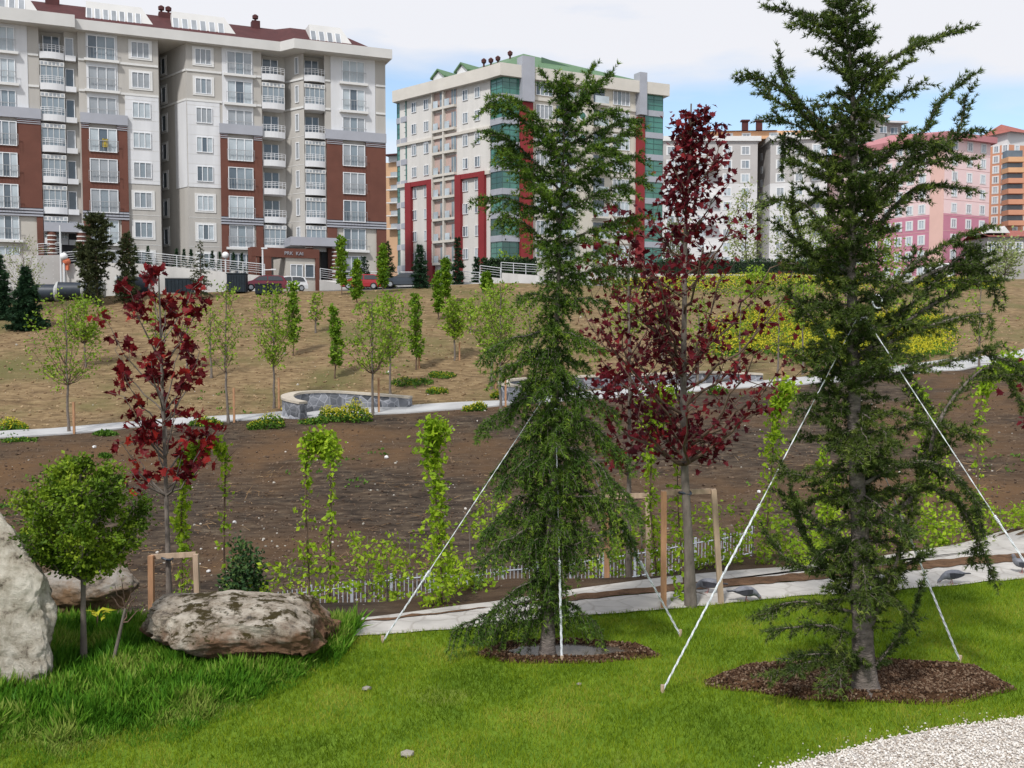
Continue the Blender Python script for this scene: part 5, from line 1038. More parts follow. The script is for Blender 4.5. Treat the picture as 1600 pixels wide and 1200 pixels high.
vine('right one of the two slim trees meeting in a leafy hook, thin and nearly bare', 515, 10.3, [(516, 880), (517, 800), (516, 720), (515, 690)], [.3, .9, .5, .3, .6, .8], [.10, .14, .06, .06, .10], n=330)
vine('slim leafy tree standing in the stone path left of the drooping conifer', 691, 10.05, [(689, 900), (684, 820), (678, 740), (676, 690), (684, 668)], [1.2, 1.6, 1.6, 1.0, 1.6, 2.6, 2], [.24, .24, .16, .13, .17, .15], n=1700)
vine('slim upright tree with a tufted top between the two nearer maples', 1026, 11.6, [(1022, 850), (1016, 780), (1020, 700), (1030, 640), (1042, 612)], [.8, 1, .8, 1.2, 2, 1.6], [.15, .12, .12, .18, .15], n=1000)
vine('slim tree with a curled leafy top left of the right hand conifer, behind the rope', 1192, 11.8, [(1198, 830), (1205, 740), (1210, 680), (1222, 630), (1228, 605)], [1, .8, .6, 1.2, 2.6, 2.4], [.20, .14, .12, .15, .16], n=1100)
vine('slim hooked tree at the right edge beyond the rope', 1531, 13.2, [(1530, 820), (1528, 700), (1535, 620), (1560, 570), (1590, 575)], [.6, .5, .4, .8, 2.4, 2.4], [.2, .12, .10, .18, .22], n=1100)
vine('slim tree with reddish lower leaves left of the right hand conifer trunk', 1290, 12.6, [(1292, 830), (1290, 760), (1286, 700)], [1.4, 1.2, .8, .6], [.28, .2, .15, .1], n=700)
vine('thin leafy tree close beside the trunk of the largest maple', 1073, 10.2, [(1066, 880), (1060, 800), (1058, 720)], [1.6, 1.0, .6, .5], [.14, .14, .1, .08], n=330)
vine('slim tree seen through the right hand conifer, beside its thin rope', 1470, 13.0, [(1466, 820), (1458, 700), (1440, 610)], [1, 1, 1.2, 1.4], [.3, .28, .24, .2], n=1200)
# low leafy saplings on the bank behind the paths -----------------------------------
rng = np.random.default_rng(14)
BANK = [(575, 12.6, 838, .42, 'low leafy sapling with one rounded tuft left of the path tree'), (640, 12.2, 838, .55, 'low spreading sapling directly left of the path tree'), (735, 12.0, 815, .55, 'low spreading sapling between the path tree and the drooping conifer'), (770, 13.0, 770, .4, 'sapling touching the left side of the drooping conifer'),
        (605, 11.4, 865, .35, 'smallest sapling in front of the grey fence'), (720, 10.9, 900, .28, 'small bush in the soil bed right of the path tree'), (455, 11.2, 880, .35, 'low sapling above the right end of the main boulder'), (1000, 12.4, 800, .5, 'leafy sapling behind the left stake of the tall frame'),
        (950, 12.6, 830, .4, 'sapling low behind the drooping conifer, right side'), (1120, 13.0, 790, .6, 'wide sapling behind the right stake of the tall frame'), (1175, 12.6, 800, .6, 'wide leafy sapling behind the knot of the long rope'), (1235, 12.6, 800, .5, 'leafy sapling right of the long rope'),
        (1300, 13.2, 780, .45, 'sapling behind the trunk of the right hand conifer'), (1120, 12.0, 870, .3, 'low bush at the foot of the right stake'), (1410, 13.6, 790, .5, 'sapling right behind the right hand conifer'), (1500, 14, 770, .6, 'wide sapling behind the thin rope at the right'), (1560, 14, 790, .5, 'sapling near the right edge beyond the path'), (1620, 14.2, 790, .5, 'sapling cut by the right edge'), (1265, 11.9, 850, .3, 'bush with reddish leaves beside the path, left of the conifer')]
for px, D, yt, w, lb in BANK:
    b = GD(px, D, 900); hh = P(px, yt, D)[2] - b[2]
    decid('leafy_sapling', lb, 'sapling', b, hh, max(.15, 1 - .75 * (w * 2.2) / max(hh, .5)), interp_prof([(0, w * .7), (.4, w), (.8, w * .75), (1, w * .3)]), rng, nb=10, ntw=4, asc=.5, leaf=.060, per=9, mt=M_lime, r0=.014, spread=.05, tw_len=.25, group='leafy saplings on the bank behind the paths')
# ================================================================ trees on the slope
rng = np.random.default_rng(16)
def slope_tree(label, px, by, ty, hwpx, kind='spread', D=None, cbf=None, dens=1., name=None, mt=None, lean=0):
    b = G(px, by) if D is None else GD(px, D, by); D = b[1]; hh = P(px, ty, D)[2] - b[2]; w = hwpx / F * D; s = D / 50
    if kind == 'spread': return decid(name or 'young_tree', label, 'tree', b, hh, cbf or .42, interp_prof([(0, w * .45), (.4, w), (.75, w * .85), (1, w * .3)]), rng, nb=int(24 * dens), ntw=5, asc=1.6, leaf=.155 * s, per=max(2, int(9 * dens)), rj=(.35, 1.15), mt=mt or M_mid, r0=.075, spread=.15, tw_len=.6, group='young trees planted on the slope', lean=(lean, 0))
    if kind == 'col': return decid(name or 'columnar_tree', label, 'tree', b, hh, cbf or .2, interp_prof([(0, w * .5), (.3, w * .85), (.7, w * .6), (1, w * .2)]), rng, nb=int(30 * dens), ntw=4, asc=2.5, leaf=.16 * s, per=11, rj=(.3, 1.15), mt=mt or M_col, r0=.05, spread=.09, tw_len=.25, group='narrow columnar trees on the slope', bark=M_bark2)
S_ = slope_tree
for a in [('young tree with an open crown at the left edge, by the concrete path', 108, 676, 470, 58), ('young tree half behind the one at the left edge', 134, 574, 470, 30), ('sparse young tree right of the left maple, nearly bare below', 357, 661, 442, 34), ('young tree with a wide light crown left of the stone wall', 428, 638, 458, 40),
          ('young tree at the concrete path, in front of the stone wall', 583, 648, 470, 44), ('young tree right behind the one at the stone wall', 610, 618, 462, 28), ('short young tree in the middle of the bare slope', 711, 563, 472, 20), ('young tree left of the pair close to the drooping conifer', 768, 608, 452, 36), ('young tree right of the pair close to the drooping conifer', 782, 641, 446, 42)]:
    S_(*a, dens=1.15 if a[1] != 357 else .8)
S_('nearly bare young tree by the path in front of the yellow meadow', 1215, 603, 480, 22, cbf=.5, dens=.25); S_('tall thin tree in the yellow meadow, left one of two', 1242, 508, 445, 30, dens=.9); S_('tall thin tree in the yellow meadow, right one of two', 1254, 585, 440, 30, dens=.7, cbf=.55)
S_('young tree in the yellow meadow behind the largest maple', 1155, 590, 450, 26, dens=.6); S_('young tree right of the right hand conifer, on the bare slope', 1424, 540, 470, 30, dens=.8); S_('small tree behind the lower maples at the stone wall', 1090, 605, 470, 30, dens=.7); S_('faint young tree near the right edge above the path', 1530, 574, 430, 36, dens=.5, cbf=.3)
S_('young tree low behind the smaller maple', 985, 560, 470, 26, dens=.8); S_('young tree at the top of the slope behind the largest maple', 1180, 490, 420, 26, dens=.9); S_('young tree far right on the upper slope', 1475, 500, 445, 24, dens=.5)
for i, (px, by, ty, w_, wh) in enumerate([(243, 560, 470, 16, 'behind the left maple crown'), (292, 578, 468, 18, 'just right of the left maple crown'), (330, 590, 480, 14, 'between the left maple and the sparse tree'), (493, 520, 462, 10, 'high on the bare slope, above the lone columnar tree'), (735, 520, 470, 12, 'left of the drooping conifer on the upper slope'), (828, 560, 470, 16, 'touching the drooping conifer at mid slope'), (1035, 560, 462, 16, 'seen through the largest maple'), (1320, 540, 450, 18, 'hidden partly by the right hand conifer, in the meadow'), (1385, 500, 440, 16, 'on the upper meadow right of the conifer trunk')]):
    S_('thin sapling ' + wh, px, by, ty, w_, dens=.55, cbf=.35)
for a in [('columnar tree left of the stone wall, behind the light crowned tree', 458, 556, 442, 13), ('columnar tree alone on the bare slope above the stone wall', 523, 592, 480, 12), ('columnar tree right of the stone wall trees', 650, 578, 462, 11), ('columnar tree left of the red car, first from the kiosk', 505, 452, 382, 6), ('tallest slim columnar tree in front of the red car', 534, 461, 372, 9), ('columnar tree just left of the red car bonnet, lower on the slope', 558, 480, 408, 8),
          ('columnar tree between the red car and the grey saloon', 598, 458, 385, 9), ('left one of the columnar pair below the stepped walls', 685, 500, 425, 8), ('right one of the columnar pair below the stepped walls', 697, 477, 405, 7), ('short columnar tree below the middle stepped wall', 760, 458, 427, 7)]: S_(*a, kind='col')
# conifers at the top of the slope
def far_conifer(label, px, D, by, ty, hwpx, mt, rng, kind='spruce', name='spruce_tree', dens=1., leaf=.3, group='conifers at the top of the slope'):
    b = GD(px, D, by); hh = P(px, ty, D)[2] - b[2]; w = hwpx / F * D; t = [b - [0, 0, .1], b + [rng.normal() * .05, 0, hh * .5], b + [0, 0, hh]]
    pf = interp_prof([(0, .5 * w), (.06, w), (.5, .62 * w), (1, .05)]) if kind == 'spruce' else interp_prof([(0, .1), (.25, .3 * w), (.5, w), (.8, .8 * w), (1, .2 * w)]) if kind == 'pine' else interp_prof([(0, .6 * w), (.2, w), (.7, .8 * w), (1, .1)])
    return cedar(name, label, t, .09, [], int(70 * dens), pf, rng, mt, hang=.15, twl=.9, step=.22, tstep=.13, tuft=leaf, asc=.1 if kind == 'spruce' else .5, tt_=TUFT2, group=group, bark=M_bark2, cat='tree')
rc = np.random.default_rng(17)
far_conifer('dark dense spruce at the left edge, in front of the drain pipes', 42, 78, 520, 418, 36, M_spruce, rc, leaf=.28, dens=1.6)
far_conifer('dark spruce cut by the left edge of the view', 0, 82, 500, 400, 28, M_spruce, rc, leaf=.28, dens=1.2)
far_conifer('tall sparse pine with a bare lower trunk before the entrance', 153, 87, 495, 338, 34, M_pine, rc, kind='pine', name='pine_tree', leaf=.24, dens=1.5)
far_conifer('second thinner trunked pine close left of the tall pine', 138, 88, 495, 385, 20, M_pine, rc, kind='pine', name='pine_tree', leaf=.24, dens=.9)
far_conifer('slim upright conifer right of the tall pine', 200, 88, 475, 365, 18, M_pine, rc, kind='col', name='slim_conifer', leaf=.24, dens=1.3)
far_conifer('sparse brownish conifer before the long cream wall', 314, 89, 455, 378, 24, M_pine, rc, name='sparse_conifer', leaf=.16, dens=.7)
far_conifer('dark conifer right of the grey saloon car', 656, 98, 465, 383, 17, M_spruce, rc, leaf=.26)
far_conifer('tiny dark conifer right of the kiosk, behind the red car', 569, 101, 447, 402, 14, M_spruce, rc, leaf=.22, dens=.6)
far_conifer('dark slim conifer at the red pier of the glass cornered building', 715, 107, 440, 372, 12, M_spruce, rc, leaf=.26)
far_conifer('conifer between the two large buildings, behind the saloon', 605, 103, 440, 378, 14, M_pine, rc, leaf=.26)
far_conifer('dark conifer left of the highest stepped railing', 745, 112, 440, 402, 10, M_spruce, rc, leaf=.26, dens=.8)
# potted conifers behind the railing
for i, (px, lb) in enumerate([(212, 'first'), (232, 'second'), (276, 'third'), (288, 'fourth'), (299, 'fifth'), (332, 'sixth'), (344, 'seventh'), (365, 'eighth'), (378, 'ninth'), (390, 'tenth')]):
    D = 98.2 + (px - 200) * .006; z = P(px, 424 + (px - 276) * .07, D)[2]; q = U(px, 420) * D; b = np.array([q, D, z])
    t = thing('potted_conifer', f'small potted conifer behind the long railing, {lb} from the left of its row', 'potted plant', b, 'potted conifers in a row behind the railing')
    m = MB(); m.tube([b, b + [0, 0, .45]], [.22, .3], 10); part(m, 'pot', M_trim, t); lf = MB(); u = rc.random(130); r_ = .34 * (1 - u) * np.sqrt(rc.random(130)) + .03; a = rc.random(130) * 6.28
    lf.inst(*TUFT2, b + np.stack([np.cos(a) * r_, np.sin(a) * r_, .5 + u * 1.7], 1), rc.normal(size=(130, 3)) + [0, 0, .6], .2, rc); part(lf, 'crown', M_spruce, t)
# pale round bush and hedges
def bushy(name, label, c, rx, ry, rz_, n, leaf, mt, rng, cat='bush', stems=True, group=None):
    t = thing(name, label, cat, c, group); d = nrm(rng.normal(size=(n, 3))); r_ = rng.random(n) ** .4; lump = 1 + .16 * np.sin(d[:, 0] * 5 + d[:, 2] * 4) + .1 * np.sin(d[:, 1] * 9 + d[:, 0] * 7)
    p = np.asarray(c) + d * (r_ * lump)[:, None] * [rx, ry, rz_] + [0, 0, rz_ * .95]; p[:, 2] = np.maximum(p[:, 2], c[2] + .05); lf = MB(); lf.inst(*QUAD, p, rng.normal(size=(n, 3)) + d * .8, leaf * rng.uniform(.6, 1.3, n), rng); part(lf, 'foliage', mt, t)
    m = MB()
    for i in range(7): e = np.asarray(c) + nrm(rng.normal(size=3) * [1, 1, .4] + [0, 0, 1.2]) * [rx, ry, rz_ * 1.3] * .8; m.tube([c, (np.asarray(c) + e) / 2, e], [.02 * rx + .008, .015 * rx + .005, .004], 5)
    part(m, 'stems', M_bark2, t); return t
b = GD(38, 86, 480); hh = P(38, 380, 86)[2] - b[2]
decid('olive_tree', 'pale round topped tree with thin bare stems before the left retaining wall', 'tree', b, hh, .35, interp_prof([(0, 1.0), (.5, 2.0), (.8, 1.8), (1, .8)]), rc, nb=30, ntw=5, asc=1.2, leaf=.16, per=6, mt=M_olive, r0=.07, spread=.2, tw_len=.7)
def hedge(label, x0, x1, y0, D, dd=1.5, hh=1.9, mt=M_hedge, n=3000):
    a = GD(x0, D, 420); b = GD(x1, D, 420); zt = P((x0 + x1) / 2, y0, D)[2]; t = thing('hedge', label, 'hedge', (a + b) / 2, 'clipped dark hedges before the glass cornered building')
    u = rc.random(n); q = a + (b - a) * u[:, None] + np.stack([rc.normal(size=n) * .1, rc.random(n) * dd, 0 * u], 1); q[:, 2] = a[2] + (zt - a[2] + .25 * np.sin(u * 40) * .5) * rc.random(n) ** .5; lf = MB(); lf.inst(*QUAD, q, rc.normal(size=(n, 3)), .3, rc); part(lf, 'foliage', mt, t)
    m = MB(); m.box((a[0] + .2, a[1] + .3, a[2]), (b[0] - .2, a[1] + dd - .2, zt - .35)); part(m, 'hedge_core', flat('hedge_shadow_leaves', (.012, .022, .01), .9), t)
hedge('dark clipped hedge left of the drooping conifer, above the stepped walls', 752, 838, 404, 116, n=3500); hedge('long dark clipped hedge behind the maples, above the low pale wall', 900, 1330, 405, 133, hh=2, n=9000)
bushy('bush', 'rounded green bush above the dark hedge at the glass corner', GD(795, 118, 420) + [0, 0, .0], 2.2, 1.4, 2.1, 1200, .35, M_mid, rc)
for px, D, ty, hwp, lb in ((1165, 150, 302, 30, 'pale flowering tree before the grey block, left one'), (1240, 150, 320, 34, 'pale flowering tree before the grey block, middle one'), (1290, 155, 340, 30, 'pale flowering tree before the grey block, right one, behind the conifer'), (1370, 140, 360, 40, 'bright green tree before the pink block, behind the right hand conifer'), (1570, 150, 378, 24, 'grey green tree before the small house'), (1050, 150, 350, 24, 'pale tree at the left end of the grey block')):
    b = GD(px, D, 430); hh = P(px, ty, D)[2] - b[2]; w = hwp / F * D
    decid('blossom_tree' if 'flower' in lb else 'street_tree', lb, 'tree', b, hh, .25, interp_prof([(0, w * .6), (.4, w), (.8, w * .8), (1, w * .3)]), rc, nb=26, ntw=6, asc=1., leaf=.42, per=8, mt=M_olive if D == 150 else M_mid, r0=.15, spread=.5, tw_len=1.6, group='trees in front of the far blocks')
# dwarf conifers by the boulder
b = GD(382, 11.3, 900); hh = P(382, 836, 11.3)[2] - b[2]; far = None
bushy('dwarf_pine', 'small dark rounded dwarf pine behind the main boulder', b, .26, .26, hh * .5, 2600, .05, leafm('dwarf_pine_needle', [(.02, .05, .02), (.04, .09, .03), (.10, .16, .04)], .6, .1), rc)
# weeds and mustard ---------------------------------------------------------------
rm = np.random.default_rng(19)
def mustard(label, px, by, wpx, hpx, yel=.5):
    c = G(px, by); D = c[1]; w = wpx / F * D; hh = hpx / F * D; t = thing('flowering_weed', label, 'flowering weed', c, 'yellow flowering weeds along the concrete path'); n = int(500 * max(w, .6) * max(hh, .5)) + 200
    lump = lambda x, y: .75 + .25 * np.sin(x * 3.1 + px) * np.cos(y * 2.3)
    def pts_(n, z0, z1): a = rm.random(n) * 6.28; r = np.sqrt(rm.random(n)); x = np.cos(a) * r * w; y = np.sin(a) * r * w * .6; z = hh * (z0 + (z1 - z0) * rm.random(n)) * np.sqrt(np.maximum(0, 1 - r * r * .8)) * lump(x, y); g = h(c[0] + x, c[1] + y); return np.stack([c[0] + x, c[1] + y, g + z], 1)
    lf = MB(); p = pts_(n, 0, .8); lf.inst(*QUAD, p, rm.normal(size=(n, 3)) + [0, 0, .5], .16, rm); part(lf, 'leaves', M_weed, t)
    k = int(n * yel * 1.3)
    if k: lf = MB(); p = pts_(k, .55, 1.12); lf.inst(*QUAD, p, rm.normal(size=(k, 3)), .085, rm); part(lf, 'blossoms', M_yel, t)
for a in [('large yellow flowering clump in front of the stone wall', 540, 658, 42, 36, .8), ('green and yellow clump left of the stone wall', 415, 668, 30, 28, .25), ('yellow flowering clump right of the stone wall on the path edge', 741, 642, 19, 19, .5), ('yellow flowering clump at the left edge by the path', 22, 672, 22, 22, .7), ('low yellow clump between the left maple and the sparse tree', 322, 664, 26, 14, .4), ('low yellow green weeds on the slope right of the stone wall', 683, 614, 17, 14, .4),
          ('flat green weeds on the slope above the yellow clump', 645, 598, 34, 10, .1), ('flat weeds beside the curved wall end', 690, 588, 22, 8, .3), ('low weeds before the left edge of the path', 30, 690, 26, 8, .05), ('low green weeds below the left maple foliage', 165, 680, 18, 8, .0), ('yellow clump by the second curved wall, left of the conifer', 690 + 90, 622, 14, 14, .5), ('low weeds right of the yellow clump at the stone wall', 490, 660, 24, 10, .1),
          ('green clump beside the second curved wall, behind the maples', 1120, 615, 16, 16, .1), ('round weed on the bare field, upper left', 165, 715, 9, 6, 0), ('yellow clump left of the drooping conifer on the slope', 850, 570, 30, 24, .5)]: mustard(*a)
# meadow of yellow flowers: one mass
n = 100000; px_ = rm.uniform(930, 1560, n * 2); y_ = rm.uniform(62, 128, n * 2); x_ = U(px_, 500) * y_
zz = h(x_, y_); py_ = 600 - F * np.tan(np.arctan2(zz - CAMZ, y_) + PITCH)
cx = 1265; lim = 560 + 16 * np.sin(px_ * .02) ; dens = np.clip((py_ - 492 - 10 * np.sin(px_ * .03)) / 14, 0, 1) * np.clip((lim + 16 - py_) / 10, 0, 1) * np.clip((px_ - 1095) / 50, 0, 1) * np.clip((1500 - px_) / 40, 0, 1)
dens2 = np.clip((px_ - 1425) / 20, 0, 1) * np.clip((456 - py_) / 6, 0, 1) * 2 + .35 * np.clip((px_ - 940) / 60, 0, 1) * np.clip((1400 - px_) / 60, 0, 1) * np.clip((470 - py_) / 20, 0, 1)
k = rm.random(n * 2) < np.clip(dens + dens2 * 1.0, 0, 1); p = np.stack([x_, y_, zz], 1)[k]; pn = py_[k]; k2 = rm.random(len(p)) < .58
m = MB(); q = p[~k2] + np.stack([0 * p[~k2][:, 0], 0 * p[~k2][:, 0], rm.random((~k2).sum()) * .45], 1); m.inst(*QUAD, q, rm.normal(size=(len(q), 3)) + [0, 0, 1], .26, rm, 0)
q = p[k2] + np.stack([0 * p[k2][:, 0], 0 * p[k2][:, 0], .35 + rm.random(k2.sum()) * .4], 1); m.inst(*QUAD, q, rm.normal(size=(len(q), 3)), .15, rm, 1); struct(m, 'flower_meadow', [M_weed, M_yel], 'stuff', False, 'yellow flowering meadow on the slope')
# scattered weeds
n = 9000; px_ = rm.uniform(-100, 1700, n); y_ = 1 / rm.uniform(1 / 95, 1 / 15, n); x_ = U(px_, 700) * y_; msk = (np.sin(x_ * .35 + 1) * np.sin(y_ * .28 + x_ * .12) + .6 * np.sin(x_ * 1.3) * np.sin(y_ * 1.1)) > .95
msk |= (y_ < 21) & (rm.random(n) < .25); x_, y_ = x_[msk], y_[msk]; m = MB(); k = 5; X = np.repeat(x_, k) + rm.normal(size=len(x_) * k) * .10; Y = np.repeat(y_, k) + rm.normal(size=len(x_) * k) * .12
m.inst(*QUAD, np.stack([X, Y, h(X, Y) + .02], 1), rm.normal(size=(len(X), 3)) * [1, 1, .4] + [0, 0, .7], .05 + .0022 * Y, rm); struct(m, 'weeds', [M_weed], 'stuff', False, 'scattered low weeds on bare soil')
# ================================================================ FOREGROUND
rn = np.random.default_rng(31)
# stones and clods on the bare ground ------------------------------------------------
PEB = None
def pebble(seed):
    r = np.random.default_rng(seed); v = []; 
    for a in (-.6, .6):
        for k in range(5): t = k * 1.2566 + (a > 0) * .6; v.append((math.cos(t) * .85 * r.uniform(.8, 1.2), math.sin(t) * .85 * r.uniform(.7, 1.1), a * .55 * r.uniform(.8, 1.2)))
    v += [(0, 0, -.6), (0, 0, .62)]; f = []
    for k in range(5): k2 = (k + 1) % 5; f += [[10, k2, k], [11, 5 + k, 5 + k2], [k, k2, 5 + k], [k2, 5 + k2, 5 + k]]
    return np.array(v) * .5, f
M_stones = leafm('pale_stones', [(.22, .20, .17), (.38, .35, .30), (.60, .57, .52)], .85, 0, spec=.2)
M_clod = leafm('soil_clods', [(.05, .033, .024), (.11, .075, .052), (.18, .13, .09)], .95, 0, spec=.1)
M_clod2 = leafm('clay_clods', [(.16, .105, .06), (.27, .185, .105), (.38, .28, .17)], .95, 0, spec=.1)
def scatter(name, mt, n, y0, y1, s0, s1, seed, zone=None, lab=None, sg=0, keep=None, pw=1.):
    r = np.random.default_rng(seed); px_ = r.uniform(-150, 1750, n); y_ = 1 / r.uniform(1 / y1, 1 / y0, n); x_ = U(px_, 700) * y_; u = x_ / y_; dm_ = np.interp(u, UC, DM); dc_ = np.interp(u, UC, DC); de_ = np.interp(u, UC, DE)
    k = (np.abs(y_ - dm_) > 1.3) & (y_ < dc_) & (y_ > de_ + .8)
    if zone == 'field': k &= y_ < dm_
    if zone == 'hill': k &= y_ > dm_
    if keep is not None: k &= keep(x_, y_, r)
    x_, y_ = x_[k], y_[k]; sz = (s0 + (s1 - s0) * r.random(len(x_)) ** 3) * (y_ / 30) ** .6; m = MB()
    m.inst(*pebble(seed), np.stack([x_, y_, h(x_, y_) + sz * .1], 1), r.normal(size=(len(x_), 3)) * [1, 1, .3], sz, r, nrm=(0, 0, 1)); return struct(m, name, [mt], 'stuff', False, lab)
scatter('stones', M_stones, 5500, 14, 95, .025, .13, 1, lab='small pale stones lying on the bare soil', keep=lambda x, y, r: (np.sin(x * .6) * np.sin(y * .5 + x * .2) + r.random(len(x)) * 1.6) > .8)
scatter('soil_clods', M_clod, 42000, 15, 56, .03, .13, 2, 'field', 'dark clods of ploughed soil'); scatter('clay_clods', M_clod2, 9000, 50, 100, .05, .17, 3, 'hill', 'lumps of dry clay on the slope')
# straw and dead stalks
r = rn; n = 1500; px_ = r.uniform(-100, 1700, n); y_ = r.uniform(16, 44, n); x_ = U(px_, 800) * y_; k = np.sin(x_ * .9 + y_ * .7) * np.sin(y_ * .8) > .25; x_, y_ = x_[k], y_[k]; K = 5
X = np.repeat(x_, K) + r.normal(size=len(x_) * K) * .3; Y = np.repeat(y_, K) + r.normal(size=len(x_) * K) * .2; m = MB(); m.inst(np.array([(-.03, 0, 0), (.03, 0, 0), (.0, 1, 0)]), [[0, 1, 2]], np.stack([X, Y, h(X, Y) + .03], 1), r.normal(size=(len(X), 3)) * [1, .6, .25] + [0, 0, .05], .35, r)
struct(m, 'dead_stalks', [leafm('straw', [(.20, .12, .06), (.32, .20, .10), (.42, .30, .17)], .8, .1)], 'stuff', False, 'dry stalks and straw on the ploughed soil')
# gravel ---------------------------------------------------------------------------
M_grav = leafm('gravel_stone', [(.33, .27, .22), (.55, .50, .44), (.68, .64, .59), (.76, .73, .69)], .85, 0, spec=.2)
eb = np.array([G(*q)[:2] for q in [(1120, 1240), (1210, 1204), (1280, 1186), (1380, 1158), (1470, 1140), (1540, 1130), (1600, 1124), (1720, 1108), (1930, 1084)]])
n = 82000; X = rn.uniform(1.0, 6.6, n); Y = rn.uniform(5.4, 7.9, n); ye = np.interp(X, eb[:, 0], eb[:, 1]) + rn.normal(size=n) * .02; k = Y < ye; X, Y = X[k], Y[k]; m = MB()
m.inst(*pebble(5), np.stack([X, Y, .012 + rn.random(len(X)) * .012], 1), rn.normal(size=(len(X), 3)) * [1, 1, .3], rn.uniform(.008, .021, len(X)), rn, nrm=(0, 0, 1)); struct(m, 'gravel_stones', [M_grav], 'stuff', False, 'white gravel of the strip in the lower right corner')
n = 160; X = rn.uniform(1.2, 5.2, n); Y = np.interp(X, eb[:, 0], eb[:, 1]) + np.abs(rn.normal(size=n)) * .10; m = MB(); m.inst(*pebble(6), np.stack([X, Y, 0 * X + .012], 1), rn.normal(size=(n, 3)) * [1, 1, .2], rn.uniform(.008, .02, n), rn, nrm=(0, 0, 1)); struct(m, 'strayed_gravel', [M_grav], 'stuff', False, 'single gravel stones strayed onto the lawn')
# basins --------------------------------------------------------------------------
M_mulch = groundmat('mulch_soil', [(.3, (.035, .019, .010)), (.55, (.09, .046, .024)), (.75, (.17, .10, .055))], 9, bump=.02, bsc=30)
M_wet = pm('wet_mud', (.06, .05, .038), .16, .3, 3, spec=.2)
def basin(name, label, c, rx, ry, rim, mt, chips, wet=False, seed=0):
    rx, ry = rx * .95, ry * .95
    r = np.random.default_rng(seed); n, k = 72, 9; m = MB(); a = np.arange(n) * 2 * np.pi / n; wob = 1 + .06 * np.sin(3 * a + seed) + .05 * np.sin(7 * a + 2 * seed) + r.normal(size=n) * .012; V = []
    for j, (rr, zz) in enumerate([(1.12, .006), (1.04, .015), (.98, rim), (.9, rim * .8), (.8, .022), (.6, .016), (.4, .014), (.2, .014), (.03, .016)]):
        zj = zz + (r.normal(size=n) * .006 if 0 < j < 6 else 0); V.append(np.stack([c[0] + np.cos(a) * rx * rr * wob, c[1] + np.sin(a) * ry * rr * wob, zj + 0 * a], 1))
    V = np.concatenate(V); i = np.arange(n); t = thing(name, label, 'planting ring', (c[0], c[1], 0))
    for j in range(k - 1): m.add(V, np.stack([j*n + i, (j+1)*n + i, (j+1)*n + (i+1) % n, j*n + (i+1) % n][::1], -1))
    m.add(V[-n:], [list(range(n))]); part(m, 'soil', mt, t, True)
    N = chips; aa = r.random(N) * 6.28; rr = np.sqrt(r.random(N)) * 1.10; wb = 1 + .06 * np.sin(3 * aa + seed) + .05 * np.sin(7 * aa + 2 * seed); X = c[0] + np.cos(aa) * rx * rr * wb; Y = c[1] + np.sin(aa) * ry * rr * wb
    if wet: kk = rr > .72; aa, rr, X, Y = aa[kk], rr[kk], X[kk], Y[kk]; N = len(X)
    Z = np.interp(rr, [0, .6, .8, .9, .98, 1.06], [.016, .02, .026, rim * .8, rim, .012]) + .006; m = MB(); m.inst(*pebble(9), np.stack([X, Y, Z], 1), r.normal(size=(N, 3)) * [1, 1, .4], r.uniform(.008, .028, N), r)
    o = part(m, 'soil_crumbs', leafm(name + '_crumbs', [(.022, .012, .008), (.055, .029, .016), (.10, .056, .033), (.22, .16, .11)], .9, 0, spec=.1), t); o['kind'] = 'stuff'
    if wet:
        m = MB(); m.add(np.stack([c[0] + np.cos(a) * rx * .84 * wob, c[1] + np.sin(a) * ry * .84 * wob, .030 + 0 * a], 1), [list(range(n))]); part(m, 'puddle', M_wet, t)
    return t
a, b = G(752, 1022), G(1015, 1022); c = (a + b) / 2; c[1] = (G(880, 1008)[1] + G(880, 1036)[1]) / 2; basin('planting_hole', 'round planting hole with muddy water under the drooping conifer', c, (b[0] - a[0]) / 2, (G(880, 1007)[1] - G(880, 1037)[1]) / 2, .055, M_mulch, 3600, True, 2)
a, b = G(1128, 1066), G(1570, 1066); c = (a + b) / 2; c[1] = (G(1350, 1042)[1] + G(1350, 1096)[1]) / 2; basin('planting_ring', 'brown mulched planting ring under the right hand conifer', c, (b[0] - a[0]) / 2, (G(1350, 1040)[1] - G(1350, 1097)[1]) / 2, .07, M_mulch, 14000, False, 5)
MC = c.copy(); MR = ((b[0] - a[0]) / 2, (G(1350, 1040)[1] - G(1350, 1097)[1]) / 2)
a, b = G(752, 1022), G(1015, 1022); c = (a + b) / 2; c[1] = (G(880, 1008)[1] + G(880, 1036)[1]) / 2; PC = c.copy(); PR = ((b[0] - a[0]) / 2, (G(880, 1007)[1] - G(880, 1037)[1]) / 2)
# lawn grass -------------------------------------------------------------------------
M_grass = leafm('lawn_blade', [(.10, .175, .008), (.18, .275, .012), (.27, .365, .018), (.38, .38, .06)], .55, .35, patch=1.1)
M_tall = leafm('tall_grass_blade', [(.055, .17, .012), (.095, .245, .018), (.155, .32, .025), (.31, .39, .08)], .5, .3, patch=2.2)
BL_ = (np.array([(-.055, 0, 0), (.055, 0, 0), (.03, .55, .06), (0, 1, .22), (-.03, .55, .06)]), [[0, 1, 2, 3, 4]])
lo_ = np.array([G(*q)[:2] for q in [(180, 1032), (430, 1010), (510, 999.5), (600, 993), (696, 985.5), (800, 975), (930, 962), (1040, 953), (1100, 948), (1236, 934), (1400, 923), (1477, 917.5), (1600, 905), (1760, 888), (1950, 868)]])
tall_edge = [(0, 1196), (90, 1190), (200, 1172), (300, 1146), (385, 1118), (440, 1085), (480, 1060), (520, 1040)]
te = np.array([G(*q)[:2] for q in tall_edge])
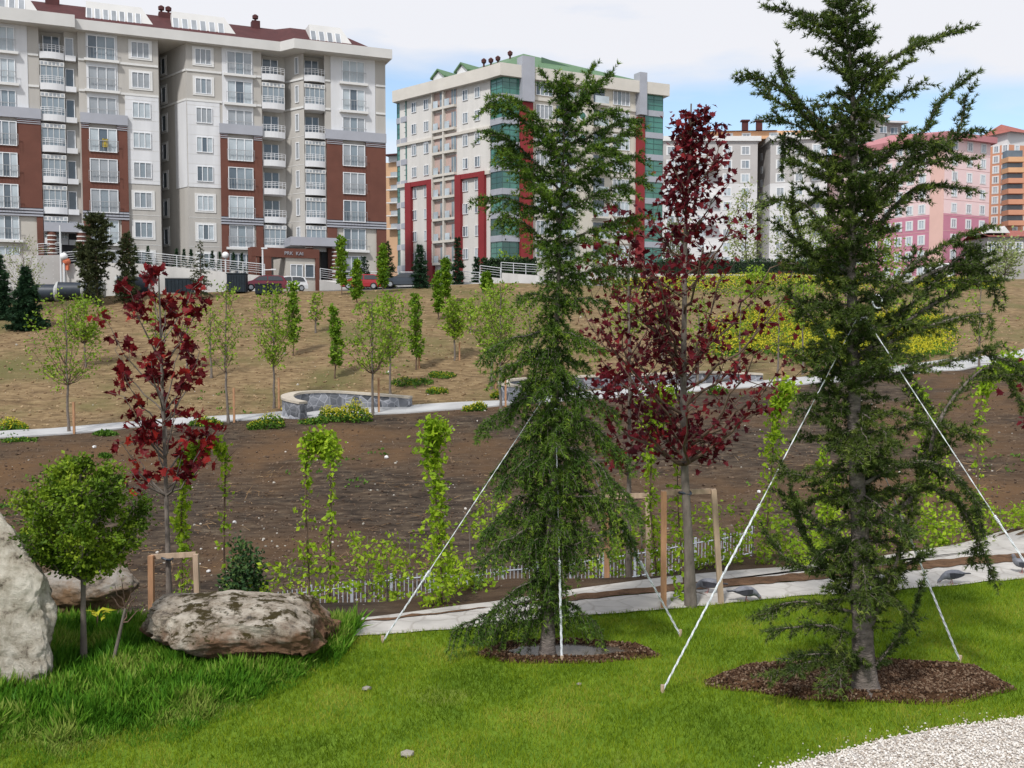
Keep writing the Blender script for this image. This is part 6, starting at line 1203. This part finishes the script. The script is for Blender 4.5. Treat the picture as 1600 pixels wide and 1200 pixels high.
def lawnmask(X, Y):
    u_ = X / Y; top = np.interp(X, lo_[:, 0], lo_[:, 1]); top = np.where(X < lo_[0, 0], 9.2, top); gy = np.interp(X, eb[:, 0], eb[:, 1]); k = (Y < top + .01)
    k &= (X < 1.0) | (Y > gy + .005)
    for c, r_ in ((MC, MR), (PC, PR)): k &= ((X - c[0]) / r_[0]) ** 2 + ((Y - c[1]) / r_[1]) ** 2 > .98 + .16 * np.sin(X * 31) * np.sin(Y * 27 + X * 11)
    return k
n = 470000; Y = rn.uniform(5.3, 12.2, n); X = rn.uniform(-6.5, 9.0, n); k = lawnmask(X, Y) & (np.abs(X / Y) < .85); X, Y = X[k], Y[k]; m = MB()
m.inst(*BL_, np.stack([X, Y, 0 * X - .002], 1), rn.normal(size=(len(X), 3)) * [.45, .45, 0] + [0, 0, 1], rn.uniform(.028, .055, len(X)), rn); struct(m, 'lawn_grass', [M_grass], 'stuff', False, 'short mown lawn grass')
n = 240000; X = rn.uniform(-6.3, -1.2, n); Y = rn.uniform(5.3, 9.6, n); o = np.argsort(te[:, 0]); ey = np.interp(X, te[o, 0], te[o, 1]); bump_ = .10 * np.sin(X * 9) + .06 * np.sin(X * 23)
k = (Y > ey + bump_) & (X < te[:, 0].max() + .05) & (Y < 9.3) ; dd = np.clip((Y - ey - bump_) / .6, .25, 1)[k]; X, Y = X[k], Y[k]; m = MB(); hh_ = rn.uniform(.07, .20, len(X)) * dd
tuft = .5 + .5 * np.sin(X * 13 + np.sin(Y * 9) * 2) * np.sin(Y * 15); m.inst(np.array([(-.015, 0, 0), (.015, 0, 0), (.011, .5, .05), (0, 1, .30), (-.011, .5, .05)]), BL_[1], np.stack([X, Y, 0 * X - .002], 1), rn.normal(size=(len(X), 3)) * [.42, .42, 0] + [.12, 0, 1], hh_ * (.75 + .5 * tuft), rn); struct(m, 'tall_grass', [M_tall], 'stuff', False, 'tall dark green grass around the boulders')
# a few pale scraps of stone in the lawn
for (x, y, lb) in ((573, 1079, 'flat pale stone half sunk in the lawn below the boulder'), (905, 1072, 'small pale stone in the lawn below the drooping conifer'), (636, 1182, 'flat pale stone in the lawn at the bottom edge')):
    c = G(x, y); m = MB(); m.inst(*pebble(int(x)), [c + [0, 0, .012]], [[1, .2, 0]], [.11 if x != 905 else .05], rn, nrm=(0, 0, 1)); m.V[0][:, 2] = c[2] + (m.V[0][:, 2] - c[2]) * .5 + .012; solo(m, 'flat_stone', M_stones, lb, 'stone', c, 'pale stones in the lawn')
# boulders ---------------------------------------------------------------------------
def rockmat(name, a, b_, moss=.0, dark=(.10, .085, .07), under=None):
    m, n, l, bs = nodes(name); tcn = n.new('ShaderNodeTexCoord'); no = n.new('ShaderNodeTexNoise'); no.inputs['Scale'].default_value = 4.5; no.inputs['Detail'].default_value = 12; no.inputs['Roughness'].default_value = .72
    l.new(tcn.outputs['Object'], no.inputs[0]); r = n.new('ShaderNodeValToRGB'); cr = r.color_ramp; cr.elements[0].position = .37; cr.elements[0].color = (*dark, 1); cr.elements[1].position = .60; cr.elements[1].color = (*a, 1); e = cr.elements.new(.46); e.color = (*b_, 1); l.new(no.outputs[0], r.inputs[0]); col = r.outputs[0]
    n2 = n.new('ShaderNodeTexNoise'); n2.inputs['Scale'].default_value = 2.1; n2.inputs['Detail'].default_value = 8; n2.inputs['Roughness'].default_value = .65; mpn = n.new('ShaderNodeMapping'); mpn.inputs['Location'].default_value = (3, 8, 1); l.new(tcn.outputs['Object'], mpn.inputs[0]); l.new(mpn.outputs[0], n2.inputs[0])
    geo = n.new('ShaderNodeNewGeometry'); sp_ = n.new('ShaderNodeSeparateXYZ')
    l.new(geo.outputs['Normal'], sp_.inputs[0])
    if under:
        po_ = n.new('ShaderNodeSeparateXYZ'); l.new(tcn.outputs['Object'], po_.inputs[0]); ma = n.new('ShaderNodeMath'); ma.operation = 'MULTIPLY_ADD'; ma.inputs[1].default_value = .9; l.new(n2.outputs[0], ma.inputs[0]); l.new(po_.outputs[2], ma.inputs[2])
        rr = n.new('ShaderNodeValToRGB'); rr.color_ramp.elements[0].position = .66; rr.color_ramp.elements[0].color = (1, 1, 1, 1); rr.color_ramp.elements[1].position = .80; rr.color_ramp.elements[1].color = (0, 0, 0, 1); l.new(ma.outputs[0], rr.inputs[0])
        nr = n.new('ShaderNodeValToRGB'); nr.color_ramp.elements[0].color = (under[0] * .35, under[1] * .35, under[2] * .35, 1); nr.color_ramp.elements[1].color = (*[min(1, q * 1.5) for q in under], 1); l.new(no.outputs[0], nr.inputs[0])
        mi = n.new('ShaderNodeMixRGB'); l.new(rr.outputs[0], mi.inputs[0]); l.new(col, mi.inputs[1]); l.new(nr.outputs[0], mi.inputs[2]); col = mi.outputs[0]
    if moss:
        mm = n.new('ShaderNodeMath'); mm.operation = 'MULTIPLY'; mr = n.new('ShaderNodeValToRGB'); mr.color_ramp.elements[0].position = moss; mr.color_ramp.elements[1].position = moss + .06; n3 = n.new('ShaderNodeTexNoise'); n3.inputs['Scale'].default_value = 5.5; n3.inputs['Detail'].default_value = 9; n3.inputs['Roughness'].default_value = .75
        l.new(mpn.outputs[0], n3.inputs[0]); l.new(n3.outputs[0], mr.inputs[0]); ur = n.new('ShaderNodeValToRGB'); ur.color_ramp.elements[0].position = .15; ur.color_ramp.elements[1].position = .5; l.new(sp_.outputs[2], ur.inputs[0]); l.new(mr.outputs[0], mm.inputs[0]); l.new(ur.outputs[0], mm.inputs[1])
        mi = n.new('ShaderNodeMixRGB'); l.new(mm.outputs[0], mi.inputs[0]); l.new(col, mi.inputs[1]); mi.inputs[2].default_value = (.065, .05, .018, 1); col = mi.outputs[0]
    l.new(col, bs.inputs['Base Color']); bs.inputs['Roughness'].default_value = .95; bs.inputs['Specular IOR Level'].default_value = .15
    nb = n.new('ShaderNodeTexNoise'); nb.inputs['Scale'].default_value = 9; nb.inputs['Detail'].default_value = 12; nb.inputs['Roughness'].default_value = .8; l.new(tcn.outputs['Object'], nb.inputs[0]); bp = n.new('ShaderNodeBump'); bp.inputs['Distance'].default_value = .07; l.new(nb.outputs[0], bp.inputs['Height']); l.new(bp.outputs[0], bs.inputs['Normal']); return m
from mathutils import noise as mnoise, Vector
import bmesh
def boulder(name, label, c, size, mt, seed, shape=None, sub=6, rough=.16, rz=0):
    bm = bmesh.new(); bmesh.ops.create_icosphere(bm, subdivisions=sub, radius=1); V = np.array([v.co[:] for v in bm.verts]); Fc = np.array([[v.index for v in f.verts] for f in bm.faces]); bm.free()
    rs_ = np.random.default_rng(seed + 100)
    for _ in range(26):
        nn_ = nrm(rs_.normal(size=3)); d_ = rs_.uniform(.66, .90); V = V - np.maximum(0, V @ nn_ - d_)[:, None] * nn_ * .92
    V = V / np.abs(V).max(0)
    out = []
    for v in V:
        p = Vector(v); o = Vector((seed * 3.1, seed, 0)); d = mnoise.fractal(p * 1.3 + o, .9, 2.1, 7) * rough + mnoise.ridged_multi_fractal(p * 1.9 + o, .9, 2.2, 5, 1, 2) * rough * .35 - rough * .3 + mnoise.fractal(p * 6 + o, .8, 2, 4) * rough * .12
        out.append(v * (1 + d * .62))
    V = np.array(out)
    if shape: V = shape(V)
    V = V * np.array(size); cs, sn = math.cos(rz), math.sin(rz); V[:, :2] = V[:, :2] @ np.array([[cs, sn], [-sn, cs]]); V += np.array(c); return solo(MB().add(V, Fc), name, mt, label, 'boulder', (c[0], c[1], 0), 'boulders in the tall grass', smooth=True)
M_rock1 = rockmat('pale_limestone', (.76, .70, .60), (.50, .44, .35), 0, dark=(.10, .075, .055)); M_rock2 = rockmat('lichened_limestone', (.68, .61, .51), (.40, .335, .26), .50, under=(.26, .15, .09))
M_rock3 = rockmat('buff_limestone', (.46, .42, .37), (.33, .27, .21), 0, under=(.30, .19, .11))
g = G(362, 1050); xL, xR = P(208, 980, g[1])[0], P(522, 980, g[1])[0]; zT = P(340, 918, g[1] + .3)[2]
def shp(V):
    V = V.copy(); V[:, 2] = np.where(V[:, 2] > .55, .55 + (V[:, 2] - .55) * .45, V[:, 2]); x, z = V[:, 0].copy(), V[:, 2].copy(); V[:, 2] += np.where(z > 0, -.30 * np.clip(x, 0, 1) ** 1.5 + .02, 0); V[:, 1] += np.where(z < .1, .85 * (.1 - z), 0) * np.clip(.5 - x, 0, 1); V[:, 2] *= np.where(z < 0, .75, 1); return V
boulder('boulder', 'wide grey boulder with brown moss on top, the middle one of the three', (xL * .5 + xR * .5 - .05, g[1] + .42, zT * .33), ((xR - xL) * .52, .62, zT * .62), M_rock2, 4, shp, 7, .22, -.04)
g = G(30, 1085); zT = P(0, 800, g[1])[2]; xR = P(88, 1000, g[1])[0]
def shp2(V): V = V.copy(); V[:, 0] *= 1 + .20 * (-V[:, 2]); V[:, 0] += np.where(V[:, 2] > 0, -.25 * V[:, 2] ** 2, 0); return V
boulder('boulder', 'tallest pale boulder, cut by the left edge', (xR - .97, g[1] + .35, zT * .42), (.98, .6, zT * .72), M_rock1, 9, shp2, 7, .27)
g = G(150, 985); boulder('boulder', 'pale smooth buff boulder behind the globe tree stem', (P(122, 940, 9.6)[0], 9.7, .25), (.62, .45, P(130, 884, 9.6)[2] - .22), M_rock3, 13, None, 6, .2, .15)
# yellow leaved plant between boulders
c = GD(152, 8.9, 950); c[2] = P(150, 962, 8.9)[2]; t = thing('yellow_plant', 'small plant with bright yellow leaves between the back boulder and the main one', 'plant', c); m = MB(); lf = MB(); m.tube([[c[0], c[1], 0], c], [.012, .008], 5); part(m, 'stem', M_bark2, t)
a = np.arange(9) * 2.4; lf.inst(np.array([(0, 0, 0), (.16, .4, .1), (0, 1, -.2), (-.16, .4, .1)]), [[0, 1, 2, 3]], np.repeat(c[None], 9, 0) + rn.normal(size=(9, 3)) * .03, np.stack([np.cos(a), np.sin(a), .35 + 0 * a], 1), .13, rn, nrm=(0, 0, 1)); part(lf, 'leaves', leafm('yellow_leaf', [(.5, .5, .03), (.65, .6, .04)], .5, .3), t)
# stakes ------------------------------------------------------------------------------
M_wood = pm('orange_timber', (.40, .22, .12), .8, .2, 5, stretch=(4, 4, .6)); M_wood2 = pm('weathered_timber', (.42, .31, .22), .85, .2, 5, stretch=(4, 4, .6))
def frame(label, posts, bar, th=.028, cat='tree stake', mts=None, strap=None):
    """posts: (px_top, ytop, px_bottom, D); bar: (pxa, ya, pxb, yb)"""
    b = GD(posts[0][2], posts[0][3], 950); t = thing('stake_frame', label, 'stake frame', b)
    for i, (xt, yt, xb, D) in enumerate(posts):
        g = GD(xb, D, 950); top = P(xt, yt, D); m = MB(); v = []
        for q in (g - [0, 0, .1], top): v += [q + [-th, -th, 0], q + [th, -th, 0], q + [th, th, 0], q + [-th, th, 0]]
        m.add(v, [[0, 1, 5, 4], [1, 2, 6, 5], [2, 3, 7, 6], [3, 0, 4, 7], [4, 5, 6, 7]]); part(m, 'post', (mts or [M_wood, M_wood2])[i % 2], t)
    if bar:
        a = P(bar[0], bar[1], posts[0][3] + .05); b2 = P(bar[2], bar[3], posts[1][3] + .05); m = MB(); v = []
        for q in (a, b2): v += [q + [0, -.012, -th], q + [0, .012, -th], q + [0, .012, th], q + [0, -.012, th]]
        m.add(v, [[0, 1, 5, 4], [1, 2, 6, 5], [2, 3, 7, 6], [3, 0, 4, 7], [4, 5, 6, 7], [0, 3, 2, 1]]); part(m, 'crossbar', M_wood2, t)
    if strap: q = P(*strap); m = MB(); a = np.linspace(0, 2 * np.pi, 14); m.tube(np.stack([q[0] + .06 * np.cos(a), q[1] + .06 * np.sin(a), q[2] + .01 * np.sin(a * 2)], 1), .014, 5); part(m, 'strap', M_pipe, t)
D9 = G(1037, 951)[1]
frame('tall wooden stake frame with a crossbar holding the largest maple', [(1037, 768, 1037, D9), (1115, 765, 1128, G(1128, 944)[1])], (1033, 770, 1118, 767), .026, strap=(1070, 770, D9 + .1))
frame('wooden stake frame holding the smaller maple, half behind the drooping conifer', [(948, 780, 948, 12.0), (1012, 782, 1014, 12.0)], (946, 776, 1014, 774), .03, strap=(983, 776, 12.1))
frame('low wooden stake frame holding the left maple, behind the main boulder', [(236, 868, 236, 10.95), (306, 866, 310, 10.95)], (236, 870, 306, 866), .028, strap=(262, 872, 11.0))
for i, (x, yb, yt, lb) in enumerate([(116, 678, 628, 'thin stake beside the tree at the left edge'), (366, 660, 606, 'thin stake beside the sparse young tree'), (436, 638, 590, 'thin stake beside the light crowned tree'), (592, 646, 590, 'thin stake beside the tree at the stone wall'), (655, 575, 545, 'short thin stake beside the columnar tree on the slope'), (718, 562, 535, 'short thin stake beside the short tree in mid slope'), (774, 607, 575, 'left stake by the tree pair near the conifer'), (790, 640, 585, 'right stake by the tree pair near the conifer'), (1222, 602, 570, 'thin stake beside the nearly bare tree'), (328, 570, 545, 'thin stake right of the left maple crown')]):
    b = G(x, yb); m = MB(); zt_ = P(x, yt, b[1])[2]; m.box((b[0] - .05, b[1] - .05, b[2] - .1), (b[0] + .05, b[1] + .05, zt_)); solo(m, 'wooden_stake', M_wood, lb, 'stake', b, 'thin stakes beside the slope trees')
# ropes -------------------------------------------------------------------------------
M_rope = pm('white_rope', (.72, .74, .78), .8, .2, 60)
def strand(A, B, r, ph=0, off=.0, n=60, sag=0):
    t = np.linspace(0, 1, n)[:, None]; q = A * (1 - t) + B * t; q[:, 2:] -= sag * 4 * t * (1 - t); d = nrm(B - A); s = nrm(np.cross(d, [0, 0, 1.])); u = np.cross(s, d); k = 26 * np.linalg.norm(B - A)
    return q + (np.cos(t * k + ph) * s + np.sin(t * k + ph) * u) * off, r
def rope(label, A, B, knot=None, double=None, r=.008):
    t = thing('guy_rope', label, 'rope', B, 'white guy ropes staying the conifers'); A = np.array(A); B = np.array(B)
    m = MB(); 
    for ph in (0, 3.14): q, rr = strand(A, B, r * .62, ph, r * .5); m.tube(q, rr, 5)
    part(m, 'cord', M_rope, t, True)
    if double is not None:
        K = A + (B - A) * double; m = MB()
        for ph in (0, 2.1, 4.2): q, rr = strand(K, B, r * .7, ph, r * 1.25, 60); m.tube(q, rr, 5)
        part(m, 'doubled_cord', M_rope, t, True); m = MB(); d = nrm(B - A)
        for j in range(5): q = K + d * (.012 * j); a = np.linspace(0, 2 * np.pi, 10); s = nrm(np.cross(d, [0, 1., 0])); u = np.cross(s, d); m.tube(q + np.outer(np.cos(a), s) * r * 2 + np.outer(np.sin(a), u) * r * 2, r * .8, 5)
        part(m, 'knot', M_rope, t, True)
    m = MB(); m.tube([B + [0, 0, -.12], B + [0, 0, .05]], [.012, .016], 6); part(m, 'peg', M_wood2, t)
    m = MB(); a = np.linspace(0, 2 * np.pi, 16); m.tube(np.stack([A[0] + .03 * np.cos(a), A[1] + .06 + .07 * np.sin(a), A[2] + .01 * np.sin(3 * a)], 1), r, 5); part(m, 'trunk_loop', M_rope, t, True)
aR = ontrunk(tpr, 497, Dr) + [.0, -.10, 0]
rope('long white rope from the right hand conifer down to the lawn at its left', aR, G(1035, 1082) + [0, 0, .01], double=.49, r=.0046)
rope('long white rope from the right hand conifer down past the right edge', aR + [.05, -.03, .0], G(1763, 1128) + [0, 0, .01], double=.5, r=.0044)
rope('faded white rope behind the right hand conifer, pegged in the lawn to its right', ontrunk(tpr, 640, Dr) + [.05, .1, 0], G(1500, 1035) + [0, 0, .01], double=.45, r=.0052)
aC = ontrunk([pp(855, 1030), pp(862, 800), pp(868, 600), pp(870, 500)], 605, Dc) if False else pp(868, 610) 
rope('near vertical white rope in front of the drooping conifer trunk', pp(868, 640, -.10), G(878, 1035) + [0, 0, .01], double=.6, r=.0055)
rope('thin white rope from the drooping conifer down to the left', pp(868, 594, -.02), G(598, 1004) + [0, 0, .01], double=.72, r=.0045)
rope('white rope from the drooping conifer down to the lawn at its right', pp(870, 640, .05), G(1063, 994) + [0, 0, .01], double=.66, r=.0055)
# tape knot on the right conifer
m = MB(); c = ontrunk(tpr, 480, Dr) + [.10, -.10, 0]; a = np.linspace(0, 5.2, 18); m.tube(np.stack([c[0] + .035 * np.cos(a) + .05, c[1] + .02 * np.sin(a), c[2] + .05 * np.sin(a) + .04], 1), .007, 5); m.tube([aR, aR + [.06, -.02, -.05], aR + [.12, -.02, -.10]], .014, 6); solo(m, 'rope_tail', M_rope, 'loose looped rope end at the knot on the right hand conifer trunk', 'rope', c, smooth=True)
# pigeons ------------------------------------------------------------------------------
M_pig = pm('pigeon_grey', (.16, .165, .19), .6, .25, 20); M_pigd = flat('pigeon_dark', (.035, .035, .045), .5); M_beak = flat('beak', (.06, .05, .05), .5); M_leg = flat('pigeon_leg', (.4, .12, .10), .6); M_eye = flat('eye', (.45, .12, .02), .3)
def ell(m, prof, ax=(1, 0, 0), mi=0, k=14, fz=1.): 
    pts_ = np.array([p[:3] for p in prof], float); m.tube(pts_, [p[3] for p in prof], k, mi, cap=True); return m
def pigeon(label, px, py, rz, peck=False, s=1.):
    c = G(px, py); c[2] += .016; t = thing('pigeon', label, 'pigeon', c, 'pigeons on the stone path', rz); m = MB()
    if peck: pr_ = [(-.17, 0, .125, .010), (-.13, 0, .125, .022), (-.08, 0, .125, .045), (-.02, 0, .115, .060), (.05, 0, .105, .058), (.10, 0, .09, .038), (.135, 0, .065, .023), (.155, 0, .045, .022), (.17, 0, .032, .020), (.18, 0, .025, .010)]
    else: pr_ = [(-.17, 0, .085, .010), (-.13, 0, .092, .022), (-.08, 0, .105, .045), (-.02, 0, .12, .060), (.05, 0, .135, .057), (.09, 0, .165, .036), (.10, 0, .195, .024), (.108, 0, .215, .024), (.116, 0, .232, .020), (.12, 0, .242, .008)]
    pts_ = np.array([p[:3] for p in pr_]) * s; sm_ = smooth(pts_, 30); rr = np.interp(np.linspace(0, len(pr_) - 1, 30), np.arange(len(pr_)), [p[3] * s for p in pr_]); m.tube(sm_, rr, 16); part(m, 'body', M_pig, t, True)
    z0 = .112 if peck else .115
    for sd in (-1, 1):
        m = MB(); w = np.array([(.06, .050, .03), (.0, .062, .035), (-.08, .05, .02), (-.16, .02, .0), (-.10, .045, -.02), (-.02, .064, -.035), (.05, .056, -.02)]) * s; w[:, 1] *= sd; w[:, 2] += z0 * s; w2 = w.copy(); w2[:, 1] += sd * .008 * s; n_ = 7
        m.add(np.concatenate([w, w2]), [[i, (i+1) % n_, n_ + (i+1) % n_, n_ + i] for i in range(n_)]).add(w2, [list(range(n_))]).add(w, [list(range(n_))]); part(m, 'wing', M_pigd, t)
        m = MB(); m.tube([(.0 + .01 * sd, sd * .022, .07 * s), (.0, sd * .022, .0), (.03, sd * .022, -.002)], .004, 5); part(m, 'leg', M_leg, t)
        hd = np.array([.162, 0, .040] if peck else [.112, 0, .222]) * s; m = MB(); globe(m, (hd[0], sd * .021 * s, hd[2]), .0035, 5); part(m, 'eye', M_eye, t)
    m = MB(); m.box((-.235 * s, -.020 * s, (.118 if peck else .072) * s), (-.13 * s, .020 * s, (.128 if peck else .084) * s)); part(m, 'tail', M_pigd, t)
    m = MB(); a = np.array([.178, 0, .026] if peck else [.128, 0, .222]) * s; m.tube([a, a + (np.array([.012, 0, -.018]) if peck else np.array([.026, 0, -.006])) * s], [.006 * s, .0015], 6); part(m, 'beak', M_beak, t)
for a in [('pigeon with spread grey wings between the stake frame and the rope', 1106, 928, R(160), True), ('pigeon pecking at the lawn edge right of the long rope', 1166, 941, R(10), True), ('pigeon left one of the pair behind the conifer trunk', 1366, 925, R(20), True), ('pigeon right one of the pair behind the conifer trunk', 1388, 922, R(200), True), ('pigeon alone on the path between the conifer and the right edge', 1487, 914, R(185), True), ('pigeon at the right edge of the view on the path', 1597, 897, R(170), False), ('pigeon farthest left beside the rope on the path', 1140, 934, R(90), False)][:6]: pigeon(*a, s=.88)
# rubble and litter behind the boulders, on the field
for x, y, lb in ((147, 700, 'white crumpled litter on the upper left field'), (604, 716, 'white litter in the middle of the field'), (366, 818, 'white litter behind the leafy arch'), (326, 895, 'pale rubble lump right of the low stake frame'), (606, 583, 'white bag on the slope beside the stone wall tree'), (1186, 770, 'white litter behind the long rope')):
    c = G(x, y); m = MB(); m.inst(*pebble(x), [c + [0, 0, .05]], [[1, .2, .1]], [8 / F * c[1]], rn, nrm=(0, 0, 1)); solo(m, 'litter', M_trim, lb, 'litter', c, 'pale litter on the bare ground')

# bits at the blocks and on the slope
q = FA.pt(S(165, .5), .62); z = FA.z(223, 165, .6); m = MB(); FA.box(m, S(160.5, .6), S(169.5, .6), .60, .64, z - .42, z + .38)
solo(m, 'hanging_cloth', pm('yellow_cloth', (.55, .42, .04), .9, .4, 4, col2=(.06, .05, .05)), 'yellow and dark striped cloth hung on the window railing, third brown floor from below', 'cloth', (q[0], q[1], z))
a, b = G(441, 641) + [0, 0, .08], G(462, 650) + [0, 0, .10]; m = MB(); m.tube([a, (a + b) / 2, b], .09, 8); solo(m, 'yellow_pipe', flat('yellow_plastic', (.62, .50, .03), .5), 'yellow plastic pipe lying at the left end of the grey stone wall', 'pipe', a)
